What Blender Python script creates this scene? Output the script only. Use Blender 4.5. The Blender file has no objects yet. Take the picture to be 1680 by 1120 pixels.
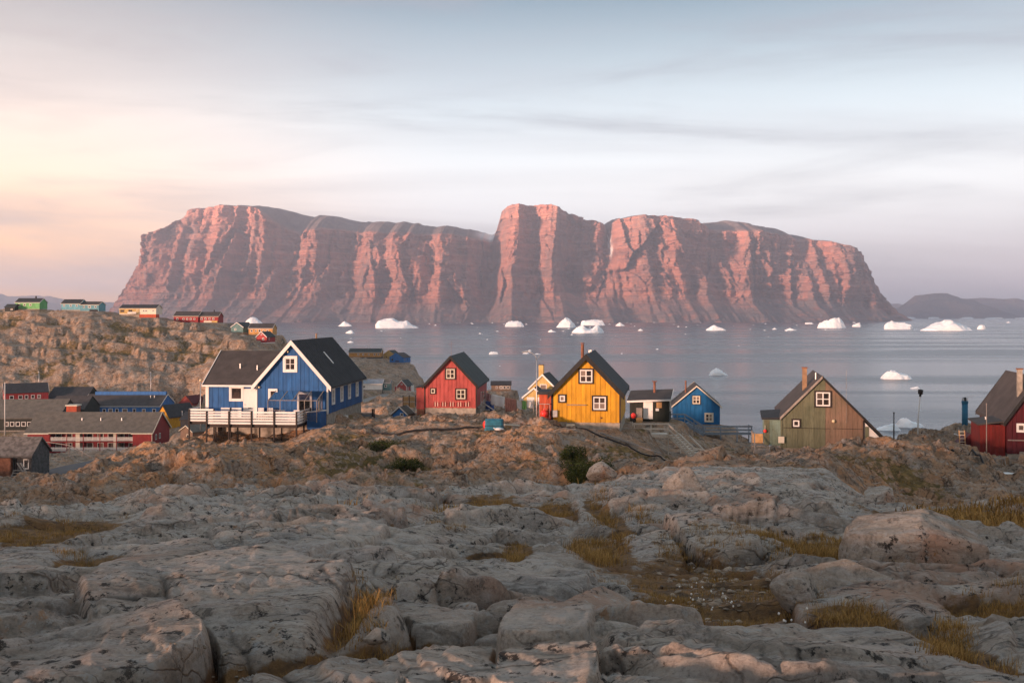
import bpy, bmesh, math, random
import numpy as np
from mathutils import Vector, Matrix

random.seed(7)
rng = np.random.default_rng(11)
SC = bpy.context.scene
COL = SC.collection
R = math.radians
F = 1633.3            # focal length in photo pixels (35 mm lens on a 36 mm sensor, 1680 px)
HZ = 516.0            # photo row of the horizon
CZ = 40.0             # eye height above the fjord

# ------------------------------------------------------------------ camera
cd = bpy.data.cameras.new('camera')
cam = bpy.data.objects.new('camera', cd)
COL.objects.link(cam)
cam.location = (0, 0, CZ)
cam.rotation_euler = (R(90), 0, 0)
cd.lens = 35.0
cd.sensor_width = 36.0
cd.shift_y = -(560.0 - HZ) / 1680.0
cd.clip_start = 0.1
cd.clip_end = 90000.0
SC.camera = cam

# ------------------------------------------------------------------ sky
SUN_AZ = -130.0       # degrees from the view direction, negative = left
SUN_EL = 3.0
w = bpy.data.worlds.new('World')
SC.world = w
w.use_nodes = True
nt = w.node_tree
nt.nodes.clear()
def WN(t, **k):
    n = nt.nodes.new(t)
    for a, v in k.items():
        setattr(n, a, v)
    return n
def WL(a, b):
    nt.links.new(a, b)
out = WN('ShaderNodeOutputWorld')
bg = WN('ShaderNodeBackground')
bg.inputs['Strength'].default_value = 0.1
WL(bg.outputs[0], out.inputs[0])
sky = WN('ShaderNodeTexSky', sky_type='NISHITA')
sky.sun_disc = False
sky.sun_elevation = R(SUN_EL)
sky.sun_rotation = R(SUN_AZ)
sky.altitude = 50
sky.air_density = 1.0
sky.dust_density = 1.2
sky.ozone_density = 1.5
tc = WN('ShaderNodeTexCoord')
sep = WN('ShaderNodeSeparateXYZ')
WL(tc.outputs['Generated'], sep.inputs[0])
def WM(op, a, b=None, c=None, clamp=False):
    n = WN('ShaderNodeMath', operation=op)
    n.use_clamp = clamp
    for i, v in enumerate((a, b, c)):
        if v is None:
            continue
        if isinstance(v, (int, float)):
            n.inputs[i].default_value = v
        else:
            WL(v, n.inputs[i])
    return n.outputs[0]
def WMIX(f, a, b):
    n = WN('ShaderNodeMix', data_type='RGBA')
    for s, v in ((0, f), (6, a), (7, b)):
        if isinstance(v, (int, float)):
            n.inputs[s].default_value = v
        elif isinstance(v, tuple):
            n.inputs[s].default_value = (*v, 1)
        else:
            WL(v, n.inputs[s])
    return n.outputs[2]
zc = WM('MAXIMUM', sep.outputs[2], 0.0)
# thin veil of high cloud: pale near the horizon, thinner and bluer overhead
ramp = WN('ShaderNodeValToRGB')
el = ramp.color_ramp.elements
SKYG = [(0.0, (3.5, 3.3, 3.8)), (0.06, (4.7, 4.5, 4.95)), (0.13, (6.2, 6.2, 6.4)), (0.20, (4.6, 5.1, 5.5)),
        (0.30, (1.35, 2.05, 2.6)), (0.6, (2.0, 2.7, 3.2)), (1.0, (2.2, 2.8, 3.2))]
for i, (p, c) in enumerate(SKYG):
    e = el[i] if i < 2 else el.new(p)
    e.position = p
    e.color = (*[v * .093 for v in c], 1)
WL(zc, ramp.inputs[0])
veil = WN('ShaderNodeMix', data_type='RGBA', blend_type='MULTIPLY')
veil.inputs[0].default_value = 1.0
WL(ramp.outputs[0], veil.inputs[6])
veil.inputs[7].default_value = (10, 10, 10, 1)
# warm afterglow towards the sun, low over the horizon
saz = R(SUN_AZ)
dx, dy = math.sin(saz), math.cos(saz)
hl = WM('SQRT', WM('ADD', WM('MULTIPLY', sep.outputs[0], sep.outputs[0]), WM('MULTIPLY', sep.outputs[1], sep.outputs[1])))
ca = WM('DIVIDE', WM('ADD', WM('MULTIPLY', sep.outputs[0], dx), WM('MULTIPLY', sep.outputs[1], dy)), WM('MAXIMUM', hl, 0.01))
azf = WN('ShaderNodeMapRange', interpolation_type='SMOOTHSTEP')
azf.inputs['From Min'].default_value = -0.62
azf.inputs['From Max'].default_value = -0.20
WL(ca, azf.inputs[0])
low = WM('POWER', 2.718, WM('MULTIPLY', zc, -9.0))
glow = WM('MULTIPLY', azf.outputs[0], low)
c1 = WMIX(WM('MULTIPLY', glow, 1.1, clamp=True), veil.outputs[2], (12.0, 4.9, 0.5))
# streaked cirrus
comb = WN('ShaderNodeCombineXYZ')
zz = WM('ADD', zc, 0.10)
WL(WM('DIVIDE', sep.outputs[0], zz), comb.inputs[0])
WL(WM('DIVIDE', sep.outputs[1], zz), comb.inputs[1])
mp = WN('ShaderNodeMapping')
mp.inputs['Rotation'].default_value = (0, 0, R(-70))
mp.inputs['Location'].default_value = (3.1, 1.7, 0)
mp.inputs['Scale'].default_value = (0.28, 1.15, 1)
WL(comb.outputs[0], mp.inputs[0])
nz = WN('ShaderNodeTexNoise')
nz.inputs['Scale'].default_value = 0.62
nz.inputs['Detail'].default_value = 9
nz.inputs['Roughness'].default_value = 0.55
nz.inputs['Distortion'].default_value = 0.4
WL(mp.outputs[0], nz.inputs[0])
mr = WN('ShaderNodeMapRange', interpolation_type='SMOOTHSTEP')
mr.inputs['From Min'].default_value = 0.40
mr.inputs['From Max'].default_value = 0.68
WL(nz.outputs[0], mr.inputs[0])
c2 = WMIX(WM('MULTIPLY', mr.outputs[0], 0.42), c1, WMIX(azf.outputs[0], (2.6, 2.5, 2.85), (3.2, 2.6, 2.6)))
# finer wisps, slanting down to the right
mp2 = WN('ShaderNodeMapping')
mp2.inputs['Rotation'].default_value = (0, R(-17), 0)
mp2.inputs['Scale'].default_value = (1.5, 1.5, 11)
mp2.inputs['Location'].default_value = (0.6, 0, 0.35)
WL(tc.outputs['Generated'], mp2.inputs[0])
nz2 = WN('ShaderNodeTexNoise')
nz2.inputs['Scale'].default_value = 1.25
nz2.inputs['Detail'].default_value = 10
nz2.inputs['Roughness'].default_value = 0.6
nz2.inputs['Distortion'].default_value = 0.6
WL(mp2.outputs[0], nz2.inputs[0])
mr2 = WN('ShaderNodeMapRange', interpolation_type='SMOOTHSTEP')
mr2.inputs['From Min'].default_value = 0.47
mr2.inputs['From Max'].default_value = 0.72
WL(nz2.outputs[0], mr2.inputs[0])
c2 = WMIX(WM('MULTIPLY', mr2.outputs[0], 0.62), c2, WMIX(azf.outputs[0], (2.1, 2.15, 2.5), (3.0, 2.5, 2.5)))
c3 = WMIX(0.22, c2, sky.outputs[0])
WL(c3, bg.inputs[0])

# ------------------------------------------------------------------ sun
sd = bpy.data.lights.new('sun', 'SUN')
sun = bpy.data.objects.new('sun', sd)
COL.objects.link(sun)
sd.energy = 7.5
sd.angle = R(6)
sd.color = (1.0, 0.60, 0.44)
tosun = Vector((math.sin(saz) * math.cos(R(SUN_EL)), math.cos(saz) * math.cos(R(SUN_EL)), math.sin(R(SUN_EL))))
sun.rotation_euler = (-tosun).to_track_quat('-Z', 'Y').to_euler()

SC.view_settings.view_transform = 'Standard'
SC.view_settings.look = 'None'
SC.view_settings.exposure = 1.3
SC.view_settings.gamma = 1.0
SC.view_settings.use_curve_mapping = False
SC.render.engine = 'CYCLES'
SC.cycles.use_denoising = True
SC.cycles.max_bounces = 6
SC.cycles.diffuse_bounces = 2
SC.cycles.glossy_bounces = 3
SC.cycles.transmission_bounces = 4
SC.cycles.transparent_max_bounces = 6
SC.cycles.volume_bounces = 0
SC.cycles.sample_clamp_indirect = 6

# ------------------------------------------------------------------ helpers
def P(px, py, Y):
    """point of the place seen at photo pixel (px, py) when it lies Y metres ahead"""
    return Vector(((px - 840.0) / F * Y, Y, CZ - (py - HZ) / F * Y))

def tag(o, label=None, cat=None, group=None, kind=None):
    if label: o['label'] = label
    if cat: o['category'] = cat
    if group: o['group'] = group
    if kind: o['kind'] = kind
    return o

def link(name, data, parent=None):
    o = bpy.data.objects.new(name, data)
    COL.objects.link(o)
    if parent is not None:
        o.parent = parent
    return o

def empty(name, loc, yaw=0, label=None, cat=None, group=None):
    o = link(name, None)
    o.location = loc
    o.rotation_euler = (0, 0, R(yaw))
    o.empty_display_size = 0.3
    return tag(o, label, cat, group)

def copy_tree(o, parent=None):
    c = o.copy()
    COL.objects.link(c)
    if parent is not None:
        c.parent = parent
    for ch in list(o.children):
        copy_tree(ch, c)
    return c

class MB:
    """collects shapes that become one mesh object"""
    def __init__(self):
        self.v = []; self.f = []
    def add(self, vs, fs):
        n = len(self.v)
        self.v += [tuple(p) for p in vs]
        self.f += [tuple(n + i for i in f) for f in fs]
        return self
    def box(self, x0, x1, y0, y1, z0, z1):
        vs = [(x0, y0, z0), (x1, y0, z0), (x1, y1, z0), (x0, y1, z0), (x0, y0, z1), (x1, y0, z1), (x1, y1, z1), (x0, y1, z1)]
        return self.add(vs, [(0, 3, 2, 1), (4, 5, 6, 7), (0, 1, 5, 4), (1, 2, 6, 5), (2, 3, 7, 6), (3, 0, 4, 7)])
    def prism(self, poly, y0, y1):
        """poly: (x, z) outline, counter-clockwise seen from -y (the front)"""
        n = len(poly)
        vs = [(x, y0, z) for x, z in poly] + [(x, y1, z) for x, z in poly]
        fs = [tuple(range(n)), tuple(range(2 * n - 1, n - 1, -1))]
        fs += [(i, n + i, n + (i + 1) % n, (i + 1) % n) for i in range(n)]
        return self.add(vs, fs)
    def bar(self, p, q, a, b=None):
        b = a if b is None else b
        p, q = Vector(p), Vector(q)
        d = (q - p).normalized()
        s = d.cross(Vector((0, 0, 1)))
        if s.length < 1e-4: s = Vector((1, 0, 0))
        s.normalize()
        u = s.cross(d)
        vs = [c + s * (i * a / 2) + u * (j * b / 2) for c in (p, q) for i, j in ((-1, -1), (1, -1), (1, 1), (-1, 1))]
        return self.add(vs, [(0, 1, 2, 3), (7, 6, 5, 4), (0, 4, 5, 1), (1, 5, 6, 2), (2, 6, 7, 3), (3, 7, 4, 0)])
    def tube(self, pts, r, n=8, cap=True):
        pts = [Vector(p) for p in pts]
        rs = r if isinstance(r, (list, tuple)) else [r] * len(pts)
        vs = []; fs = []
        for i, p in enumerate(pts):
            d = (pts[min(i + 1, len(pts) - 1)] - pts[max(i - 1, 0)]).normalized()
            s = d.cross(Vector((0.13, 0.21, 1)) if abs(d.z) < 0.95 else Vector((1, 0.1, 0))).normalized()
            u = s.cross(d)
            vs += [p + (s * math.cos(2 * math.pi * k / n) + u * math.sin(2 * math.pi * k / n)) * rs[i] for k in range(n)]
        for i in range(len(pts) - 1):
            for k in range(n):
                a, b = i * n + k, i * n + (k + 1) % n
                fs.append((a, b, b + n, a + n))
        if cap:
            fs.append(tuple(range(n - 1, -1, -1)))
            fs.append(tuple(range((len(pts) - 1) * n, len(pts) * n)))
        return self.add(vs, fs)
    def ball(self, c, r, nu=14, nv=8, sz=1.0):
        vs = [(c[0], c[1], c[2] - r * sz)]
        for j in range(1, nv):
            t = math.pi * j / nv
            vs += [(c[0] + r * math.sin(t) * math.cos(2 * math.pi * k / nu), c[1] + r * math.sin(t) * math.sin(2 * math.pi * k / nu), c[2] - r * sz * math.cos(t)) for k in range(nu)]
        vs.append((c[0], c[1], c[2] + r * sz))
        fs = [(0, 1 + (k + 1) % nu, 1 + k) for k in range(nu)]
        for j in range(nv - 2):
            for k in range(nu):
                a, b = 1 + j * nu + k, 1 + j * nu + (k + 1) % nu
                fs.append((a, b, b + nu, a + nu))
        L = len(vs) - 1
        fs += [(L, 1 + (nv - 2) * nu + k, 1 + (nv - 2) * nu + (k + 1) % nu) for k in range(nu)]
        return self.add(vs, fs)
    def mesh(self, name, m, smooth=False):
        me = bpy.data.meshes.new(name)
        me.from_pydata(self.v, [], self.f)
        bm = bmesh.new(); bm.from_mesh(me)
        bmesh.ops.recalc_face_normals(bm, faces=bm.faces)
        bm.to_mesh(me); bm.free()
        if smooth:
            me.polygons.foreach_set('use_smooth', [True] * len(me.polygons))
        if m is not None:
            me.materials.append(m)
        return me
    def build(self, name, m, parent=None, smooth=False, **tags):
        o = link(name, self.mesh(name, m, smooth), parent)
        return tag(o, **tags) if tags else o

def grid_mesh(name, V, nr, nc, m, attrs=None, keep=None):
    """V: (nr*nc,3) array laid out row by row"""
    idx = np.arange(nr * nc).reshape(nr, nc)
    q = np.stack([idx[:-1, :-1], idx[:-1, 1:], idx[1:, 1:], idx[1:, :-1]], -1).reshape(-1, 4)
    if keep is not None:
        q = q[keep.reshape(-1)]
        used = np.zeros(nr * nc, bool); used[q.reshape(-1)] = True
        new = np.cumsum(used) - 1
        q = new[q]
        V = V[used]
        attrs = {k: a[used] for k, a in (attrs or {}).items()}
    me = bpy.data.meshes.new(name)
    me.vertices.add(len(V)); me.vertices.foreach_set('co', V.astype(np.float32).reshape(-1))
    me.loops.add(q.size); me.loops.foreach_set('vertex_index', q.astype(np.int32).reshape(-1))
    me.polygons.add(len(q))
    me.polygons.foreach_set('loop_start', np.arange(0, q.size, 4, dtype=np.int32))
    me.polygons.foreach_set('use_smooth', np.ones(len(q), bool))
    me.update(calc_edges=True)
    for k, a in (attrs or {}).items():
        at = me.attributes.new(k, 'FLOAT', 'POINT')
        at.data.foreach_set('value', a.astype(np.float32))
    me.materials.append(m)
    return me

# ---- noise on numpy arrays
_perm = np.random.default_rng(3).permutation(512).astype(np.int64)
_perm = np.concatenate([_perm] * 3)
_ang = np.random.default_rng(4).uniform(0, 2 * np.pi, 512)
_gx, _gy = np.cos(_ang), np.sin(_ang)
_rnd = np.random.default_rng(5).uniform(0, 1, (512, 4))
def _h(ix, iy, s):
    return _perm[_perm[(ix + s * 37) & 511] + (iy & 511)] & 511
def perlin(x, y, s=0):
    xi = np.floor(x).astype(np.int64); yi = np.floor(y).astype(np.int64)
    fx = x - xi; fy = y - yi
    u = fx * fx * fx * (fx * (fx * 6 - 15) + 10); v = fy * fy * fy * (fy * (fy * 6 - 15) + 10)
    def g(a, b):
        h = _h(xi + a, yi + b, s)
        return _gx[h] * (fx - a) + _gy[h] * (fy - b)
    n0 = g(0, 0); n1 = g(1, 0); m0 = g(0, 1); m1 = g(1, 1)
    a = n0 + u * (n1 - n0); b = m0 + u * (m1 - m0)
    return (a + v * (b - a)) * 1.45
def fbm(x, y, s=0, oct=4, gain=0.5, lac=2.03):
    t = 0; a = 1.0; n = 0
    for i in range(oct):
        t = t + a * perlin(x, y, s + i * 7); n += a
        a *= gain; x = x * lac + 13.7; y = y * lac - 5.1
    return t / n
def ridged(x, y, s=0, oct=4, gain=0.5, lac=2.07):
    t = 0; a = 1.0; n = 0
    for i in range(oct):
        t = t + a * (1 - np.abs(perlin(x, y, s + i * 7)) * 1.6); n += a
        a *= gain; x = x * lac + 3.7; y = y * lac - 9.1
    return t / n
def cell(x, y, s=0, jit=0.9):
    xi = np.floor(x).astype(np.int64); yi = np.floor(y).astype(np.int64)
    d1 = np.full(x.shape, 9.0); d2 = np.full(x.shape, 9.0)
    hid = np.zeros(x.shape, np.int64); dx = np.zeros(x.shape); dy = np.zeros(x.shape)
    for a in (-1, 0, 1):
        for b in (-1, 0, 1):
            h = _h(xi + a, yi + b, s)
            px = xi + a + 0.5 + (_rnd[h, 0] - 0.5) * jit - x
            py = yi + b + 0.5 + (_rnd[h, 1] - 0.5) * jit - y
            d = px * px + py * py
            m = d < d1
            d2 = np.where(m, d1, np.minimum(d2, d))
            d1 = np.where(m, d, d1); hid = np.where(m, h, hid)
            dx = np.where(m, -px, dx); dy = np.where(m, -py, dy)
    return np.sqrt(d1), np.sqrt(d2), hid, dx, dy
def sstep(a, b, x):
    t = np.clip((x - a) / (b - a), 0, 1)
    return t * t * (3 - 2 * t)
# ------------------------------------------------------------------ materials
class NT:
    def __init__(self, name):
        self.m = bpy.data.materials.new(name)
        self.m.use_nodes = True
        self.t = self.m.node_tree
        self.t.nodes.clear()
        self.out = self.n('ShaderNodeOutputMaterial')
        self.b = self.n('ShaderNodeBsdfPrincipled')
        self.l(self.b.outputs[0], self.out.inputs[0])
        self._obj = None
    def n(self, t, **k):
        n = self.t.nodes.new(t)
        for a, v in k.items(): setattr(n, a, v)
        return n
    def l(self, a, b): self.t.links.new(a, b)
    def put(self, sock, v):
        if isinstance(v, (int, float)): sock.default_value = v
        elif isinstance(v, tuple): sock.default_value = (*v, 1) if len(v) == 3 and len(sock.default_value) == 4 else v
        else: self.l(v, sock)
    def obj(self):
        if self._obj is None: self._obj = self.n('ShaderNodeTexCoord').outputs['Object']
        return self._obj
    def mapped(self, scale=(1, 1, 1), rot=(0, 0, 0), loc=(0, 0, 0)):
        m = self.n('ShaderNodeMapping')
        m.inputs['Scale'].default_value = scale
        m.inputs['Rotation'].default_value = rot
        m.inputs['Location'].default_value = loc
        self.l(self.obj(), m.inputs[0])
        return m.outputs[0]
    def noise(self, scale, detail=4, rough=0.55, vec=None, dist=0.0):
        n = self.n('ShaderNodeTexNoise')
        n.inputs['Scale'].default_value = scale
        n.inputs['Detail'].default_value = detail
        n.inputs['Roughness'].default_value = rough
        n.inputs['Distortion'].default_value = dist
        self.l(vec if vec is not None else self.obj(), n.inputs[0])
        return n.outputs[0]
    def rng(self, v, a, b, c=0.0, d=1.0, smooth=True):
        n = self.n('ShaderNodeMapRange')
        if smooth: n.interpolation_type = 'SMOOTHSTEP'
        self.l(v, n.inputs[0])
        for i, q in enumerate((a, b, c, d)): n.inputs[1 + i].default_value = q
        return n.outputs[0]
    def math(self, op, a, b=None):
        n = self.n('ShaderNodeMath', operation=op)
        self.put(n.inputs[0], a)
        if b is not None: self.put(n.inputs[1], b)
        return n.outputs[0]
    def mix(self, f, a, b, mode='MIX'):
        n = self.n('ShaderNodeMix', data_type='RGBA', blend_type=mode)
        self.put(n.inputs[0], f); self.put(n.inputs[6], a); self.put(n.inputs[7], b)
        return n.outputs[2]
    def attr(self, name):
        n = self.n('ShaderNodeAttribute'); n.attribute_name = name
        return n.outputs['Fac']
    def color(self, v): self.put(self.b.inputs['Base Color'], v)
    def rough(self, v): self.put(self.b.inputs['Roughness'], v)
    def spec(self, v): self.b.inputs['Specular IOR Level'].default_value = v
    def bump(self, h, strength=0.5, dist=0.1, prev=None):
        n = self.n('ShaderNodeBump')
        n.inputs['Strength'].default_value = strength
        n.inputs['Distance'].default_value = dist
        self.l(h, n.inputs['Height'])
        if prev is not None: self.l(prev, n.inputs['Normal'])
        return n.outputs[0]
    def normal(self, v): self.l(v, self.b.inputs['Normal'])

def cracks(t, scale, width, stretch=(1, 1, 1), rot=(0, 0, 0), warp=.35):
    """thin fracture lines: 1 on the line, 0 off it"""
    v = t.n('ShaderNodeTexVoronoi'); v.feature = 'DISTANCE_TO_EDGE'
    v.inputs['Scale'].default_value = scale
    mp_ = t.mapped(stretch, rot)
    nz_ = t.n('ShaderNodeTexNoise'); nz_.inputs['Scale'].default_value = scale * 1.3; nz_.inputs['Detail'].default_value = 5
    t.l(t.obj(), nz_.inputs[0])
    ad = t.n('ShaderNodeVectorMath', operation='MULTIPLY_ADD')
    t.l(nz_.outputs['Color'], ad.inputs[0]); ad.inputs[1].default_value = (warp / scale * 2,) * 3; t.l(mp_, ad.inputs[2])
    t.l(ad.outputs[0], v.inputs['Vector'])
    return t.rng(v.outputs['Distance'], width, 0.0, 0, 1)

def paint(name, rgb, var=0.22, rough=0.65, dirt=0.25, grain=True):
    t = NT(name)
    rnd = t.n('ShaderNodeObjectInfo').outputs['Random']
    a = tuple(c * (1 - var) for c in rgb); b = tuple(min(1, c * (1 + var)) for c in rgb)
    c = t.mix(t.rng(t.noise(2.2, 5, vec=t.mapped((1, 1, 0.35))), 0.3, 0.7), a, b)
    c = t.mix(t.math('MULTIPLY', t.rng(rnd, 0, 1, 0, 1, False), 0.42), c, tuple(q * 0.6 for q in rgb))
    d = t.rng(t.noise(5.0, 8, 0.7, vec=t.mapped((2.2, 2.2, 0.3))), 0.52, 0.78)
    c = t.mix(t.math('MULTIPLY', d, dirt), c, (0.09, 0.075, 0.06))
    t.color(c); t.rough(rough); t.spec(0.25)
    if grain:
        t.normal(t.bump(t.noise(26, 4, vec=t.mapped((1, 1, 0.08))), 0.25, 0.01))
    return t.m

def plain(name, rgb, rough=0.7, var=0.12, metallic=0.0, scale=3.0):
    t = NT(name)
    a = tuple(c * (1 - var) for c in rgb); b = tuple(min(1, c * (1 + var)) for c in rgb)
    t.color(t.mix(t.rng(t.noise(scale, 5), 0.3, 0.7), a, b))
    t.rough(rough); t.spec(0.3)
    t.b.inputs['Metallic'].default_value = metallic
    return t.m

def felt(name, rgb):
    t = NT(name)
    a = tuple(c * 0.78 for c in rgb); b = tuple(c * 1.2 for c in rgb)
    c = t.mix(t.rng(t.noise(0.9, 6, 0.65), 0.3, 0.7), a, b)
    c = t.mix(t.rng(t.noise(9, 6, 0.7), 0.55, 0.75, 0, 0.35), c, tuple(q * 1.5 + 0.02 for q in rgb))
    t.color(c); t.rough(0.8); t.spec(0.25)
    t.normal(t.bump(t.noise(40, 3), 0.3, 0.01))
    return t.m

def weathered(name, a, b, c_):
    t = NT(name)
    rnd = t.n('ShaderNodeObjectInfo').outputs['Random']
    g = t.noise(3.5, 7, 0.7, vec=t.mapped((3, 3, 0.22)))
    c = t.mix(t.rng(g, 0.32, 0.68), a, b)
    c = t.mix(t.rng(t.noise(0.7, 4), 0.42, 0.7), c, c_)
    c = t.mix(t.rng(rnd, 0, 1, 0.0, 0.4, False), c, tuple(q * 0.55 for q in a))
    c = t.mix(t.rng(t.noise(11, 6, 0.7, vec=t.mapped((2, 2, 0.25))), 0.52, 0.70, 0, 0.7), c, (0.05, 0.045, 0.035))
    t.color(c); t.rough(0.8); t.spec(0.2)
    t.normal(t.bump(t.noise(30, 4, vec=t.mapped((1, 1, 0.07))), 0.45, 0.012))
    return t.m

M = {}
M['blue'] = paint('blue paint', (0.014, 0.088, 0.25))
M['blue_far'] = paint('bright blue paint', (0.035, 0.15, 0.40))
M['blue_small'] = paint('harbour blue paint', (0.01, 0.12, 0.30))
M['red'] = paint('faded red paint', (0.39, 0.075, 0.066))
M['red_dark'] = paint('dark red paint', (0.30, 0.032, 0.032))
M['red_barn'] = paint('deep crimson paint', (0.085, 0.011, 0.016))
M['red_bright'] = paint('bright red paint', (0.15, 0.015, 0.012), dirt=0.4)
M['orange_red'] = paint('orange red paint', (0.42, 0.075, 0.03))
M['yellow'] = paint('ochre yellow paint', (0.60, 0.295, 0.018), dirt=0.3)
M['yellow_pale'] = paint('pale yellow paint', (0.52, 0.36, 0.13))
M['orange'] = paint('orange paint', (0.50, 0.26, 0.08))
M['green'] = paint('fresh green paint', (0.13, 0.36, 0.13))
M['teal'] = paint('pale teal paint', (0.12, 0.31, 0.38))
M['teal_dark'] = paint('grey teal paint', (0.09, 0.18, 0.18))
M['white'] = paint('white paint', (0.74, 0.72, 0.68), 0.06, 0.6, 0.10)
M['cream'] = paint('cream paint', (0.66, 0.60, 0.48), 0.08, 0.6, 0.15)
M['black'] = paint('black tar paint', (0.020, 0.020, 0.020), 0.3, 0.6, 0.1)
M['black_shed'] = paint('green black paint', (0.022, 0.026, 0.020), 0.3)
M['trim_black'] = paint('dark brown trim paint', (0.028, 0.020, 0.018), 0.3)
M['brown_post'] = paint('brown stained timber', (0.030, 0.020, 0.016), 0.3)
M['roof_black'] = felt('black roofing felt', (0.036, 0.037, 0.040))
M['roof_brown'] = felt('brown grey roofing felt', (0.060, 0.052, 0.049))
M['roof_grey'] = felt('dull grey roofing felt', (0.125, 0.11, 0.09))
M['roof_green'] = felt('dark green grey roofing', (0.040, 0.047, 0.046))
M['roof_stone'] = plain('turf and stone roof', (0.15, 0.13, 0.115), 0.95, 0.4, 0, 2.0)
M['concrete'] = plain('weathered concrete', (0.30, 0.265, 0.22), 0.9, 0.25)
M['wood_grey'] = weathered('silvered timber', (0.28, 0.24, 0.21), (0.36, 0.32, 0.28), (0.20, 0.17, 0.15))
M['wood_pale'] = weathered('pale weathered timber', (0.62, 0.54, 0.45), (0.70, 0.63, 0.54), (0.50, 0.44, 0.37))
M['wood_new'] = plain('new pine timber', (0.52, 0.30, 0.13), 0.75, 0.15)
M['wood_deck'] = weathered('weathered decking', (0.22, 0.20, 0.19), (0.30, 0.27, 0.25), (0.16, 0.14, 0.13))
M['wood_blue'] = weathered('grey blue painted timber', (0.22, 0.27, 0.32), (0.30, 0.35, 0.40), (0.20, 0.22, 0.25))
M['green_wood'] = weathered('weathered green boards', (0.125, 0.130, 0.080), (0.18, 0.185, 0.12), (0.10, 0.112, 0.070))
M['brown_wood'] = weathered('weathered red brown boards', (0.190, 0.120, 0.082), (0.24, 0.165, 0.118), (0.15, 0.115, 0.078))
M['teal_wood'] = weathered('weathered teal door paint', (0.17, 0.26, 0.22), (0.25, 0.33, 0.28), (0.15, 0.19, 0.14))
M['metal'] = plain('galvanised metal', (0.42, 0.42, 0.42), 0.45, 0.15, 0.7)
M['rust'] = plain('rusty iron pipe', (0.20, 0.085, 0.05), 0.8, 0.3)
M['pipe_tan'] = plain('tan flue pipe', (0.25, 0.155, 0.09), 0.7, 0.2)
M['buoy'] = plain('red plastic buoy', (0.75, 0.045, 0.035), 0.35, 0.1)
M['tarp'] = plain('teal tarpaulin', (0.015, 0.12, 0.18), 0.55, 0.25)
M['pipe_blue'] = plain('blue painted pipe', (0.012, 0.11, 0.20), 0.5, 0.15)
M['cloth_white'] = plain('white cotton', (0.72, 0.68, 0.66), 0.9, 0.05)
M['cloth_pink'] = plain('salmon cotton', (0.50, 0.24, 0.19), 0.9, 0.1)
M['cloth_green'] = plain('light green cotton', (0.25, 0.50, 0.16), 0.9, 0.1)
M['cloth_dark'] = plain('dull mauve cotton', (0.32, 0.19, 0.19), 0.9, 0.2)
M['plastic_white'] = plain('white plastic', (0.75, 0.74, 0.72), 0.5, 0.05)
M['barrel'] = plain('blue plastic drum', (0.035, 0.07, 0.22), 0.5, 0.15)
M['rubber'] = plain('black rubber', (0.015, 0.014, 0.014), 0.7, 0.2)
M['stone_dark'] = plain('dark stone wall', (0.085, 0.082, 0.08), 0.9, 0.35)
M['curtain'] = plain('curtain cloth', (0.30, 0.24, 0.21), 0.9, 0.3)
M['brass'] = plain('warm lamp glass', (0.70, 0.56, 0.34), 0.4, 0.1)
t = NT('window glass'); t.color(t.mix(t.rng(t.n('ShaderNodeObjectInfo').outputs['Random'], .55, .95), t.mix(t.rng(t.noise(1.6, 3), 0.4, 0.6), (0.02, 0.018, 0.018), (0.06, 0.044, 0.038)), (0.22, 0.17, 0.14))); t.rough(0.08); t.spec(0.5); M['glass'] = t.m
t = NT('patio glass')
t.b.inputs['Transmission Weight'].default_value = 1.0
t.color((0.86, 0.87, 0.88)); t.rough(0.02); t.b.inputs['IOR'].default_value = 1.25
# thin panes: mostly straight through with a glossy reflection
mixn = t.n('ShaderNodeMixShader'); tr = t.n('ShaderNodeBsdfTransparent'); gl = t.n('ShaderNodeBsdfGlossy')
tr.inputs[0].default_value = (0.84, 0.84, 0.85, 1); gl.inputs['Roughness'].default_value = 0.05
fr = t.n('ShaderNodeFresnel'); fr.inputs[0].default_value = 1.7
t.l(fr.outputs[0], mixn.inputs[0]); t.l(tr.outputs[0], mixn.inputs[1]); t.l(gl.outputs[0], mixn.inputs[2])
t.t.nodes.remove(t.b); t.l(mixn.outputs[0], t.out.inputs[0]); M['patio_glass'] = t.m

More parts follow.
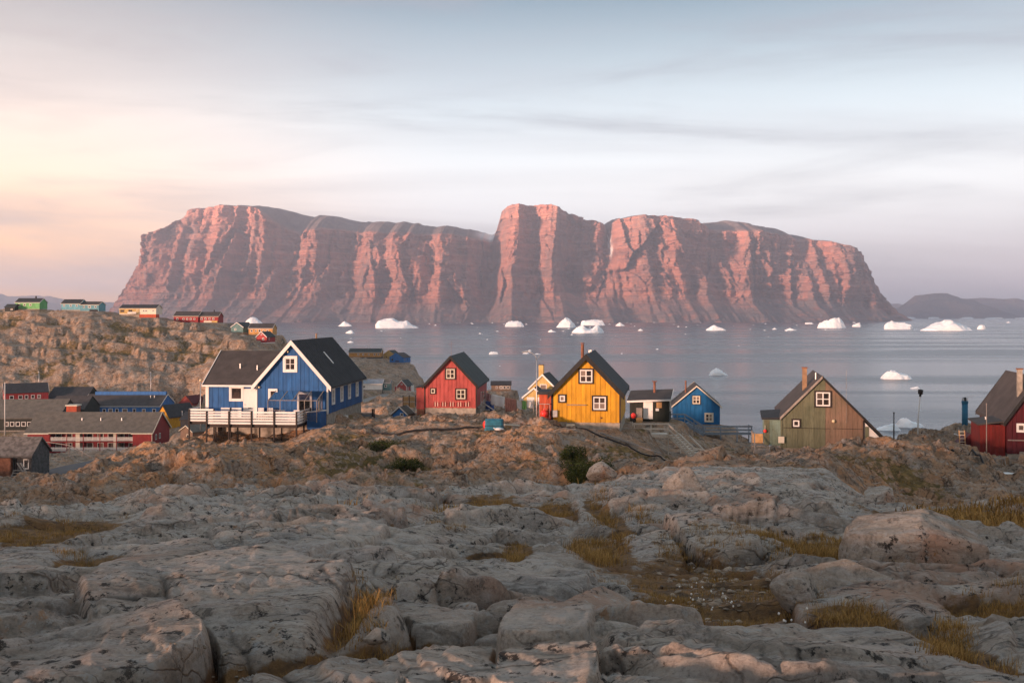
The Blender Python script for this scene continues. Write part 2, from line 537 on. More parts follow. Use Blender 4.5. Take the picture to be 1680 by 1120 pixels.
# --- bedrock in front: grey gneiss with lichen, quartz veins and soil in the hollows
def rock_near(name='grey gneiss', use_soil=True, warm=0.0):
    t = NT(name)
    big = t.noise(0.45, 4)
    c = t.mix(t.rng(big, 0.35, 0.65), (0.350, 0.290, 0.232), (0.560, 0.480, 0.395))
    c = t.mix(t.rng(t.noise(0.9, 5, 0.6), 0.5, 0.72, 0, 0.75), c, (0.42, 0.31, 0.25))
    c = t.mix(t.rng(t.noise(0.55, 3, 0.6), 0.52, 0.7, 0, 0.6), c, (0.29, 0.28, 0.265))
    band = t.noise(2.2, 8, 0.66, vec=t.mapped((0.5, 2.6, 2.6), (0.1, 0.35, 0.45)), dist=0.8)
    c = t.mix(t.rng(band, 0.46, 0.60, 0, 0.5), c, (0.52, 0.485, 0.45))
    c = t.mix(t.rng(band, 0.46, 0.34, 0, 0.40), c, (0.13, 0.115, 0.105))
    c = t.mix(t.rng(t.noise(34, 6, 0.75), 0.44, 0.66, 0, 0.38), c, (0.12, 0.105, 0.095))
    mott = t.noise(5.5, 10, 0.78)
    c = t.mix(t.rng(mott, 0.52, 0.64, 0, 0.5), c, (0.60, 0.54, 0.47))
    c = t.mix(t.rng(mott, 0.47, 0.36, 0, 0.6), c, (0.12, 0.10, 0.085))
    c = t.mix(t.math('MULTIPLY', t.rng(t.noise(.38, 2, vec=t.mapped((1, 1, 1), (.3, .8, 0))), .52, .68), t.rng(t.noise(1.9, 6, .65), .38, .62)), c, (0.44, 0.27, 0.185))
    # black crust lichen in patches
    patch = t.rng(t.noise(0.8, 3), 0.40, 0.54)
    crust = t.rng(t.noise(9.0, 9, 0.74), 0.545, 0.60)
    c = t.mix(t.math('MULTIPLY', t.math('MULTIPLY', patch, crust), 0.92), c, (0.022, 0.020, 0.019))
    pale = t.math('MULTIPLY', t.rng(t.noise(0.7, 3, vec=t.mapped((1, 1, 1), (0, 0, 1))), 0.44, 0.56), t.rng(t.noise(14, 7, 0.7), 0.56, 0.62))
    c = t.mix(t.math('MULTIPLY', pale, 0.7), c, (0.46, 0.45, 0.42))
    orange = t.math('MULTIPLY', t.rng(t.noise(0.6, 2, vec=t.mapped((1, 1, 1), (0, 1, 0))), 0.6, 0.68), t.rng(t.noise(11, 6, 0.7), 0.55, 0.62))
    c = t.mix(t.math('MULTIPLY', orange, 0.8), c, (0.36, 0.15, 0.03))
    if use_soil:
        s = t.attr('soil')
        sn = t.noise(5.0, 8, 0.7)
        sc = t.mix(t.rng(sn, 0.34, 0.62), (0.085, 0.055, 0.036), (0.27, 0.15, 0.062))
        sc = t.mix(t.rng(t.noise(1.3, 3), 0.5, 0.66, 0, 0.7), sc, (0.20, 0.105, 0.045))
        sf = t.rng(t.math('ADD', s, t.math('MULTIPLY', t.math('SUBTRACT', sn, 0.5), 1.1)), 0.38, 0.6)
        c = t.mix(sf, c, sc)
        ck = t.attr('crack')
        c = t.mix(t.math('MULTIPLY', ck, 0.85), c, (0.026, 0.020, 0.014))
    ln_ = t.math('MULTIPLY', cracks(t, 0.85, .022, (.55, 1.5, 1.2), (0, 0, .5)), t.rng(t.noise(.5, 3, vec=t.mapped((1, 1, 1), (.5, 0, 0))), .40, .6))
    ln2 = t.math('MULTIPLY', cracks(t, 3.2, .03, (.5, 1.6, 1.2), (0, 0, -.4)), t.rng(t.noise(.9, 3, vec=t.mapped((1, 1, 1), (0, .5, 0))), .48, .62))
    lines = t.math('MAXIMUM', ln_, ln2)
    c = t.mix(t.math('MULTIPLY', lines, .6 if use_soil else .25), c, (0.028, 0.022, 0.018))
    t.color(c); t.rough(0.82); t.spec(0.22)
    n1 = t.bump(t.noise(2.6, 10, 0.72, vec=t.mapped((0.8, 1.8, 1.8), (0.1, 0.35, 0.45)), dist=0.4), 0.8, 0.16)
    n2 = t.bump(t.noise(17, 8, 0.76), 0.9, 0.03, n1)
    n3 = t.bump(t.math('SUBTRACT', t.math('MULTIPLY', crust, .15), t.math('MULTIPLY', lines, 1.0 if use_soil else .3)), 0.8, 0.03, n2)
    t.normal(n3)
    return t.m
M['rock'] = rock_near()
M['boulder'] = rock_near('loose boulder gneiss', False)
t = NT('brown bog stone'); t.color(t.mix(t.rng(t.n('ShaderNodeObjectInfo').outputs['Random'], 0, 1, 0, 1, False), (0.13, 0.095, 0.065), (0.40, 0.315, 0.235)))
t.rough(0.85); t.spec(0.2); t.normal(t.bump(t.noise(3, 6), 0.5, 0.2)); M['stone'] = t.m

# --- the crags and slopes further off: warmer, broken, with dry grass on the ledges
def rock_mid(name, k, warmer):
    t = NT(name)
    geo = t.n('ShaderNodeNewGeometry')
    up = t.n('ShaderNodeSeparateXYZ'); t.l(geo.outputs['Normal'], up.inputs[0])
    a = t.noise(0.35 * k, 6, 0.65)
    c = t.mix(t.rng(a, 0.36, 0.64), (0.235, 0.175, 0.125), (0.44, 0.345, 0.265))
    wa = t.attr('warm')
    hot = t.rng(t.noise(0.5 * k, 5, 0.62), 0.36, 0.6)
    c = t.mix(t.math('MULTIPLY', hot, wa), c, (0.56, 0.30, 0.15))
    c = t.mix(t.rng(t.noise(0.7 * k, 5, 0.6, vec=t.mapped((1, 1, 1), (1, 0, 0))), 0.52, 0.68, 0, 0.6), c, (0.38, 0.34, 0.305))
    c = t.mix(t.rng(t.noise(3.2 * k, 8, 0.76), 0.50, 0.62, 0, 0.65), c, (0.07, 0.054, 0.042))
    c = t.mix(t.rng(t.noise(2.1 * k, 8, 0.7, vec=t.mapped((1, 1, 1), (0, 1.3, 0.4))), 0.53, 0.62, 0, 0.75), c, (0.50, 0.425, 0.36))
    ck = t.math('MAXIMUM', cracks(t, .42 * k, .035, (1, 1, .8)), t.math('MULTIPLY', cracks(t, 1.3 * k, .05, (1, 1.2, .8), (.2, 0, .6)), .8))
    ck = t.math('MULTIPLY', ck, t.rng(t.noise(.8 * k, 3, vec=t.mapped((1, 1, 1), (.7, .2, 0))), .42, .60))
    c = t.mix(t.math('MULTIPLY', ck, .65), c, (0.04, 0.031, 0.024))
    g = t.attr('soil')
    gn = t.noise(1.8 * k, 7, 0.68)
    gf = t.rng(t.math('ADD', t.math('ADD', g, t.math('MULTIPLY', t.math('SUBTRACT', gn, 0.5), 1.5)), t.rng(up.outputs[2], 0.6, 0.97, -0.22, 0.22)), 0.48, 0.74)
    gc = t.mix(t.rng(t.noise(1.1 * k, 5, 0.65), 0.36, 0.66), (0.125, 0.090, 0.038), (0.31, 0.195, 0.07))
    gc = t.mix(t.math('MULTIPLY', t.attr('moss'), t.rng(gn, 0.3, 0.6)), gc, (0.055, 0.062, 0.02))
    c = t.mix(gf, c, gc)
    t.color(c); t.rough(0.88); t.spec(0.15)
    n1 = t.bump(t.noise(0.75 * k, 10, 0.72), 1.0, 0.75 / k)
    n2 = t.bump(t.noise(4.5 * k, 8, 0.74), 0.9, 0.14 / k, n1)
    t.normal(t.bump(t.math('SUBTRACT', 1.0, ck), .8, .25 / k, n2))
    return t.m
M['crag'] = rock_mid('warm fractured rock', 1.3, 1)
M['hill'] = rock_mid('hillside rock and tundra', 0.55, 0.4)

# --- asphalt
t = NT('asphalt'); t.color(t.mix(t.rng(t.noise(1.2, 6), 0.3, 0.7), (0.030, 0.031, 0.036), (0.055, 0.055, 0.060))); t.rough(0.75)
t.normal(t.bump(t.noise(30, 4), 0.2, 0.01)); M['asphalt'] = t.m
t = NT('gravel track'); t.color(t.mix(t.rng(t.noise(1.4, 7, 0.7), 0.3, 0.7), (0.15, 0.13, 0.11), (0.27, 0.24, 0.21))); t.rough(0.9)
t.normal(t.bump(t.noise(12, 5), 0.4, 0.03)); M['gravel'] = t.m

# --- the great cliff across the fjord
t = NT('red cliff gneiss')
sepo = t.n('ShaderNodeSeparateXYZ'); t.l(t.obj(), sepo.inputs[0])
strata = t.noise(1.0, 7, 0.66, vec=t.mapped((0.0009, 0.0009, 0.022)), dist=0.5)
c = t.mix(t.rng(strata, 0.36, 0.64), (0.225, 0.104, 0.086), (0.42, 0.185, 0.14))
c = t.mix(t.rng(t.noise(0.006, 7, 0.65, vec=t.mapped((1, 1, 0.35))), 0.44, 0.64, 0, 0.7), c, (0.135, 0.105, 0.105))
c = t.mix(t.rng(t.noise(0.03, 8, 0.72, vec=t.mapped((1, 1, 0.22))), 0.48, 0.66, 0, 0.6), c, (0.40, 0.235, 0.185))
c = t.mix(t.rng(t.noise(0.05, 8, 0.72, vec=t.mapped((1, 1, 0.15), (0, 0, 1))), 0.54, 0.68, 0, 0.6), c, (0.085, 0.066, 0.064))
c = t.mix(t.attr('top'), c, t.mix(t.rng(t.noise(0.012, 6), 0.35, 0.65), (0.105, 0.085, 0.085), (0.155, 0.125, 0.115)))  # plateau top darker: its weak grazing light is put into the colour
c = t.mix(t.math('MULTIPLY', t.attr('talus'), t.rng(t.noise(0.02, 6, 0.6), 0.30, 0.55)), c, (0.155, 0.128, 0.128))
c = t.mix(t.attr('snow'), c, (0.78, 0.78, 0.80))
t.color(c); t.rough(0.95); t.spec(0.1)
n1 = t.bump(t.noise(0.028, 9, 0.72, vec=t.mapped((1, 1, 0.4))), 1.0, 22.0)
n2 = t.bump(t.noise(0.02, 8, 0.7, vec=t.mapped((0.12, 0.12, 4.0))), 0.7, 9.0, n1)
t.normal(n2); M['cliff'] = t.m
t = NT('distant island rock'); t.color(t.mix(t.rng(t.noise(0.002, 6), 0.35, 0.65), (0.11, 0.09, 0.085), (0.19, 0.14, 0.12))); t.rough(0.95); t.spec(0.1)
t.normal(t.bump(t.noise(0.004, 8, 0.7), 1.0, 90.0)); M['island'] = t.m

# --- fjord water
t = NT('fjord water')
t.color((0.060, 0.066, 0.086)); t.b.inputs['IOR'].default_value = 1.33; t.spec(0.5)
calm = t.rng(t.noise(1.0, 4, 0.5, vec=t.mapped((0.0011, 0.0075, 1), (0, 0, 0.05)), dist=0.6), 0.44, 0.60)
t.rough(t.rng(calm, 0, 1, 0.20, 0.30, False))
wv = t.n('ShaderNodeMath', operation='ADD')
t.l(t.noise(0.30, 5, 0.6, vec=t.mapped((0.55, 1.25, 1), (0, 0, 0.2))), wv.inputs[0])
t.l(t.math('MULTIPLY', t.noise(0.035, 4, 0.5, vec=t.mapped((0.5, 1.4, 1))), 2.5), wv.inputs[1])
bn = t.n('ShaderNodeBump'); bn.inputs['Distance'].default_value = 0.5
t.l(wv.outputs[0], bn.inputs['Height']); t.l(t.rng(calm, 0, 1, 0.18, 0.31, False), bn.inputs['Strength'])
t.normal(bn.outputs[0]); M['water'] = t.m

# --- glacier ice
t = NT('glacier ice')
geo = t.n('ShaderNodeNewGeometry')
c = t.mix(t.rng(t.noise(0.12, 7, 0.6), 0.4, 0.66), (0.90, 0.91, 0.92), (0.76, 0.84, 0.88))
t.color(c); t.rough(0.55); t.spec(0.3)
t.b.inputs['Subsurface Weight'].default_value = 0.0
t.normal(t.bump(t.noise(0.25, 8, 0.65), 0.8, 1.0)); M['ice'] = t.m

def grassmat(name, a, b):
    t = NT(name)
    at = t.attr('tone')
    t.color(t.mix(at, a, b)); t.rough(0.8); t.spec(0.1)
    return t.m
M['grass'] = grassmat('dry autumn grass', (0.15, 0.085, 0.028), (0.46, 0.265, 0.08))
M['leaf'] = grassmat('willow leaves', (0.018, 0.026, 0.008), (0.075, 0.088, 0.022))
M['twig'] = plain('bare twigs', (0.06, 0.04, 0.028), 0.9)
M['cotton'] = plain('cotton grass heads', (0.75, 0.72, 0.66), 0.95)
# ------------------------------------------------------------------ fjord
MB().add([(-30000, 60, 0), (30000, 60, 0), (30000, 21000, 0), (-30000, 21000, 0)], [(0, 1, 2, 3)]).build('water', M['water'], kind='structure')

# ------------------------------------------------------------------ the cliff island
D0 = 5500.0
def zat(py, D): return CZ + (HZ - py) / F * D
nu, nv, ntop = 900, 210, 40
pxs = np.linspace(150, 1500, nu)
RIM = [(150, 532), (183, 531), (190, 500), (200, 486), (213, 462), (226, 430), (232, 404), (243, 392), (262, 384), (280, 376), (296, 356), (310, 340), (335, 337), (360, 336), (395, 337), (418, 342), (436, 356), (452, 372), (480, 384), (520, 380), (545, 376), (580, 380), (640, 384), (700, 386), (760, 390), (790, 394), (806, 392), (814, 366), (822, 342), (832, 337), (870, 336.5), (904, 338), (918, 342), (950, 352), (985, 360), (1000, 366), (1006, 384), (1011, 362), (1020, 358), (1050, 355), (1105, 355), (1150, 360), (1172, 374), (1200, 378), (1240, 382), (1290, 386), (1330, 392), (1360, 402), (1385, 412), (1401, 418), (1408, 438), (1415, 458), (1424, 478), (1440, 494), (1460, 510), (1480, 522), (1492, 529), (1500, 533)]
SKYL = [(150, 532), (183, 531), (190, 500), (200, 486), (213, 462), (226, 430), (232, 404), (243, 392), (262, 384), (280, 376), (296, 356), (310, 339), (340, 336.5), (400, 336), (430, 341), (470, 346), (520, 352), (560, 356), (610, 358), (660, 362), (700, 367), (740, 371), (790, 376), (806, 374), (814, 364), (822, 341.5), (832, 336.5), (870, 336), (904, 337), (918, 341), (950, 350), (985, 358), (1000, 362), (1006, 370), (1011, 360), (1020, 357), (1050, 354), (1105, 354), (1150, 357), (1180, 360), (1200, 359), (1225, 357), (1240, 361), (1250, 365), (1285, 367), (1310, 371), (1325, 377), (1340, 390), (1360, 399), (1385, 410), (1401, 417), (1408, 438), (1415, 458), (1424, 478), (1440, 494), (1460, 510), (1480, 522), (1492, 529), (1500, 533)]
def curve(tab, x): return np.interp(x, [a for a, b in tab], [b for a, b in tab])
jag = fbm(pxs / 9.0, pxs * 0, 61, 4) * 1.6
_end = 900 * ((pxs - 835) / 650.0) ** 4
Hr = zat(curve(RIM, pxs) + jag * sstep(183, 240, pxs) * sstep(1480, 1400, pxs), D0 + 230 + _end)
Hs = np.maximum(zat(curve(SKYL, pxs) + jag * 0.5, D0 + 560 + _end), Hr + 1)
_out = np.where(pxs < 835, -16 * sstep(380, 620, 835 - pxs), 24 * sstep(420, 620, pxs - 835))       # the feet of both ends spread outwards
X = (pxs + _out - 840) / F * (D0 + 130 + _end)
vv = np.concatenate([np.linspace(0, 1, nv) ** 0.92, 1 + np.linspace(0.02, 1, ntop), [2.2, 2.5]])
VV, PX = np.meshgrid(vv, pxs, indexing='ij')
XX = np.broadcast_to(X, VV.shape).copy()
HH = np.broadcast_to(Hr, VV.shape); HS = np.broadcast_to(Hs, VV.shape)
vc = np.minimum(VV, 1.0)
Z = -25 + (HH + 25) * vc
# buttresses and gullies, slanting a little as they fall
xs = XX + 22 * perlin(XX / 500, vc * 1.2, 5) + (1 - vc) * 60 * perlin(XX / 900, vc * 0 + 3.3, 6)
fade = sstep(0.02, 0.45, vc)
but = (ridged(xs / 620, vc * 0.4, 21, 2) - 0.35) * 330 * fade
but += (ridged(xs / 190, vc * 0.35 + 2, 24, 2) - 0.4) * 120 * (0.25 + 0.75 * fade)
but += (ridged(xs / 62, vc * 0.6, 27, 2) - 0.45) * 30
but += fbm(xs / 24, Z / 40, 30, 3) * 12
# broken faces: flat facets that meet at edges, tall ones and small ones
for sx_, sz_, am, sd in ((150, 260, 150, 301), (64, 100, 62, 305), (26, 36, 22, 309)):
    _, _, hid, cx_, cz_ = cell(xs / sx_ + .25 * perlin(xs / sx_, Z / sz_, sd + 1), Z / sz_ + .25 * perlin(xs / sx_ + 4, Z / sz_, sd + 2), sd)
    but += am * ((_rnd[hid, 1] - .5) * .5 + (_rnd[hid, 2] - .5) * cx_ * 1.3 + (_rnd[hid, 3] - .5) * cz_ * .7) * (.3 + .7 * fade)
off = 0.0
# designed gullies (photo column, width, depth, lean)
for g, wd, dp, ln in ((468, 26, 90, 60), (585, 34, 170, -40), (640, 16, 60, 0), (705, 14, 60, 10), (806, 22, 260, -10), (872, 20, 110, 18), (958, 26, 190, -26), (1006, 12, 160, -30), (1030, 26, 120, -30), (1180, 12, 60, 0), (540, 16, 90, -30)):
    c = g + ln * (1 - vc) * 1.0 + 7 * perlin(vc * 4, vc * 0 + g, 9)
    off = off + dp * np.exp(-((PX - c) / wd) ** 2) * sstep(0.05, 0.5, vc)
# pyramid spurs standing in front of the wall
for s, wd, top, bulge in ((300, 60, .55, 160), (385, 55, .75, 190), (450, 46, .62, 150), (520, 46, .6, 170), (660, 52, .55, 160), (725, 40, .62, 150), (765, 36, .72, 140), (838, 40, .56, 210), (915, 44, .62, 250), (990, 40, .52, 180), (1080, 60, .5, 150), (1150, 46, .5, 120), (1220, 60, .42, 140), (1310, 60, .4, 140)):
    d = np.abs(PX - s - 10 * perlin(vc * 3, vc * 0 + s, 12)) / wd
    t_ = np.clip((top - vc) / top - d * 0.75, 0, 1)
    off = off - bulge * 1.35 * t_
talus = sstep(0.30, 0.04, vc - .16 * sstep(1120, 1300, PX) - .10 * sstep(420, 260, PX) + 0.10 * perlin(XX / 260, vc * 0, 33) + 0.05 * ridged(XX / 90, vc * 0, 35, 2) - 0.03)
ledge = vc * 300 + (1 - sstep(0, 0.30, vc)) * -300
zst = Z / 46.0 + 0.7 * perlin(XX / 700, Z / 300, 41)
fr = zst - np.floor(zst)
ledge = ledge + (sstep(0.6, 0.9, fr) - fr) * 34
zst = Z / 15.0 + 0.6 * perlin(XX / 300, Z / 120, 43)
fr = zst - np.floor(zst)
ledge = ledge + (sstep(0.55, 0.95, fr) - fr) * 10
amp = sstep(188, 235, PX) * sstep(1470, 1380, PX)
depth = ledge + (off - but) * (0.15 + 0.85 * amp)
endcurve = ((PX - 835) / 650.0) ** 2
depth = depth + 900 * endcurve ** 2
YY = D0 + depth
# plateau behind the rim, then the far side
rimY = YY[nv - 1]
tt = np.clip(VV - 1, 0, 1)
plate = VV > 1.0001
Zt = HH + (HS - HH) * np.sin(tt * np.pi / 2) + tt * fbm(XX / 300, tt * 5, 44, 4) * 10
Z = np.where(plate, Zt, Z)
YY = np.where(plate, rimY[None, :] + tt * 620 + 6 * fbm(XX / 60, tt * 8, 47, 3), YY)
back = VV > 2.1
Z = np.where(back, HS * np.clip(2.5 - VV, 0, 1) * 1.5 - 25, Z)
YY = np.where(back, rimY[None, :] + 620 + (VV - 2.0) * 2600, YY)
topa = sstep(0.0, 0.12, VV - 1.0) * (HS - HH > 8)
snow = np.exp(-(((PX - 798) / 17) ** 2 + ((tt - 0.42) / 0.30) ** 2)) * plate
snow = np.maximum(snow, np.exp(-(((PX - 770) / 26) ** 2 + ((tt - 0.95) / 0.10) ** 2)) * plate)
snow = np.maximum(snow, np.exp(-((PX - 1006 - 3 * perlin(vc * 9, vc * 0, 3)) / 1.6) ** 2) * sstep(.70, .80, vc) * sstep(1.02, .96, VV) * 0.7)
V = np.stack([XX, YY, Z], -1).reshape(-1, 3)
me = grid_mesh('cliff_mountain', V, len(vv), nu, M['cliff'], {'top': topa.reshape(-1), 'talus': talus.reshape(-1), 'snow': np.clip(snow * 1.5, 0, 1).reshape(-1)})
tag(link('mountain', me), kind='structure')

# ------------------------------------------------------------------ islands further out
def island(name, prof, D, thick, seed):
    n, k = 220, 40
    p0, p1 = prof[0][0], prof[-1][0]
    px = np.linspace(p0, p1, n)
    H = zat(curve(prof, px), D) + fbm(px / 9, px * 0, seed, 4) * 9
    x = (px - 840) / F * D
    t_ = np.linspace(-1, 1, k)
    T, XI = np.meshgrid(t_, x, indexing='ij')
    env = (1 - np.abs(T) ** 2.2)
    rid = 0.75 + 0.5 * (ridged(XI / 420, T * 1.4, seed + 3, 4) - 0.35) * (np.abs(T) > 0.01) * (1 - env ** 3)
    z = H[None, :] * np.clip(env * rid, 0, 1.0) - 4
    z = np.where(np.abs(T) < 0.03, H[None, :], z)
    V = np.stack([XI + 0 * T, D + T * thick + 200 * perlin(XI / 900, T, seed + 9), z], -1).reshape(-1, 3)
    tag(link(name, grid_mesh(name, V, k, n, M['island'])), kind='structure')
island('hills', [(-160, 519), (-90, 494), (-40, 478), (0, 482), (10, 486), (35, 485.5), (60, 484.5), (68, 486.5), (80, 485.5), (95, 489), (120, 493), (150, 495), (185, 496), (230, 502), (270, 519)], 13500, 1500, 71)
island('hills', [(1420, 519), (1446, 503), (1462, 498.5), (1475, 498), (1486, 502), (1510, 519)], 15000, 500, 73)
island('hills', [(1462, 520), (1476, 505), (1488, 495), (1500, 485), (1530, 481.5), (1555, 480.5), (1566, 485), (1580, 489), (1600, 493), (1625, 508), (1640, 520)], 11500, 700, 75)
island('hills', [(1560, 519), (1590, 490), (1612, 488.5), (1640, 491), (1660, 489), (1668, 492), (1690, 500), (1740, 496), (1800, 488), (1880, 500), (1960, 519)], 13500, 1200, 77)

# ------------------------------------------------------------------ ice
def ice_mesh(name, w, h, d, prof, seed, fine=True):
    """a broken lump of glacier ice: flat fracture faces, profile along its length as given"""
    bm = bmesh.new()
    bmesh.ops.create_icosphere(bm, subdivisions=5 if fine else 2, radius=1.0)
    V = np.array([v.co[:] for v in bm.verts])
    g = np.random.default_rng(seed + 500)
    V[:, 0] = np.sign(V[:, 0]) * np.abs(V[:, 0]) ** .8
    for k in range(16):
        n = g.normal(size=3); n[2] = abs(n[2]) * .6; n /= np.linalg.norm(n)
        dd = g.uniform(.62, .92)
        over = np.maximum(V @ n - dd, 0)
        V = V - np.outer(over * .95, n)
    V[:, 0] /= np.abs(V[:, 0]).max(); 
    hp = np.interp(V[:, 0], [p[0] for p in prof], [p[1] for p in prof])
    up = np.clip(V[:, 2], 0, None) / max(V[:, 2].max(), .1)
    hp = hp * (1 + .16 * fbm(V[:, 0] * 5 + seed, V[:, 1] * 3, seed, 3))
    z = up ** .75 * hp
    # stepped tops and tide-line notch
    z = z + .05 * fbm(V[:, 0] * 9 + seed, V[:, 1] * 6 + z * 4, seed + 3, 3) * (z > .03)
    x = V[:, 0] + .05 * fbm(z * 5 + seed, V[:, 1] * 4, seed + 6, 3)
    y = V[:, 1] * (1 - .22 * np.clip(z, 0, 1)) + .10 * fbm(x * 5 + seed, z * 6, seed + 9, 3)
    for v, c in zip(bm.verts, np.stack([x * w / 2, y * d / 2, z * h - .02 * h], -1)): v.co = c
    me = bpy.data.meshes.new(name); bm.to_mesh(me); bm.free()
    me.polygons.foreach_set('use_smooth', [fine] * len(me.polygons))
    me.materials.append(M['ice'])
    return me
DOME = [(-1, .15), (-.7, .6), (-.2, .95), (.3, 1), (.7, .7), (1, .15)]
BLOCK = [(-1, .75), (-.9, .95), (-.4, .85), (.2, .95), (.75, 1), (1, .6)]
WEDGE_L = [(-1, .9), (-.8, 1), (-.2, .85), (.5, .65), (1, .35)]
WEDGE_R = [(-1, .12), (-.5, .45), (.1, .7), (.6, 1), (.9, .85), (1, .3)]
LOW = [(-1, .3), (-.6, .5), (-.1, 1), (.2, .7), (.7, .5), (1, .2)]
def berg(px, py, wpx, hpx, prof, label, seed, dk=0.5, group='icebergs on the fjord'):
    Y = CZ * F / (py - HZ)
    w_ = wpx / F * Y; h_ = hpx / F * Y
    o = link('iceberg', ice_mesh('iceberg', w_, h_, max(w_ * dk, h_ * 0.7), prof, seed, wpx > 14))
    o.location = P(px, py, Y)
    o.location.z = 0
    o.location.y += max(w_ * dk, h_ * 0.7) / 2 * 0.6
    return tag(o, label, 'iceberg', group)
BIG = [(-1, .1), (-.92, .35), (-.7, .62), (-.45, .78), (-.1, .84), (.15, .62), (.32, .72), (.5, 1), (.62, .80), (.82, .55), (.97, .42), (1, .1)]
berg(414, 530.5, 34, 11, DOME, 'white domed iceberg seen over the rocks right of the long red hilltop house', 1)
berg(566, 535, 27, 9, LOW, 'small peaked white iceberg left of the largest one under the cliff', 2)
berg(574, 546.5, 16, 5, DOME, 'small flat ice floe right of the blue house ridge', 3)
berg(646, 538, 82, 20, BIG, 'largest white iceberg under the cliff, long with a pointed peak', 4, 0.45)
berg(845, 536, 36, 13, WEDGE_L, 'white block iceberg standing alone under the middle of the cliff', 5)
berg(931, 537, 38, 17, DOME, 'round topped white iceberg at the left of the middle cluster', 6, 0.7)
berg(973, 533.5, 42, 10, BLOCK, 'flat slab iceberg at the rear of the middle cluster', 7)
berg(966, 546, 56, 14, [(-1, .2), (-.7, .7), (-.35, 1), (-.05, .45), (.2, .5), (.5, 1.05), (.85, .8), (1, .2)], 'two humped white iceberg at the front of the middle cluster', 8)
berg(1018, 534.5, 18, 6, LOW, 'little white iceberg just right of the middle cluster', 9)
berg(905, 544.5, 15, 4, LOW, 'low ice floe just left of the middle cluster', 10)
berg(1051, 542.5, 11, 3.5, LOW, 'tiny pointed floe right of the middle cluster', 11)
berg(1174, 542, 36, 9, LOW, 'low flat iceberg with a small hump, right of centre under the cliff', 12)
berg(1298, 542, 24, 4, LOW, 'thin flat floe left of the pink block iceberg', 13)
berg(1271, 540.5, 10, 3.5, LOW, 'tiny floe farther left of the thin flat floe', 14)
berg(1329, 531.5, 16, 3, BLOCK, 'narrow distant floe close under the cliff foot on the right', 15)
berg(1370, 538, 54, 18, BLOCK, 'pink tinted block iceberg in front of the cliff foot on the right', 16, 0.6)
berg(1407, 536, 17, 7.5, BLOCK, 'pale blue small berg touching the pink block iceberg', 17)
berg(1480, 540, 56, 14, [(-1, .3), (-.8, .9), (-.5, 1), (-.2, .8), (.3, .78), (.8, .82), (.98, .7), (1, .2)], 'flat topped white iceberg left of the broad tabular one', 18, 0.5)
berg(1558, 542.5, 98, 19, [(-1, .08), (-.9, .2), (-.6, .5), (-.25, .78), (-.1, .8), (0, 1), (.18, 1), (.22, .82), (.5, .72), (.85, .5), (1, .3)], 'broad white tabular iceberg with a raised block, far right', 19, 0.5)
berg(1611, 540, 16, 7.5, BLOCK, 'grey blue small berg at the end of the broad tabular iceberg', 20)
berg(1492, 522.6, 24, 3.2, BLOCK, 'distant ice strip just right of the cliff foot', 21)
berg(1532, 523.0, 22, 3.4, BLOCK, 'distant ice strip behind the broad tabular iceberg', 22)
berg(1588, 523.4, 26, 3.6, BLOCK, 'distant ice strip between the broad tabular iceberg and the islands', 23)
berg(1634, 524.0, 36, 3.6, BLOCK, 'long distant ice strip below the dark blue island', 24)
berg(1676, 524.6, 24, 4, BLOCK, 'distant ice strip at the far right edge of the fjord', 25)
berg(1655, 529.5, 8, 2.5, LOW, 'tiny floe in front of the long distant ice strip', 26)
berg(1181, 615.5, 35, 12, [(-1, .3), (-.8, .75), (-.2, 1), (.1, .8), (.4, .45), (.8, .35), (1, .1)], 'small sloping iceberg floating above the blue cottage', 27, 0.6)
berg(1475, 622, 54, 14, [(-1, .25), (-.85, .6), (-.5, .95), (-.1, 1), (.2, .7), (.55, .62), (.85, .5), (1, .2)], 'pale turquoise iceberg right of the weathered green house', 28, 0.55)
berg(1502, 637.5, 18, 4, WEDGE_R, 'thin wedge of ice just above the round headed lamp post', 29)
berg(1496, 701, 56, 20, [(-1, .2), (-.8, .8), (-.5, 1), (-.2, .72), (.2, .45), (.6, .38), (.9, .25), (1, .1)], 'nearest white iceberg with a tall rounded hump beside the lamp post', 30, 0.6)
berg(1459, 706, 52, 12, [(-1, .1), (-.5, .45), (.1, .8), (.5, 1), (.85, .6), (1, .2)], 'low white iceberg lying left of the nearest humped one', 31, 0.6)
berg(809, 581, 18, 4.5, BLOCK, 'small flat floe above the small hut behind the red house', 32)
berg(862, 580, 12, 4, WEDGE_R, 'small tilted floe left of the yellow house roof', 33)
berg(869, 575.5, 8, 2, LOW, 'thin sliver of ice above the small tilted floe', 34)
berg(882, 581, 13, 1.6, LOW, 'thin sliver of ice close left of the rusty flue', 35)
berg(575, 562, 12, 3, LOW, 'little ice floe over the orange coastal house', 36)
proto = None
r2 = random.Random(5)
for i in range(70):
    px = r2.choice([r2.uniform(560, 1100), r2.uniform(700, 1300), r2.uniform(1100, 1420)])
    py = 529 + r2.random() ** 2.2 * 30 + (r2.random() < .12) * r2.uniform(10, 60)
    if 1420 < px: continue
    Y = CZ * F / (py - HZ)
    if proto is None:
        proto = link('ice_fragment', ice_mesh('ice_fragment', 1, 0.3, 0.6, LOW, 51, False)); o = proto
    else:
        o = proto.copy(); COL.objects.link(o)
    o.location = P(px, py, Y); o.location.z = 0
    s = r2.uniform(1.5, 5.5) / F * Y
    o.scale = (s, s, s * r2.uniform(.7, 1.3)); o.rotation_euler.z = r2.uniform(-.5, .5)
    tag(o, 'tiny white fragment of drifting brash ice on the fjord', 'ice fragment', 'brash ice fragments on the fjord')

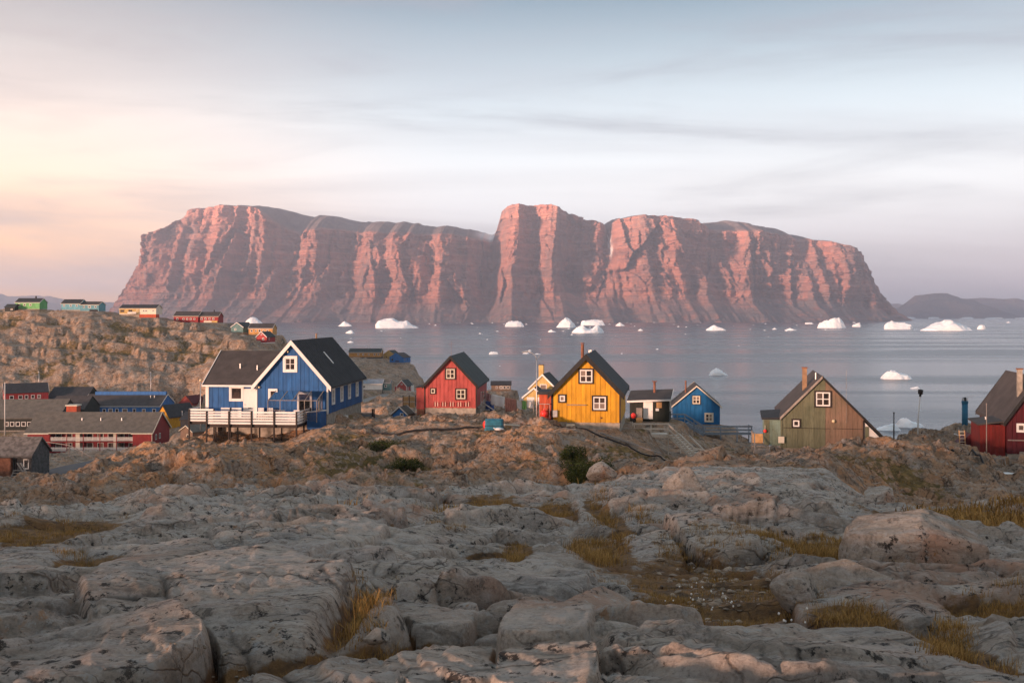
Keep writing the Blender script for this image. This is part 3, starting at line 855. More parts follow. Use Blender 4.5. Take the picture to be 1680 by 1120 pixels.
# ------------------------------------------------------------------ haze
hm = bpy.data.materials.new('pale evening haze'); hm.use_nodes = True
ht = hm.node_tree; ht.nodes.clear()
ho = ht.nodes.new('ShaderNodeOutputMaterial'); hv = ht.nodes.new('ShaderNodeVolumePrincipled')
hv.inputs['Color'].default_value = (0.64, 0.77, 1.0, 1)
hv.inputs['Density'].default_value = 8.0e-5
hv.inputs['Anisotropy'].default_value = 0.1
ht.links.new(hv.outputs[0], ho.inputs['Volume'])
MB().box(-31000, 31000, -12000, 22000, -40, 712).build('haze', hm, kind='stuff')
# ------------------------------------------------------------------ the rocky shore: one sheet over the fjord, built as a height field
# for photo columns: (distance, photo row of the ground there)
NEAR = [(2.0, 1680), (3.0, 1340), (4.3, 1130), (6, 1040), (8, 972), (11, 914), (15, 866), (20, 834)]
NEARL = [(2.0, 1680), (3.0, 1340), (4.3, 1130), (6, 1040), (8, 972), (11, 916), (15, 874), (20, 850)]
SEA = [(430, 690), (520, 670), (700, 640)]
SEA2 = [(520, 575), (570, 680), (640, 665)]
SEA3 = [(600, 700), (640, 670)]
TAB = {
 -420: NEARL + [(26, 840), (40, 858), (50, 834), (60, 816), (72, 806), (88, 794), (110, 775), (140, 760), (180, 748), (215, 742), (245, 739), (268, 715), (300, 692), (325, 655), (350, 605), (378, 560), (402, 525), (422, 507), (470, 514)] + SEA2,
 -100: NEARL + [(26, 840), (40, 858), (50, 834), (60, 816), (72, 806), (88, 794), (110, 775), (140, 760), (180, 748), (215, 742), (245, 739), (268, 715), (300, 692), (325, 655), (350, 605), (378, 560), (402, 525), (422, 511), (470, 516)] + SEA2,
 20: NEARL + [(26, 840), (40, 858), (50, 834), (60, 816), (72, 806), (88, 794), (110, 775), (140, 760), (180, 748), (215, 742), (245, 739), (268, 715), (300, 692), (325, 655), (350, 605), (378, 560), (402, 525), (422, 508), (470, 516)] + SEA2,
 100: NEARL + [(26, 838), (40, 858), (50, 828), (58, 806), (68, 792), (80, 790), (95, 785), (112, 768), (140, 758), (180, 748), (215, 742), (245, 739), (268, 715), (300, 692), (325, 655), (350, 602), (378, 555), (402, 522), (422, 507), (470, 516)] + SEA2,
 180: NEARL + [(26, 830), (32, 838), (40, 872), (50, 872), (54, 846), (58, 812), (62, 786), (67, 768), (74, 760), (90, 768), (105, 765), (122, 752), (180, 748), (215, 743), (245, 740), (268, 718), (300, 692), (325, 655), (352, 602), (380, 553), (405, 522), (422, 514), (470, 524)] + SEA2,
 250: NEAR + [(26, 811), (32, 845), (40, 875), (50, 885), (55, 852), (59, 808), (63, 776), (67, 756), (73, 746), (82, 742), (95, 748), (112, 745), (180, 745), (215, 743), (245, 742), (268, 722), (300, 692), (325, 655), (352, 605), (380, 556), (405, 528), (422, 521), (470, 532)] + SEA2,
 320: NEAR + [(26, 806), (32, 848), (40, 875), (50, 892), (56, 858), (60, 808), (64, 768), (68, 740), (74, 734), (80, 733), (92, 724), (105, 735), (150, 738), (200, 722), (240, 712), (270, 700), (300, 682), (330, 655), (355, 600), (380, 558), (405, 534), (422, 529), (470, 545)] + SEA2,
 400: NEAR + [(26, 806), (32, 848), (40, 875), (50, 892), (56, 858), (60, 808), (64, 770), (68, 745), (74, 740), (80, 736), (87, 727), (94, 704), (110, 702), (130, 715), (180, 700), (240, 680), (290, 650), (330, 605), (360, 572), (385, 552), (405, 549), (440, 556), (480, 590)] + SEA2,
 470: NEAR + [(26, 806), (32, 846), (40, 875), (50, 885), (56, 850), (60, 806), (64, 772), (69, 746), (76, 738), (82, 732), (88, 722), (96, 692), (106, 682), (130, 705), (180, 690), (240, 660), (300, 625), (350, 594), (390, 575), (410, 572), (450, 600), (500, 680)] + SEA2,
 550: NEAR + [(26, 806), (32, 842), (40, 870), (50, 872), (56, 842), (61, 795), (66, 758), (72, 730), (80, 708), (90, 690), (105, 678), (118, 690), (150, 695), (200, 680), (260, 660), (320, 638), (380, 615), (430, 594), (470, 586), (500, 600), (540, 660)] + SEA3,
 610: NEAR + [(26, 808), (32, 840), (40, 852), (50, 826), (58, 800), (66, 768), (74, 735), (82, 712), (90, 700), (105, 695), (125, 693), (160, 684), (210, 668), (270, 653), (330, 639), (380, 618), (430, 596), (470, 587), (500, 602), (540, 660)] + SEA3,
 680: NEAR + [(26, 812), (32, 838), (40, 848), (50, 832), (58, 810), (66, 780), (74, 738), (82, 703), (90, 688), (100, 684), (118, 690), (160, 680), (220, 662), (290, 650), (350, 641), (400, 630), (440, 614), (470, 608), (500, 622), (540, 690)] + SEA3,
 740: NEAR + [(26, 815), (32, 836), (40, 845), (50, 834), (58, 812), (66, 775), (74, 727), (82, 697), (92, 681), (105, 678), (125, 684), (160, 684), (220, 700), (300, 740)] + SEA,
 800: NEAR + [(26, 808), (32, 818), (40, 848), (50, 868), (57, 842), (62, 800), (67, 752), (72, 722), (82, 698), (92, 684), (105, 674), (125, 667), (160, 658), (220, 649), (280, 643), (320, 640), (350, 655), (420, 740)] + SEA,
 870: NEAR + [(25, 806), (32, 806), (40, 838), (50, 862), (58, 842), (62, 800), (65, 752), (68, 720), (72, 708), (80, 704), (90, 694), (100, 678), (118, 669), (150, 665), (190, 662), (215, 690), (260, 770), (340, 760)] + SEA,
 950: NEAR + [(25, 806), (32, 796), (40, 806), (50, 830), (58, 820), (63, 790), (68, 745), (72, 718), (77, 708), (85, 702), (95, 700), (115, 700), (140, 740), (170, 820), (250, 800), (340, 760)] + SEA,
 1030: NEAR + [(25, 806), (32, 790), (40, 782), (50, 784), (58, 774), (66, 750), (74, 728), (83, 710), (95, 692), (110, 692), (125, 730), (160, 850), (250, 800), (340, 760)] + SEA,
 1100: NEAR + [(25, 806), (32, 790), (40, 772), (48, 768), (56, 772), (64, 768), (74, 762), (85, 752), (91, 728), (97, 697), (108, 698), (122, 740), (160, 850), (250, 800), (340, 760)] + SEA,
 1180: NEAR + [(25, 806), (32, 792), (40, 774), (48, 764), (58, 767), (68, 763), (80, 757), (92, 750), (101, 736), (107, 710), (114, 710), (130, 770), (160, 860), (250, 800), (340, 760)] + SEA,
 1260: NEAR + [(25, 810), (32, 798), (40, 780), (48, 766), (58, 764), (70, 758), (80, 750), (92, 744), (106, 734), (120, 790), (160, 870), (250, 800), (340, 760)] + SEA,
 1350: NEAR + [(25, 830), (32, 804), (40, 784), (48, 764), (58, 750), (68, 745), (77, 743), (88, 742), (100, 790), (130, 880), (250, 800), (340, 760)] + SEA,
 1430: NEAR + [(25, 846), (32, 834), (44, 830), (54, 832), (58, 812), (62, 776), (66, 746), (70, 735), (76, 733), (84, 732), (96, 780), (130, 880), (250, 800), (340, 760)] + SEA,
 1500: NEAR + [(25, 848), (32, 840), (44, 834), (55, 836), (59, 814), (63, 776), (67, 744), (72, 733), (88, 722), (100, 716), (115, 790), (140, 860), (250, 800), (340, 760)] + SEA,
 1580: NEAR + [(25, 850), (32, 844), (44, 838), (56, 838), (60, 816), (64, 782), (68, 754), (74, 741), (80, 734), (90, 712), (104, 704), (120, 780), (150, 850), (250, 800), (340, 760)] + SEA,
 1680: NEAR + [(25, 850), (32, 846), (44, 842), (57, 842), (61, 820), (65, 790), (69, 772), (74, 758), (84, 746), (104, 712), (125, 790), (160, 850), (250, 800), (340, 760)] + SEA,
 2100: NEAR + [(25, 850), (32, 838), (40, 824), (48, 804), (56, 784), (64, 766), (74, 752), (84, 744), (104, 730), (125, 790), (160, 850), (250, 800), (340, 760)] + SEA,
}
_LY = np.linspace(math.log(2.0), math.log(700), 420)
_CX = np.arange(-420, 2101, 10.0)
_keys = sorted(TAB)
_E = np.array([np.interp(_LY, [math.log(a) for a, b in TAB[k]], [b for a, b in TAB[k]]) for k in _keys])
_G = np.array([np.interp(_CX, _keys, _E[:, j]) for j in range(len(_LY))]).T       # [column, row]
def _blur(a, n, ax):
    k = np.exp(-np.linspace(-2, 2, 2 * n + 1) ** 2); k /= k.sum()
    p = np.pad(a, [(n, n) if i == ax else (0, 0) for i in range(2)], mode='edge')
    return np.apply_along_axis(lambda m: np.convolve(m, k, 'valid'), ax, p)
_G = _blur(_blur(_G, 2, 0), 3, 1)
def base_row(px, Y):
    """photo row of the smooth ground"""
    fx = np.clip((px + 420) / 10.0, 0, len(_CX) - 1.001); fy = np.clip((np.log(Y) - _LY[0]) / (_LY[1] - _LY[0]), 0, len(_LY) - 1.001)
    i = fx.astype(int); j = fy.astype(int); u = fx - i; v = fy - j
    return (_G[i, j] * (1 - u) + _G[i + 1, j] * u) * (1 - v) + (_G[i, j + 1] * (1 - u) + _G[i + 1, j + 1] * u) * v
def base_z(x, Y):
    return CZ - (base_row(x / Y * F + 840, Y) - HZ) / F * Y
def base_at(px, py, y0=2.2, y1=45.0):
    ys = np.exp(np.linspace(math.log(y0), math.log(y1), 600))
    r = base_row(np.full(600, float(px)), ys)
    k = np.argmax(r <= py)
    return float(ys[k])

# hand-laid slabs of the foreground outcrop: (left, right, top row, bottom row, depth m, turn deg, tilt across, squareness)
SLABS = [      # last figure: how much of its height the slab gains from front to back (1 = a plain ramp, 0 = a block)
 (-160, 330, 975, 1125, 2.2, 24, .16, 2.8, .9), (150, 590, 850, 1085, 3.6, 27, .02, 4.5, .95), (-60, 350, 878, 950, 2.0, 14, .05, 2.6, .4),
 (150, 480, 820, 874, 5.5, 10, .03, 2.6, .8), (425, 570, 832, 938, 3.0, -22, .0, 5, .9), (520, 660, 846, 928, 3.0, -24, -.05, 5, .85), (615, 755, 838, 922, 3.4, -26, -.08, 5, .85),
 (598, 728, 925, 980, 0.9, -4, .0, 4, .35), (606, 786, 968, 1036, 1.0, -6, -.03, 4.5, .3), (540, 650, 940, 1014, 1.1, -35, .0, 5, .7), (715, 835, 905, 967, 1.4, -20, -.05, 4, .6),
 (816, 978, 968, 1066, 0.95, -8, .05, 3.6, .45), (806, 990, 1046, 1150, 0.7, -5, .06, 4.5, .3), (945, 1066, 942, 1038, 1.2, -30, -.18, 4, .7),
 (770, 965, 902, 968, 1.6, 10, .0, 3.2, .6), (975, 1800, 1008, 1155, 1.9, -8, -.04, 3.4, .85),
 (1006, 1118, 866, 916, 1.6, 0, .0, 6, .1), (1112, 1215, 832, 916, 2.4, 6, .0, 5, .2), (1205, 1292, 852, 912, 2.0, -4, -.03, 6, .12), (1230, 1345, 842, 882, 2.4, -8, 0, 4, .3),
 (1300, 1560, 932, 1016, 1.3, -16, -.10, 3.6, .5), (1300, 1440, 918, 948, .9, -8, 0, 3, .4), (1530, 1790, 892, 965, 2.4, -22, .1, 3.5, .8), (1560, 1790, 976, 1078, 1.5, -14, .12, 3.5, .6),
 (985, 1120, 826, 872, 3, 8, 0, 4, .5), (1160, 1430, 772, 848, 8, -16, -.06, 3.5, .85), (820, 935, 812, 860, 3.5, 0, .04, 4, .5), (940, 1000, 800, 844, 3.5, 0, 0, 5, .5), (700, 850, 846, 886, 2.6, -12, 0, 3.5, .6),
 (480, 700, 806, 840, 5, -6, 0, 3.5, .7), (0, 200, 826, 864, 5, 12, 0, 3.5, .7), (1010, 1100, 790, 840, 4, 10, 0, 5, .4), (1080, 1330, 752, 792, 8, -6, -.02, 3.5, .8), (740, 900, 790, 818, 6, -4, 0, 3.5, .7),
 (640, 800, 1040, 1140, .8, 20, 0, 4, .5), (380, 660, 1060, 1160, .8, 12, 0, 4, .6), (860, 1000, 880, 927, 1.6, 8, 0, 4, .5),
]
def fg(x, Y, z):
    """adds the foreground relief; returns height, soil, crack"""
    px = x / Y * F + 840
    near = sstep(60, 34, Y)
    top = np.full(x.shape, -99.0)
    edge = np.zeros(x.shape)
    wx = 0.12 * fbm(x * .9, Y * .9, 101, 2); wy = 0.12 * fbm(x * .9 + 9, Y * .9, 103, 2)
    for (l, r_, tpy, bpy, dep, turn, tilt, sq, sl_) in SLABS:
        pc = (l + r_) / 2
        y0 = base_at(pc, min(bpy, 1660))
        yc = y0 + dep / 2
        xc = (pc - 840) / F * yc
        zb = float(base_z(np.array([xc]), np.array([yc]))[0])
        H = ((CZ - (tpy - HZ) / F * (yc + dep * .40)) - zb) / .94
        H = min(max(H, 0.03), 0.8)
        ra = (r_ - l) / 2 / F * yc; rb = dep / 2
        c, s = math.cos(R(turn)), math.sin(R(turn))
        X0, Y0 = x - xc + wx * min(ra, 1.5) * 1.2, Y - yc + wy * min(rb, 1.5) * 1.2
        a = (X0 * c + Y0 * s) / ra; b = (-X0 * s + Y0 * c) / rb
        q = (np.abs(a) ** sq + np.abs(b) ** sq) ** (1 / sq)
        yb_ = float(base_z(np.array([xc]), np.array([yc + rb]))[0]) - float(base_z(np.array([xc]), np.array([yc - rb]))[0])
        h = zb + H * (1 - sl_ + sl_ * (.55 + .45 * b)) - 0.04 * H * q ** 2 + tilt * a * ra + .5 * yb_ * b * min(1, .5 + sl_) - np.maximum(q - 0.90, 0) ** 1.25 * 8.0 * max(H, .28)
        m = h > top
        top = np.where(m, h, top)
        edge = np.where(m, np.exp(-((q - 1.02) / 0.05) ** 2), edge)
    w = sstep(0.06, -0.10, px / 1680 - 0.58)          # strike swings round from left to right
    def blocks(wd, ln, seed, ang, amp, tilt, warp):
        """strips of sheeted rock cut by cross joints: height, distance to the nearest joint (m)"""
        c, s = math.cos(R(ang)), math.sin(R(ang))
        a = x * c + Y * s + warp * fbm(x * .7, Y * .7, seed + 1, 2); b = -x * s + Y * c + warp * fbm(x * .7 + 8, Y * .7, seed + 2, 2)
        b = b / wd + .35 * perlin(a / (ln * 2), b / wd * 0 + seed, seed + 3)
        i = np.floor(b).astype(np.int64); fb = b - i
        hi = _h(i, i * 0 + seed, 1)
        a = a / ln + _rnd[hi, 0] * 9 + .25 * perlin(a / ln, b, seed + 5)
        j = np.floor(a).astype(np.int64); fa = a - j
        hid = _h(j, i * 3 + seed, 2)
        h = amp * (_rnd[hid, 1] - .5) + tilt * wd * ((_rnd[hid, 2] - .5) * (fa - .5) * 1.5 + (_rnd[hid, 3] - .65) * (fb - .5) * 2)
        e = np.minimum(np.minimum(fb, 1 - fb) * wd, np.minimum(fa, 1 - fa) * ln)
        bev = np.clip(.0085 * Y, .022, wd * .45)
        return h * sstep(0, 1, e / bev), e
    hl, el_ = blocks(0.85, 3.4, 111, 27, 0.20, 0.34, .28)
    hr, er = blocks(0.75, 2.8, 113, -17, 0.22, 0.34, .28)
    h1 = hl * w + hr * (1 - w); e1 = np.where(w > .5, el_, er)
    h2, e2 = blocks(0.34, 1.1, 117, 31, 0.045, 0.16, .22)
    h3, e3 = blocks(0.30, 1.0, 119, -22, 0.045, 0.16, .22)
    h2 = h2 * w + h3 * (1 - w); e2 = np.where(w > .5, e2, e3)
    hj, ej = blocks(1.7, 4.5, 123, -58, 0.10, 0.06, .12)          # the steep cross-joint set
    # plain joints do not run everywhere
    joint = sstep(-.1, .25, fbm(x * .45, Y * .45, 127, 2))
    bold = 1 + 1.1 * sstep(9, 18, Y)              # the outcrop breaks up into bigger blocks further back
    h1 = h1 * bold
    zb = z + h1 - 0.07 * bold * np.exp(-(e1 / (0.06 * bold)))
    on = sstep(-0.05, 0.06, top - zb)
    rough = sstep(-0.05, 0.30, fbm(x * .55, Y * .55, 121, 3)) * 0.85 + 0.15
    moat = edge * .26 * on                       # a worn gap runs round each slab
    zz = np.maximum(zb, top + (.10 + .30 * sstep(9, 18, Y)) * h1) - moat
    c1 = np.exp(-(e1 / (0.022 * bold))) * (1 - .7 * on) * (.35 + .65 * joint)
    c2 = np.exp(-(e2 / 0.016)) * rough * (1 - .75 * on)
    c3 = np.exp(-(ej / (0.020 * bold))) * joint
    zz = zz + h2 * rough * (1 - .8 * on) + hj * joint * (1 - .4 * on) - 0.022 * c2 - 0.09 * np.exp(-(ej / 0.045)) * joint - .05 * np.exp(-(e1 / 0.035)) * (1 - .4 * on) * joint
    # sheets peeling off in steps, where the rock is not already steep
    gy = np.abs(np.gradient(zz, axis=0) / np.maximum(np.gradient(Y, axis=0), 1e-6)); gx = np.abs(np.gradient(zz, axis=1) / np.maximum(np.abs(np.gradient(x, axis=1)), 1e-6))
    gentle = sstep(1.0, .35, np.maximum(gy, gx))
    st = (zz * 0.9 + (x * .35 * (2 * w - 1) + Y * 0.22) + 0.25 * fbm(x * .8, Y * .8, 131, 2)) / 0.17
    fr_ = st - np.floor(st)
    zz = zz + (sstep(.80, .98, fr_) - fr_) * 0.085 * sstep(-.15, .2, fbm(x * .4 + 5, Y * .4, 133, 2)) * gentle * (1 - .5 * on)
    st = (zz * 0.9 + (x * .30 * (2 * w - 1) + Y * 0.16) + 0.10 * fbm(x * 1.7, Y * 1.7, 135, 2)) / 0.055
    fr_ = st - np.floor(st)
    zz = zz + (sstep(.75, .98, fr_) - fr_) * 0.026 * sstep(-.1, .25, fbm(x * .7 + 9, Y * .7, 137, 2)) * gentle
    for sx_, sy_, am, sd, bw in ((.95, .55, .11, 161, .10), (.36, .22, .035, 165, .14)):
        for wgt, an in ((w, 24), (1 - w, -16)):
            c, s = math.cos(R(an)), math.sin(R(an))
            a = (x * c + Y * s) / sx_; b = (-x * s + Y * c) / sy_
            a = a + .22 * perlin(a, b, sd + 1); b = b + .22 * perlin(a + 5, b, sd + 2)
            q1, q2, hid, ddx, ddy = cell(a, b, sd)
            zz = zz + wgt * am * bold * (1 - .72 * on * sstep(22, 9, Y)) * ((_rnd[hid, 1] - .5) * .7 + (_rnd[hid, 2] - .5) * ddx * 1.5 + (_rnd[hid, 3] - .6) * ddy * 1.5) * sstep(0, bw, q2 - q1)
    zz = zz + 0.026 * fbm(x * 1.6, Y * 1.6, 141, 3) + 0.010 * fbm(x * 7, Y * 7, 143, 3) + 0.007 * ridged(x * 16, Y * 16, 147, 3)
    crack = np.clip(np.maximum(np.maximum(c1, c2 * .8), c3) + edge * 1.0 * on, 0, 1)
    # hollows with bog, gravel and grass
    soil = np.zeros(x.shape)
    for (hx, hy, rx, ry, dp) in ((1165, 945, 150, 42, .16), (1120, 985, 110, 26, .10), (598, 1010, 30, 50, .10), (640, 1062, 60, 12, .06), (985, 900, 52, 28, .05), (1385, 905, 95, 26, .04),
                                 (905, 838, 46, 20, .05), (990, 848, 24, 30, .05), (800, 828, 60, 18, .05), (850, 898, 26, 16, .04), (60, 888, 90, 16, .05), (1400, 1010, 70, 22, .04), (1560, 1050, 40, 40, .04),
                                 (150, 930, 60, 10, .04), (1620, 850, 130, 26, .10), (1640, 1000, 90, 16, .03), (60, 870, 120, 14, .04)):
        yy = base_at(hx, hy); xx = (hx - 840) / F * yy
        ex = rx / F * yy; ey = abs(base_at(hx, hy - ry) - base_at(hx, hy + ry)) / 2
        g = np.exp(-(((x - xx) / ex) ** 2 + ((Y - yy) / ey) ** 2) ** 1.5)
        zz = zz - dp * g
        flat = g * 0.75
        zz = zz * (1 - flat) + (z - dp * .7 - .05) * flat + 0.02 * fbm(x * 6, Y * 6, 151, 3) * flat
        soil = np.maximum(soil, g)
    low = sstep(0.02, -0.16, zz - (z + 0.10 * fbm(x * .5, Y * .5, 155, 2))) * sstep(-.15, .3, fbm(x * .6 + 4, Y * .6, 157, 2))
    soil = np.clip(np.maximum(soil, low * .75) + c1 * .40 + edge * on * .30, 0, 1)
    return z + (zz - z) * near, soil * near, crack * near

PADS = []      # (x, y, radius, falloff, z): level ground for buildings, filled below before the sheet is made
def pad(px, py, Y, r, fall, dy=0.0):
    p = P(px, py, Y); PADS.append((p.x, p.y + dy, r, fall, p.z))

def crag(x, Y, z):
    px = x / Y * F + 840
    m = sstep(34, 60, Y)
    def layer(k, sd):
        wx = x + 0.9 * k * fbm(x / (3.2 * k), Y / (3.2 * k), sd + 2, 3); wy = Y + 0.9 * k * fbm(x / (3.2 * k) + 5, Y / (3.2 * k), sd + 4, 3)
        big = 1.5 * k * fbm(wx / (9 * k), wy / (8 * k), sd, 5, .55)
        q1, q2, hid, dx, dy = cell(wx / (2.8 * k), wy / (2.2 * k), sd + 6)
        blk = (.6 * (_rnd[hid, 1] - .5) + 1.1 * ((_rnd[hid, 2] - .5) * dx + (_rnd[hid, 3] - .5) * dy)) * k * 1.4 * sstep(0, .10, q2 - q1)
        q1, q2, hid, dx, dy = cell(wx / (0.95 * k) + 9, wy / (0.8 * k), sd + 8)
        blk2 = (.5 * (_rnd[hid, 1] - .5) + 1.1 * ((_rnd[hid, 2] - .5) * dx + (_rnd[hid, 3] - .5) * dy)) * k * .46 * sstep(0, .16, q2 - q1)
        rg = (ridged(wx / (4.0 * k), wy / (3.6 * k), sd + 11, 3) - .5) * .8 * k
        _, _, hid, dx, dy = cell(wx / (0.45 * k) + 3, wy / (0.42 * k), sd + 15)
        rg = rg + (.4 * (_rnd[hid, 1] - .5) + 1.2 * ((_rnd[hid, 2] - .5) * dx + (_rnd[hid, 3] - .5) * dy)) * k * .12
        return big, blk + blk2 + rg
    n = sstep(190, 120, Y); f = 1 - n
    b1, d1 = layer(1.0, 201) if np.min(Y) < 195 else (0 * x, 0 * x)
    b2, d2 = layer(3.2, 231) if np.max(Y) > 115 else (0 * x, 0 * x)
    b3, d3 = layer(0.9, 261) if np.max(Y) > 115 else (0 * x, 0 * x)
    big = b1 * n + b2 / 3.2 * f
    calm = np.ones(x.shape)
    for cx_, cy_, rx_, ry_ in ((1075, 86, 75, 9), (1125, 82, 60, 13), (1180, 103, 75, 7), (1010, 74, 100, 5), (700, 81, 130, 4), (1240, 78, 25, 8), (430, 84, 130, 7)):
        calm = calm * (1 - .8 * np.exp(-(((px - cx_) / rx_) ** 2 + ((Y - cy_) / ry_) ** 2) ** 2))
    b1 = b1 * calm; d1 = d1 * (.35 + .65 * calm)
    zz = z + (b1 + d1 * 1.0) * n * .85 + (b2 * .7 + d2 * .38 + d3 * .3) * f
    st = (zz + .10 * x + .12 * fbm(x / 14, Y / 14, 281, 3) * 14) / 3.4
    fr_ = st - np.floor(st)
    zz = zz + (sstep(.55, .95, fr_) - fr_) * 3.0 * f * sstep(-.2, .2, fbm(x / 40, Y / 40, 283, 2))
    soil = sstep(0.30, -0.5, big + (d1 * n + d2 / 3.2 * f) * .5) * .55 + .20 * fbm(x / 6, Y / 6, 215, 3)
    return zz, np.clip(soil, 0, 1), m

# level places
pad(479, 684, 90, 3.2, 1.5, 4.5); pad(500, 682, 97, 4.5, 2, 2); pad(392, 704, 93, 3.2, 1.5, 2.5)
pad(740, 680, 95, 2.2, 1.5, 1.5); pad(745, 676, 100, 3.5, 2)
pad(965, 703, 80, 2.2, 1.5, 1.5); pad(975, 700, 85, 4, 2)
pad(1070, 692, 98, 3, 1.5, 1); pad(1142, 700, 112, 4, 2)
pad(1350, 745, 77, 2.5, 1.2, 1.5); pad(1360, 742, 81, 4, 2)
pad(1650, 745, 76, 3, 2, 2); pad(1700, 745, 79, 5, 3)
for q in (70, 110, 150, 190, 230, 262): pad(q, 741, 238, 8, 5, 4)
for q in (-20, 20, 48): pad(q, 790, 110, 3.5, 2, 2.5)
for q in (-60, -10, 40, 80): pad(q, 708, 262, 9, 5, 5)
for q in (140, 180, 220, 262): pad(q, 690, 300, 9, 5, 5)
pad(40, 658, 312, 9, 5, 4); pad(105, 662, 320, 9, 5); pad(303, 676, 328, 4, 4, 2); pad(268, 700, 262, 4, 3, 3); pad(312, 712, 230, 4, 3, 2)
pad(45, 508, 420, 8, 6, 3); pad(16, 512, 418, 4, 4, 2); pad(117, 509, 420, 7, 5, 3); pad(147, 511, 420, 7, 5, 3); pad(212, 520, 418, 8, 5, 3); pad(242, 521, 418, 8, 5, 3)
pad(305, 530, 418, 8, 5, 3); pad(346, 530, 418, 8, 5, 3); pad(390, 545, 405, 4, 4, 2); pad(432, 550, 402, 7, 4, 2); pad(431, 563, 385, 4, 3, 2)
pad(603, 588, 470, 8, 5, 3); pad(655, 598, 462, 6, 4, 2); pad(618, 640, 330, 6, 4, 2); pad(661, 645, 350, 5, 3, 2)
pad(823, 641, 318, 5, 3, 2); pad(889, 669, 185, 5, 3, 3)

# roads and tracks: (points px,row,distance), half width
ROADS = [([(-140, 818, 92), (-20, 806, 97), (60, 790, 103), (110, 774, 114), (150, 763, 128), (200, 752, 150)], 3.4, 'road', 'asphalt'),
         ([(540, 676, 235), (605, 656, 285), (640, 646, 330), (690, 641, 372)], 2.4, 'track', 'gravel')]
def road_line(pts):
    w_ = [P(*p) for p in pts]
    o = []
    for i in range(len(w_) - 1):
        for k in range(12): o.append(w_[i].lerp(w_[i + 1], k / 12))
    return o + [w_[-1]]
ROADL = [(road_line(p), hw, n, m) for p, hw, n, m in ROADS]

def land(x, Y):
    z0 = base_z(x, Y)
    zf, soil, crack = fg(x, Y, z0) if np.min(Y) < 60 else (z0, 0 * x, 0 * x)
    zc_, s2, m = crag(x, Y, z0)
    z = zf * (1 - m) + zc_ * m
    soil = np.maximum(soil, s2 * m)
    px = x / Y * F + 840
    for (ax, ay, r_, fl, az) in PADS:
        k = sstep(r_ + fl, r_, np.hypot(x - ax, Y - ay))
        z = z * (1 - k) + az * k
    for pts, hw, n, mm in ROADL:
        A = np.array([(p.x, p.y, p.z) for p in pts])
        sel = (x > A[:, 0].min() - 12) & (x < A[:, 0].max() + 12) & (Y > A[:, 1].min() - 12) & (Y < A[:, 1].max() + 12)
        if not sel.any(): continue
        xs_, ys_ = x[sel], Y[sel]
        best = np.full(xs_.shape, 1e9); bz = np.zeros(xs_.shape)
        for q in A:
            d = np.hypot(xs_ - q[0], ys_ - q[1]); mm_ = d < best
            best = np.where(mm_, d, best); bz = np.where(mm_, q[2], bz)
        k = sstep(hw + 3, hw + .4, best)
        z[sel] = z[sel] * (1 - k) + (bz - .05) * k
    return z, soil, crack

NU, NV1, NV2, NV3 = 760, 860, 330, 210
us = np.concatenate([-.74 * np.exp(np.linspace(1.1, 0.06, 18)), np.linspace(-.74, -.54, 40)[:-1], np.linspace(-.54, .54, NU - 78), np.linspace(.54, .74, 40)[1:], .74 * np.exp(np.linspace(0.06, 1.1, 18))])
ys = np.concatenate([np.exp(np.linspace(math.log(2.3), math.log(44), NV1)), np.exp(np.linspace(math.log(44), math.log(128), NV2 + 1))[1:], np.exp(np.linspace(math.log(128), math.log(640), NV3 + 1))[1:]])
YG, UG = np.meshgrid(ys, us, indexing='ij')
XG = UG * YG
ZG = np.zeros(XG.shape); SG = np.zeros(XG.shape); CG = np.zeros(XG.shape)
for a, b in ((0, NV1 + 40), (NV1 + 40, len(ys))):
    ZG[a:b], SG[a:b], CG[a:b] = land(XG[a:b], YG[a:b])
# weathering: take the last sharpness off steps so that no edge is thinner than the sheet can carry
def _soft(A, k, ax):
    P_ = np.pad(A, [(len(k) // 2,) * 2 if i == ax else (0, 0) for i in range(2)], mode='edge')
    o = 0
    for i, v in enumerate(k):
        o = o + v * (P_[i:i + A.shape[0], :] if ax == 0 else P_[:, i:i + A.shape[1]])
    return o
ZG[:NV1 + 20] = _soft(_soft(ZG[:NV1 + 20], (.16, .68, .16), 0), (.2, .6, .2), 1)
PXG = UG * F + 840
# warmer, more orange crags under the houses; mossy ground in the gully
WG = np.clip(.58 + .9 * np.exp(-(((PXG - 330) / 150) ** 2)) * sstep(110, 80, YG) + .45 * np.exp(-(((PXG - 900) / 110) ** 2)) * sstep(95, 70, YG) + .4 * np.exp(-((PXG - 1420) / 100) ** 2) * sstep(90, 60, YG), 0, 1)
WG = WG * np.where(YG > 180, .75, 1)
MG = np.exp(-((PXG - 640) / 50) ** 2) * np.exp(-((YG - 76) / 12) ** 2) + .08 * sstep(140, 200, YG) + .5 * np.exp(-((PXG - 960) / 60) ** 2) * np.exp(-((YG - 66) / 6) ** 2)
SG = np.clip(SG + .35 * np.exp(-((PXG - 640) / 110) ** 2) * np.exp(-((YG - 58) / 14) ** 2) + .6 * np.exp(-((PXG - 1640) / 130) ** 2) * np.exp(-((YG - 36) / 9) ** 2), 0, 1)
SG = np.where((YG > 50) & (YG < 180), SG * (1 - .65 * np.exp(-((PXG - 330) / 170) ** 2)), SG)
NR, NC = len(ys), len(us)
VG = np.stack([XG, YG, ZG], -1).reshape(-1, 3)
AT = {'soil': SG.reshape(-1), 'crack': CG.reshape(-1), 'warm': WG.reshape(-1), 'moss': np.clip(MG, 0, 1).reshape(-1)}
yq = (YG[:-1, :-1] + YG[1:, 1:]) / 2; pq = (PXG[:-1, :-1] + PXG[1:, 1:]) / 2
zq = np.maximum(np.maximum(ZG[:-1, :-1], ZG[1:, 1:]), np.maximum(ZG[1:, :-1], ZG[:-1, 1:]))
wet = zq > -3
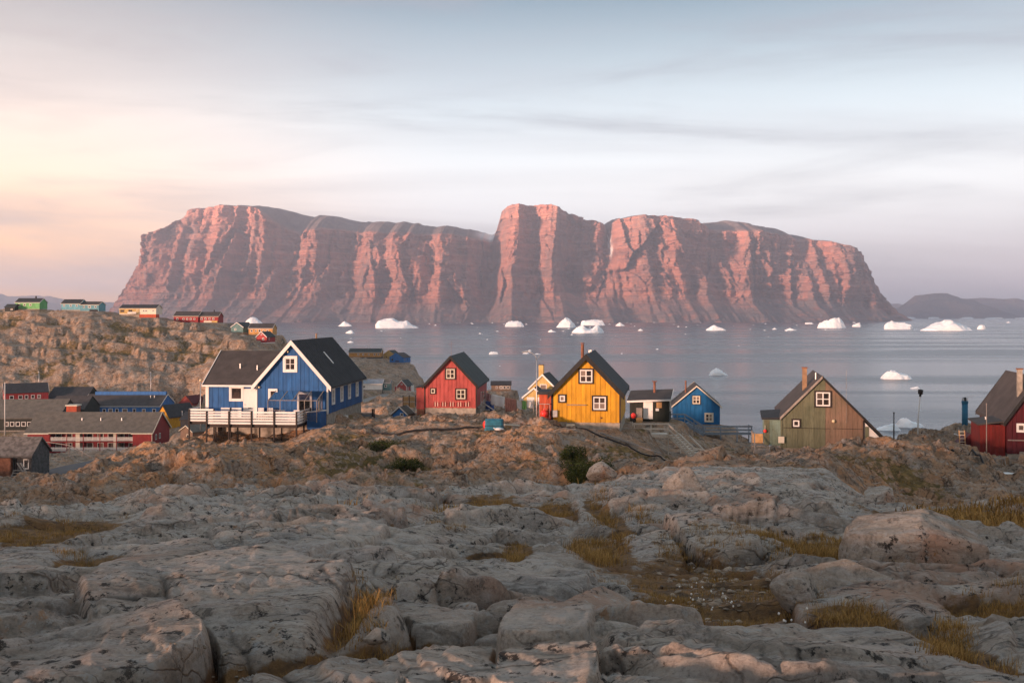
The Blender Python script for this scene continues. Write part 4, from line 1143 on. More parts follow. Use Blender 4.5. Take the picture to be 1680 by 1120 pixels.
farhill = ((yq > 305) & (pq < 480)) | ((yq > 205) & (pq >= 480))
nearb = (yq < 44) & ~((pq > 1480) & (yq > np.maximum(25, 27 + (1620 - pq) * .05)))
tag(link('bedrock', grid_mesh('bedrock', VG, NR, NC, M['rock'], AT, nearb & wet)), kind='structure')
tag(link('terrain', grid_mesh('terrain', VG, NR, NC, M['crag'], AT, ~nearb & ~farhill & wet)), kind='structure')
tag(link('hill', grid_mesh('hill', VG, NR, NC, M['hill'], AT, farhill & wet)), kind='structure')

def ground_z(x, y):
    """height of the finished sheet"""
    u = x / y
    i = int(np.clip(np.searchsorted(ys, y) - 1, 0, NR - 2)); j = int(np.clip(np.searchsorted(us, u) - 1, 0, NC - 2))
    a = (y - ys[i]) / (ys[i + 1] - ys[i]); b = (u - us[j]) / (us[j + 1] - us[j])
    return float((ZG[i, j] * (1 - b) + ZG[i, j + 1] * b) * (1 - a) + (ZG[i + 1, j] * (1 - b) + ZG[i + 1, j + 1] * b) * a)
def on_ground(px, Y, dz=0.0):
    x = (px - 840) / F * Y
    return Vector((x, Y, ground_z(x, Y) + dz))

for pts, hw, n, mm in ROADL:
    vs = []; fs = []
    for i, p in enumerate(pts):
        d = (pts[min(i + 1, len(pts) - 1)] - pts[max(i - 1, 0)]); d.z = 0; d.normalize()
        s = Vector((d.y, -d.x, 0))
        for k in (-1, -.33, .33, 1): vs.append(p + s * hw * k + Vector((0, 0, .03)))
    for i in range(len(pts) - 1):
        for k in range(3):
            a = i * 4 + k; fs.append((a, a + 1, a + 5, a + 4))
    MB().add(vs, fs).build(n, M[mm], smooth=True, kind='structure')
# ------------------------------------------------------------------ houses
def lerp(a, b, t): return a + (b - a) * t

def window(parent, x, z, w_, h_, y=0.0, side='F', case='trim_black', sash='white', cw=0.13, sw=0.09, cols=2, rows=2, curtain=True, d=0.07, mull=None):
    """window on a wall: casing, sash bars and one pane per light. side F: wall faces -y, R: wall faces +x, L: faces -x (x is then the wall position along y)"""
    def T(a, b, c):      # a along wall, b outwards, c up
        if side == 'F': return (x + a, y - b, z + c)
        if side == 'B': return (x - a, y + b, z + c)
        if side == 'R': return (y + b, x + a, z + c)
        return (y - b, x - a, z + c)
    def bx(mb, a0, a1, b0, b1, c0, c1):
        vs = [T(a, b, c) for c in (c0, c1) for a, b in ((a0, b0), (a1, b0), (a1, b1), (a0, b1))]
        mb.add(vs, [(0, 3, 2, 1), (4, 5, 6, 7), (0, 1, 5, 4), (1, 2, 6, 5), (2, 3, 7, 6), (3, 0, 4, 7)])
    W, H = w_ / 2, h_ / 2
    c = MB()
    bx(c, -W, -W + cw, -.02, d, -H, H); bx(c, W - cw, W, -.02, d, -H, H)
    bx(c, -W + cw, W - cw, -.02, d, H - cw, H); bx(c, -W + cw, W - cw, -.02, d + .02, -H, -H + cw)
    win = c.build('window', M[case], parent)
    s = MB()
    iw, ih = W - cw, H - cw
    dd = d - .025
    if sash:
        bx(s, -iw, -iw + sw, -.01, dd, -ih, ih); bx(s, iw - sw, iw, -.01, dd, -ih, ih)
        bx(s, -iw + sw, iw - sw, -.01, dd, ih - sw, ih); bx(s, -iw + sw, iw - sw, -.01, dd, -ih, -ih + sw)
        pw = 2 * (iw - sw); ph = 2 * (ih - sw)
        mw = mull or sw * .9
        for k in range(1, cols):
            a = -iw + sw + pw * k / cols; bx(s, a - mw / 2, a + mw / 2, -.01, dd - .004, -ih + sw, ih - sw)
        for k in range(1, rows):
            b = -ih + sw + ph * k / rows
            for q in range(cols):
                a0 = -iw + sw + pw * q / cols + (mw / 2 if q else 0); a1 = -iw + sw + pw * (q + 1) / cols - (mw / 2 if q < cols - 1 else 0)
                bx(s, a0, a1, -.01, dd - .01, b - mw * .35, b + mw * .35)
        s.build('sash', M[sash], win)
    else:
        pw, ph, sw = 2 * iw, 2 * ih, 0
    for q in range(cols):
        for k in range(rows):
            p = MB()
            a0 = -iw + sw + pw * q / cols; a1 = a0 + pw / cols; b0 = -ih + sw + ph * k / rows; b1 = b0 + ph / rows
            bx(p, a0 + .004, a1 - .004, -.015, .012, b0 + .004, b1 - .004)
            p.build('pane', M['glass'], win)
    return win

def far_window(parent, x, z, w_, h_, y, side='F', case='white', fr=0.14):
    return window(parent, x, z, w_, h_, y, side, case, None, fr, 0, 1, 1, d=.06)

class House:
    """gable house; local x across the gable, y away from the front, z up; origin at the middle of the front wall's foot"""
    def __init__(self, name, label, cat, loc, yaw, W, L, he, hr, wall, roof, trim, xr=0.0, heR=None, ov=0.3, ovf=0.25, thick=0.14, found=2.5, found_mat='concrete', group=None, front_boards=0,
                 board_mats=None, bw=None, barge=0.26, barge_mat=None, corner=None, fz=0.0, xR=None, side_boards=0, gap=0.028, batten=False):
        self.o = empty(name, loc, yaw, label, cat, group)
        self.W, self.L, self.he, self.hr, self.xr = W, L, he, hr, xr
        heR = he if heR is None else heR
        xL, xRr = -W / 2, (W / 2 if xR is None else xR)
        self.xL, self.xR, self.heR = xL, xRr, heR
        prof = [(xL, fz), (xRr, fz), (xRr, heR), (xr, hr), (xL, he)]
        self.wall = MB().prism(prof, 0.03 if front_boards else 0, L).build('wall', M[wall], self.o)
        self.sl = (hr - he) / (xr - xL); self.sr = (hr - heR) / (xRr - xr)
        if front_boards:
            n = front_boards
            xs_ = [xL + (xRr - xL) * k / n for k in range(n + 1)]
            xs_ = [xs_[0]] + [v + random.uniform(-.12, .12) * (xRr - xL) / n for v in xs_[1:-1]] + [xs_[-1]]
            for k in range(n):
                a, b = xs_[k] + gap / 2, xs_[k + 1] - gap / 2
                tops = [(b, self.top(b) - .02)] + ([(xr, hr - .02)] if a < xr < b else []) + [(a, self.top(a) - .02)]
                y0 = -0.004 - random.uniform(0, .014) - (0.02 if batten and k % 2 else 0)
                mm = board_mats[k] if board_mats else wall
                MB().prism([(a, fz - .03 - random.uniform(0, .04)), (b, fz - .03 - random.uniform(0, .04))] + tops, y0, 0.034).build('board', M[mm], self.wall)
        if side_boards:
            n = side_boards
            for k in range(n):
                a, b = 0.02 + (L - .04) * k / n + gap, 0.02 + (L - .04) * (k + 1) / n - gap
                MB().box(xRr - .01, xRr + .018 + random.uniform(0, .01), a, b, fz - .03 - random.uniform(0, .03), heR - .03).build('board', M[wall], self.wall)
        # roof
        eL = (xL - ov, he - ov * self.sl); eR = (xRr + ov, heR - ov * self.sr)
        tL = thick * math.sqrt(1 + self.sl ** 2); tR = thick * math.sqrt(1 + self.sr ** 2); tm = max(tL, tR)
        r_ = MB()
        y0, y1 = -ovf, L + ovf
        g = 0.012
        for y in (y0, y1):
            r_.v += [(eL[0], y, eL[1] + g), (xr, y, hr + g), (eR[0], y, eR[1] + g), (eR[0], y, eR[1] + tR), (xr, y, hr + tm), (eL[0], y, eL[1] + tL)]
        r_.f += [(0, 1, 4, 5), (1, 2, 3, 4), (11, 10, 7, 6), (10, 9, 8, 7), (0, 6, 7, 1), (1, 7, 8, 2), (2, 8, 9, 3), (3, 9, 10, 4), (4, 10, 11, 5), (5, 11, 6, 0)]
        self.roof = r_.build('roof', M[roof], self.o)
        self.eL, self.eR, self.tm, self.ovf = eL, eR, tm, ovf
        # barge boards, front and back
        if barge:
            bm_ = M[barge_mat or trim]
            for yb0, yb1 in ((-ovf - .05, -ovf - .002), (L + ovf + .002, L + ovf + .05)):
                for (ex, ez, t_) in ((eL[0] - .015, eL[1], tL), (eR[0] + .015, eR[1], tR)):
                    up = t_ + .03; dn = up - barge * (1.25)
                    MB().prism([(ex, ez + dn), (xr, hr + dn + (tm - t_)), (xr, hr + up + (tm - t_)), (ex, ez + up)] if ex < xr else [(xr, hr + dn + (tm - t_)), (ex, ez + dn), (ex, ez + up), (xr, hr + up + (tm - t_))], yb0, yb1).build('barge_board', bm_, self.o)
        if corner:
            for xa in (xL, xRr):
                hh = he if xa < 0 else heR
                MB().box(xa - .04 - (.06 if xa < 0 else 0), xa + .04 + (.06 if xa > 0 else 0), -.06, .10, fz - .03, hh - .12).build('corner_board', M[corner], self.o)
        if found:
            MB().box(xL + .06, xRr - .06, .08, L - .06, fz - found, fz - .04).build('foundation', M[found_mat], self.o)
    def top(self, x):
        return self.he + (x - self.xL) * self.sl if x < self.xr else self.heR + (self.xR - x) * self.sr
    def roof_z(self, x): return self.top(x) + self.tm
    def chimney(self, x, y, z1, r, m, square=False, cap=None):
        z0 = self.roof_z(x) - .5
        mb = MB()
        if square: mb.box(x - r, x + r, y - r, y + r, z0, z1)
        else: mb.tube([(x, y, z0), (x, y, z1)], r, 12)
        c = mb.build('chimney', M[m], self.roof)
        if cap:
            k = MB()
            if square: k.box(x - r - .05, x + r + .05, y - r - .05, y + r + .05, z1 + .002, z1 + .10)
            else: k.tube([(x, y, z1 + .03), (x, y, z1 + .10)], r * 1.35, 12)
            k.build('chimney_cap', M[cap], self.roof)
        return c
    def seams(self, n, side='R', m='roof_black', w_=0.05):
        mb = MB()
        for k in range(n + 1):
            y = lerp(-self.ovf + .05, self.L + self.ovf - .05, k / n)
            e = self.eR if side == 'R' else self.eL
            s = self.sr if side == 'R' else self.sl
            t_ = self.tm
            mb.bar((e[0], y, e[1] + t_ + .01), (self.xr + (.02 if side == 'R' else -.02), y, self.hr + t_ + .01), w_, .045)
        mb.build('roof_seam', M[m], self.roof, kind='stuff')

def long_house(name, label, px0, px1, py, Y, depth, he, hr, wall, roof, trim='white', wins=(), yaw=0, **k):
    """house whose long side faces the camera: front wall from px0 to px1 at row py"""
    a, b = P(px0, py, Y), P(px1, py, Y)
    L = (b - a).length
    ya = R(yaw)
    # local +x of the house must point to the viewer: turn by -90 deg
    loc = a + Vector((-math.sin(ya), math.cos(ya), 0)) * (depth / 2)
    h = House(name, label, 'house', loc, yaw - 90, depth, L, he, hr, wall, roof, trim, **k)
    for (f, z, w_, hh) in wins:
        far_window(h.o, f * L, z, w_, hh, h.xR, 'R', case=k.get('wcase', 'white') if False else 'white', fr=min(.14, w_ * .16))
    return h

HILLG = 'small wooden houses of the settlement'

# ---- big blue house -------------------------------------------------
gl = P(479, 678, 90)
B = House('gable_house', 'large blue wooden house with white trim, white gable edges and a deck on posts', 'house', gl, -5, 6.5, 13.2, 2.72, 6.42, 'blue', 'roof_black', 'white', ov=.42, ovf=.3, thick=.12, found=3.2,
          front_boards=16, barge=.36, barge_mat='white', corner='white', side_boards=26, gap=.02, batten=True)
B.seams(22, 'R')
MB().bar((B.eR[0] - .12, -.2, B.eR[1] + .02), (B.eR[0] - .12, 13.3, B.eR[1] + .02), .10, .10).build('gutter', M['white'], B.o)
MB().box(3.21, 3.38, 13.05, 13.25, -.03, 2.6).build('corner_board', M['white'], B.o)
window(B.o, -.15, 4.46, 1.32, 1.48, -.03, 'F', 'white', 'white', .20, .07, 2, 2)
for yy in (1.9, 4.9, 7.8, 10.9):
    window(B.o, yy, 1.42, .98, 1.50, 3.275, 'R', 'white', 'white', .14, .07, 2, 3)
window(B.o, -1.75, 1.75, .85, .95, -.03, 'F', 'white', 'white', .16, .06, 1, 1)
d = MB().box(.70, 1.68, -.10, .0, -.45, 1.75).build('door', M['glass'], B.o)
fr_ = MB().box(.52, .70, -.13, -.02, -.5, 1.95); fr_.box(1.68, 1.86, -.13, -.02, -.5, 1.95); fr_.box(.70, 1.68, -.13, -.02, 1.75, 1.95)
fr_.build('door_frame', M['white'], d)
for lx, lz in ((-.35, 6.0 - .42), (1.15, 5.0)):
    MB().ball((lx, -.12, lz), .10, 10, 6).build('lamp', M['brass'], B.o)
MB().ball((-3.0, -.12, 2.35), .10, 10, 6).build('lamp', M['brass'], B.o)
MB().box(3.26, 3.6, 5.2, 6.2, -1.25, -.75).build('meter_box', M['white'], B.o)
# skylight
sx = 1.7
zz = B.roof_z(sx)
sk = MB(); sk.add([(1.15, 6.2, B.roof_z(1.15) + .06), (2.1, 6.2, B.roof_z(2.1) + .06), (2.1, 6.5, B.roof_z(2.1) + .06), (1.15, 6.5, B.roof_z(1.15) + .06), (1.15, 6.2, B.roof_z(1.15) - .05), (2.1, 6.2, B.roof_z(2.1) - .05), (2.1, 6.5, B.roof_z(2.1) - .05), (1.15, 6.5, B.roof_z(1.15) - .05)],
    [(0, 1, 2, 3), (0, 4, 5, 1), (1, 5, 6, 2), (2, 6, 7, 3), (3, 7, 4, 0), (7, 6, 5, 4)])
sk.build('skylight', M['white'], B.roof)
B.chimney(-.35, 9.0, 7.05, .09, 'pipe_tan')
# side wing: ridge runs across, its long side faces us
wg = MB()
x0, x1, yw0, yw1, we, wr = -8.15, -3.28, 0.35, 8.8, 2.62, 5.35
ym = (yw0 + yw1) / 2
wg.add([(x0, yw0, -.55), (x0, yw1, -.55), (x0, yw1, we), (x0, ym, wr), (x0, yw0, we), (x1, yw0, -.55), (x1, yw1, -.55), (x1, yw1, we), (x1, ym, wr), (x1, yw0, we)],
       [(0, 1, 2, 3, 4), (9, 8, 7, 6, 5), (0, 5, 6, 1), (0, 4, 9, 5), (1, 6, 7, 2), (4, 3, 8, 9), (3, 2, 7, 8)])
wing = wg.build('wing', M['blue'], B.o)
for k in range(9):
    a = x0 + .10 + (x1 - x0 - .1) * k / 9; b = x0 + .10 + (x1 - x0 - .1) * (k + 1) / 9
    if -6.05 < a < -3.2 and a > -4.9: continue
    MB().box(a + .015, b - .015, yw0 - .022 - random.uniform(0, .012), yw0 + .01, -.52, we - .02).build('board', M['blue'], wing)
sw_ = (wr - we) / (ym - yw0)
rw = MB(); xa, xb = x0 - .22, x1 + 1.2
ye0, ye1 = yw0 - .35, yw1 + .35; ze = we - .35 * sw_
for xx in (xa, xb):
    rw.v += [(xx, ye0, ze + .01), (xx, ym, wr + .01), (xx, ye1, ze + .01), (xx, ye1, ze + .14), (xx, ym, wr + .15), (xx, ye0, ze + .14)]
rw.f += [(0, 1, 4, 5), (1, 2, 3, 4), (11, 10, 7, 6), (10, 9, 8, 7), (0, 6, 7, 1), (1, 7, 8, 2), (2, 8, 9, 3), (3, 9, 10, 4), (4, 10, 11, 5), (5, 11, 6, 0)]
rwo = rw.build('wing_roof', M['roof_brown'], B.o)
MB().bar((xa, ye0 - .03, ze + .06), (x1 + .1, ye0 - .03, ze + .06), .08, .16).build('fascia', M['white'], B.o)
MB().bar((xa - .03, ye0, ze + .06), (xa - .03, ym, wr + .08), .06, .24).build('barge_board', M['white'], B.o)
MB().bar((xa - .03, ye1, ze + .06), (xa - .03, ym, wr + .08), .06, .24).build('barge_board', M['white'], B.o)
MB().box(x0 - .03, x0 + .26, yw0 - .06, yw0 + .1, -.55, we - .2).build('corner_board', M['white'], B.o)
MB().box(x0 + .3, x0 + 1.0, yw0 + .2, yw0 + 2.0, -3.6, -.56).build('foundation', M['concrete'], B.o)
MB().box(x0 + 1.2, x1, yw0 + .8, yw1 - .2, -3.6, -.57).build('foundation', M['concrete'], B.o)
for vx, vy in ((-5.6, 2.2), (-3.9, 2.0)):
    zz = we + (vy - yw0) * sw_
    MB().tube([(vx, vy, zz), (vx, vy, zz + .55)], .07, 8).build('roof_vent', M['metal'], rwo)
window(B.o, -5.27, 1.75, 1.36, 1.42, yw0 - .035, 'F', 'white', 'white', .18, .06, 1, 1)
d = MB().box(-4.62, -3.36, yw0 - .09, yw0 - .01, -.5, 2.18).build('door', M['white'], B.o)
MB().box(-4.15, -3.85, yw0 - .11, yw0 - .088, .42, .48).build('mail_slot', M['trim_black'], d)
MB().tube([(-4.5, yw0 - .10, .75), (-4.5, yw0 - .17, .75)], .04, 8).build('handle', M['metal'], d)

# ---- the deck, standing on its own posts
dk = empty('deck', gl, -5, 'wooden deck with white slatted railing on dark posts, in front of the large blue house', 'deck')
fz = -.55
for k in range(28):
    y0 = -4.0 + k * (3.9 / 28)
    MB().box(-6.35, 1.72, y0 + .006, y0 + 3.9 / 28 - .006, fz - .05, fz).build('plank', M['wood_deck'], dk)
for k in range(15):
    y0 = -2.0 + k * .16
    MB().box(-8.75, -6.37, y0 + .006, y0 + .154, fz - .05, fz).build('plank', M['wood_deck'], dk)
bm_ = MB(); bm_.box(-6.36, 1.74, -3.98, -3.86, fz - .30, fz - .052); bm_.box(-6.36, 1.74, -2.0, -1.88, fz - .30, fz - .052); bm_.box(-8.75, -6.4, -1.95, -1.85, fz - .26, fz - .052)
bm_.box(1.62, 1.74, -3.86, -.1, fz - .28, fz - .052)
bm_.build('beam', M['brown_post'], dk)
def ground_local(o, x, y):
    p = o.matrix_basis @ Vector((x, y, 0)); return ground_z(p.x, p.y) - o.location.z
def rail(parent, p, q, n, z0, z1, m, t=.03):
    for k in range(n):
        z = lerp(z0, z1, k / (n - 1))
        MB().bar((p[0], p[1], z), (q[0], q[1], z), t, (z1 - z0) / (n - 1) * .66).build('rail', M[m], parent)
pxs_ = [-6.3, -4.3, -2.3, -.3, 1.68]
dk_post = []
for xx in pxs_:
    zg = ground_local(dk, xx, -4.05) - .3
    MB().box(xx - .06, xx + .06, -4.16, -4.02, min(zg, fz - .4), fz + 1.12).build('post', M['brown_post'], dk)
for a, b in zip(pxs_[:-1], pxs_[1:]):
    rail(dk, (a + .075, -4.06), (b - .075, -4.06), 5, fz + .08, fz + 1.02, 'white')
for (ya, yb) in ((-4.0, -2.1), (-2.0, -.25)):
    rail(dk, (1.72, ya + .05), (1.72, yb - .05), 5, fz + .08, fz + 1.02, 'white')
for yy in (-2.05, -.2):
    zg = ground_local(dk, 1.72, yy) - .3
    MB().box(1.65, 1.79, yy - .06, yy + .06, min(zg, fz - .4), fz + 1.1).build('post', M['brown_post'], dk)
rail(dk, (-8.7, -2.05), (-6.5, -2.05), 5, fz + .08, fz + 1.02, 'white')
rail(dk, (-8.75, -2.0), (-8.75, .4), 5, fz + .08, fz + 1.02, 'white')
rail(dk, (-6.4, -.55), (-4.5, -.55), 4, fz + .3, fz + 1.0, 'white')
for xx, yy in ((-8.72, -2.08), (-6.44, -2.08), (-6.3, -2.0), (-4.3, -2.0), (-2.3, -2.0), (-.3, -2.0), (-5.5, -.58)):
    zg = ground_local(dk, xx, yy) - .3
    MB().box(xx - .055, xx + .055, yy - .05, yy + .05, min(zg, fz - .4), fz + (1.08 if xx < -6.35 or yy > -1 else -.06)).build('post', M['brown_post'], dk)

# ---- glazed patio shelter and what stands on the deck
gs = empty('patio_shelter', gl, -5, 'transparent glazed lean-to shelter on the deck against the blue gable', 'glass shelter')
gx0, gx1, gy0, gy1, gzb, gzf = -1.45, 2.95, -2.3, -.12, 2.05, 1.35
for k in range(4):
    a, b = lerp(gx0, gx1, k / 4), lerp(gx0, gx1, (k + 1) / 4)
    MB().add([(a + .03, gy0, gzf), (b - .03, gy0, gzf), (b - .03, gy1, gzb), (a + .03, gy1, gzb)], [(0, 1, 2, 3)]).build('pane', M['patio_glass'], gs)
for k in (0, 3):
    a, b = lerp(gx0, gx1, k / 4), lerp(gx0, gx1, (k + 1) / 4)
    MB().add([(a + .03, gy0, fz + .1), (b - .03, gy0, fz + .1), (b - .03, gy0, gzf), (a + .03, gy0, gzf)], [(0, 1, 2, 3)]).build('pane', M['patio_glass'], gs)
for k in range(4):
    y0, y1 = lerp(gy0, gy1, k / 4), lerp(gy0, gy1, (k + 1) / 4)
    z0, z1 = lerp(gzf, gzb, k / 4), lerp(gzf, gzb, (k + 1) / 4)
    MB().add([(gx1, y0 + .03, .35), (gx1, y1 - .03, .35), (gx1, y1 - .03, z1), (gx1, y0 + .03, z0)], [(0, 1, 2, 3)]).build('pane', M['patio_glass'], gs)
fm = MB()
for k in range(5):
    a = lerp(gx0, gx1, k / 4)
    fm.bar((a, gy0, gzf), (a, gy1, gzb), .05); 
    if k in (0, 1, 3, 4): fm.bar((a, gy0, fz), (a, gy0, gzf), .05)
fm.bar((gx0, gy0, gzf + .03), (gx1, gy0, gzf + .03), .05); fm.bar((gx0, gy0, .5), (gx0 + 1.1, gy0, .5), .04)
for k in range(1, 4):
    fm.bar((gx1, lerp(gy0, gy1, k / 4), .35), (gx1, lerp(gy0, gy1, k / 4), lerp(gzf, gzb, k / 4)), .05)
fm.build('frame', M['wood_grey'], gs)
MB().box(1.95, 3.2, -1.9, -.1, -1.2, .28).build('low_wall', M['blue'], gs)
MB().bar((2.0, -2.0, .33), (3.15, -.1, .33), .30, .07).build('capping', M['white'], gs)
def deck_obj(name, label, cat, x, y):
    p = Matrix.Translation(gl) @ Matrix.Rotation(R(-5), 4, 'Z') @ Vector((x, y, fz + .002))
    return empty(name, p, -5, label, cat)
def chair(o):
    for sx in (-.24, .24):
        MB().bar((sx, -.22, 0), (sx, -.24, .44), .05).build('leg', M['white'], o); MB().bar((sx, .25, 0), (sx, .32, 1.05), .05).build('leg', M['white'], o)
    MB().box(-.27, .27, -.27, .25, .40, .45).build('seat', M['white'], o)
    for k in range(4):
        MB().box(-.25 + k * .13, -.14 + k * .13, .24, .27, .50, 1.08).build('slat', M['white'], o)
chair(deck_obj('chair', 'white slatted garden chair nearest the white door on the deck', 'chair', -2.72, -.7))
chair(deck_obj('chair', 'white slatted garden chair beside the glass shelter on the deck', 'chair', -1.86, -.75))
t = deck_obj('table', 'table under a long white cover inside the glass shelter', 'table', .25, -1.25)
tc_ = MB()
for zz, a in ((0, .80), (.35, .74), (.72, .70)):
    tc_.v += [(a * math.cos(q * math.pi / 10) * (1 + .05 * (-1) ** q * (zz < .5)), a * .75 * math.sin(q * math.pi / 10) * (1 + .05 * (-1) ** q * (zz < .5)), zz) for q in range(20)]
for r_ in range(2):
    for q in range(20): tc_.f.append((r_ * 20 + q, r_ * 20 + (q + 1) % 20, (r_ + 1) * 20 + (q + 1) % 20, (r_ + 1) * 20 + q))
tc_.f.append(tuple(range(40, 60)))
tc_.build('table_cover', M['cloth_white'], t)
MB().box(-.12, .12, -.12, .12, .005, .70).build('leg', M['white'], t)
for k in range(2):
    c = deck_obj('lounge_chair', ['white armchair with a covered back at the table in the shelter', 'white armchair right of the covered table in the shelter'][k], 'armchair', -.45 + k * 1.35, -1.7)
    MB().box(-.3, .3, -.3, .3, .03, .42).build('seat', M['cloth_white'], c)
    MB().prism([(-.3, .43), (.3, .43), (.26, 1.0), (-.26, 1.0)], .18, .31).build('backrest', M['cloth_white'], c)
c = deck_obj('crate', 'orange wooden box on the deck by the glazed door', 'box', 2.05 - .55, -.85)
for k in range(4): MB().box(-.35, .35, -.25, .25, .02 + k * .2, .19 + k * .2).build('slat', M['wood_new'], c)

# ---- red house -------------------------------------------------------
rl = P(739, 668, 95)
Rh = House('gable_house', 'faded red wooden house with black edged gable, left of the washing line', 'house', rl, -4, 4.95, 10.5, 2.06, 4.72, 'red', 'roof_green', 'trim_black', ov=.22, ovf=.25, thick=.13, found=2.2,
           front_boards=13, barge=.26, barge_mat='black')
window(Rh.o, 0, 3.2, 1.04, 1.12, -.02, 'F', 'trim_black', 'cream', .10, .10)
window(Rh.o, 1.0, 1.27, 1.08, 1.12, -.02, 'F', 'trim_black', 'cream', .10, .10)
window(Rh.o, -1.68, 1.55, .56, .60, -.02, 'F', 'trim_black', 'cream', .08, .09, 1, 1)
for xa in (-2.47, 2.47):
    MB().box(xa - .05, xa + .05, -.05, .04, -.05, 2.0).build('corner_board', M['trim_black'], Rh.o)
rk = MB().box(-1.75, 1.78, -.16, -.10, .50, .55).build('picket_rail', M['red'], Rh.o)
for k in range(15):
    xx = -1.7 + k * .246
    MB().box(xx - .025, xx + .025, -.15, -.115, .10, .58).build('picket', M['cream'] if k % 3 else M['red'], rk)
an = MB().box(-3.32, -2.52, .25, 2.6, -.2, 1.86).build('annex', M['red'], Rh.o)
MB().add([(-3.45, .1, 1.82), (-2.5, .1, 1.95), (-2.5, 2.75, 1.95), (-3.45, 2.75, 1.82), (-3.45, .1, 1.90), (-2.5, .1, 2.03), (-2.5, 2.75, 2.03), (-3.45, 2.75, 1.90)], [(3, 2, 1, 0), (4, 5, 6, 7), (0, 1, 5, 4), (1, 2, 6, 5), (2, 3, 7, 6), (3, 0, 4, 7)]).build('annex_roof', M['roof_black'], Rh.o)
MB().box(-3.28, -2.55, .3, 2.5, -2.2, -.21).build('foundation', M['rust'], Rh.o)
ae = MB().tube([(0, .6, 4.8), (0, .6, 6.25)], .014, 6); ae.bar((-.25, .6, 6.0), (.25, .6, 6.0), .012); ae.bar((-.18, .6, 5.8), (.18, .6, 5.8), .012)
ae.build('aerial', M['rust'], Rh.roof)
po = MB()
for yy in (1.0, 3.2): po.bar((3.0, yy, -.6), (3.0, yy, 1.5), .08)
po.bar((3.0, 1.0, .55), (3.0, 3.2, .55), .06); po.bar((3.0, 1.0, .95), (3.0, 3.2, .95), .06); po.box(2.5, 3.05, .9, 3.3, -.2, -.1)
po.build('porch', M['wood_grey'], Rh.o)

# ---- yellow house ----------------------------------------------------
yl = P(961.5, 691.5, 80)
Yh = House('gable_house', 'bright ochre yellow wooden house with black roof edges in the middle of the settlement', 'house', yl, -9, 5.5, 9.2, 2.36, 5.22, 'yellow', 'roof_black', 'trim_black', ov=.32, ovf=.28, thick=.15, found=1.8,
           front_boards=14, barge=.40, barge_mat='black')
window(Yh.o, 0.0, 3.66, 1.24, 1.26, -.02, 'F', 'trim_black', 'white', .11, .10)
window(Yh.o, 1.08, 1.50, 1.24, 1.26, -.02, 'F', 'trim_black', 'white', .11, .10)
window(Yh.o, -1.92, 1.84, .66, .70, -.02, 'F', 'trim_black', 'white', .11, .10, 1, 1)
for xa in (-2.72, 2.72):
    MB().box(xa - .06, xa + .06, -.05, .05, -.05, 2.28).build('corner_board', M['trim_black'], Yh.o)
MB().box(-1.55, .02, -.20, -.03, 1.32, 1.38).build('wall_shelf', M['wood_grey'], Yh.o)
MB().box(-2.66, -2.30, -.22, -.025, .35, .9).build('meter_box', M['metal'], Yh.o)
MB().box(-1.55, -.9, -.35, .02, -.45, -.20).build('cellar_hatch', M['cream'], Yh.o)
MB().tube([(1.2, -.04, .30), (1.2, -.10, .36)], .06, 8).build('vent', M['rust'], Yh.o)
an = MB().box(-3.80, -2.82, .08, 2.8, -.05, 2.12).build('annex', M['orange_red'], Yh.o)
for k in range(5): MB().box(-3.80 + k * .196 + .006, -3.80 + (k + 1) * .196 - .006, .045 - .008 * (k % 2), .09, -.08, 2.10).build('board', M['orange_red'], an)
MB().box(-2.83, -2.70, -.02, .12, -.35, 2.2).build('corner_board', M['trim_black'], Yh.o)
MB().box(-3.95, -2.74, -.15, 3.0, 2.14, 2.36).build('annex_roof', M['roof_black'], Yh.o)
MB().box(-3.55, -3.05, .2, 2.0, -1.2, -.06).build('foundation', M['concrete'], Yh.o)
for xx in (-3.76, -2.9): MB().box(xx - .07, xx + .07, .1, .26, -1.3, -.06).build('post', M['rust'], Yh.o)
Yh.chimney(-.55, 3.0, 6.15, .13, 'rust', cap='rust')
vt = MB().tube([(0, 3.3, 5.3), (0, 3.3, 5.65)], .06, 8); vt.tube([(.0, 5.2, 5.3), (.0, 5.2, 5.6)], .07, 8)
vt.build('roof_vent', M['metal'], Yh.roof)
# buoy hung in a wire rack on the red annex
by = empty('buoy', yl + Matrix.Rotation(R(-9), 3, 'Z') @ Vector((-3.35, -.32, .62)), -9, 'round red buoy hanging in a bracket on the red annex of the yellow house', 'buoy')
MB().ball((0, 0, 0), .30, 16, 10).build('float', M['buoy'], by, True)
MB().tube([(0, 0, .29), (0, 0, .42)], .06, 8).build('eye', M['buoy'], by)
bk = MB(); bk.bar((-.42, .05, .78), (.42, .05, .78), .03); bk.bar((-.42, .05, .78), (-.42, .34, .78), .03); bk.bar((.42, .05, .78), (.42, .34, .78), .03); bk.bar((-.42, .05, -.38), (.42, .05, -.38), .03); bk.bar((-.42, .06, -.38), (-.42, .06, .78), .02); bk.bar((.42, .06, -.38), (.42, .06, .78), .02); bk.bar((0, 0, .42), (0, .05, .78), .02); bk.bar((-.42, .05, -.38), (-.42, .34, -.38), .03); bk.bar((.42, .05, -.38), (.42, .34, -.38), .03)
bk.build('bracket', M['metal'], by)

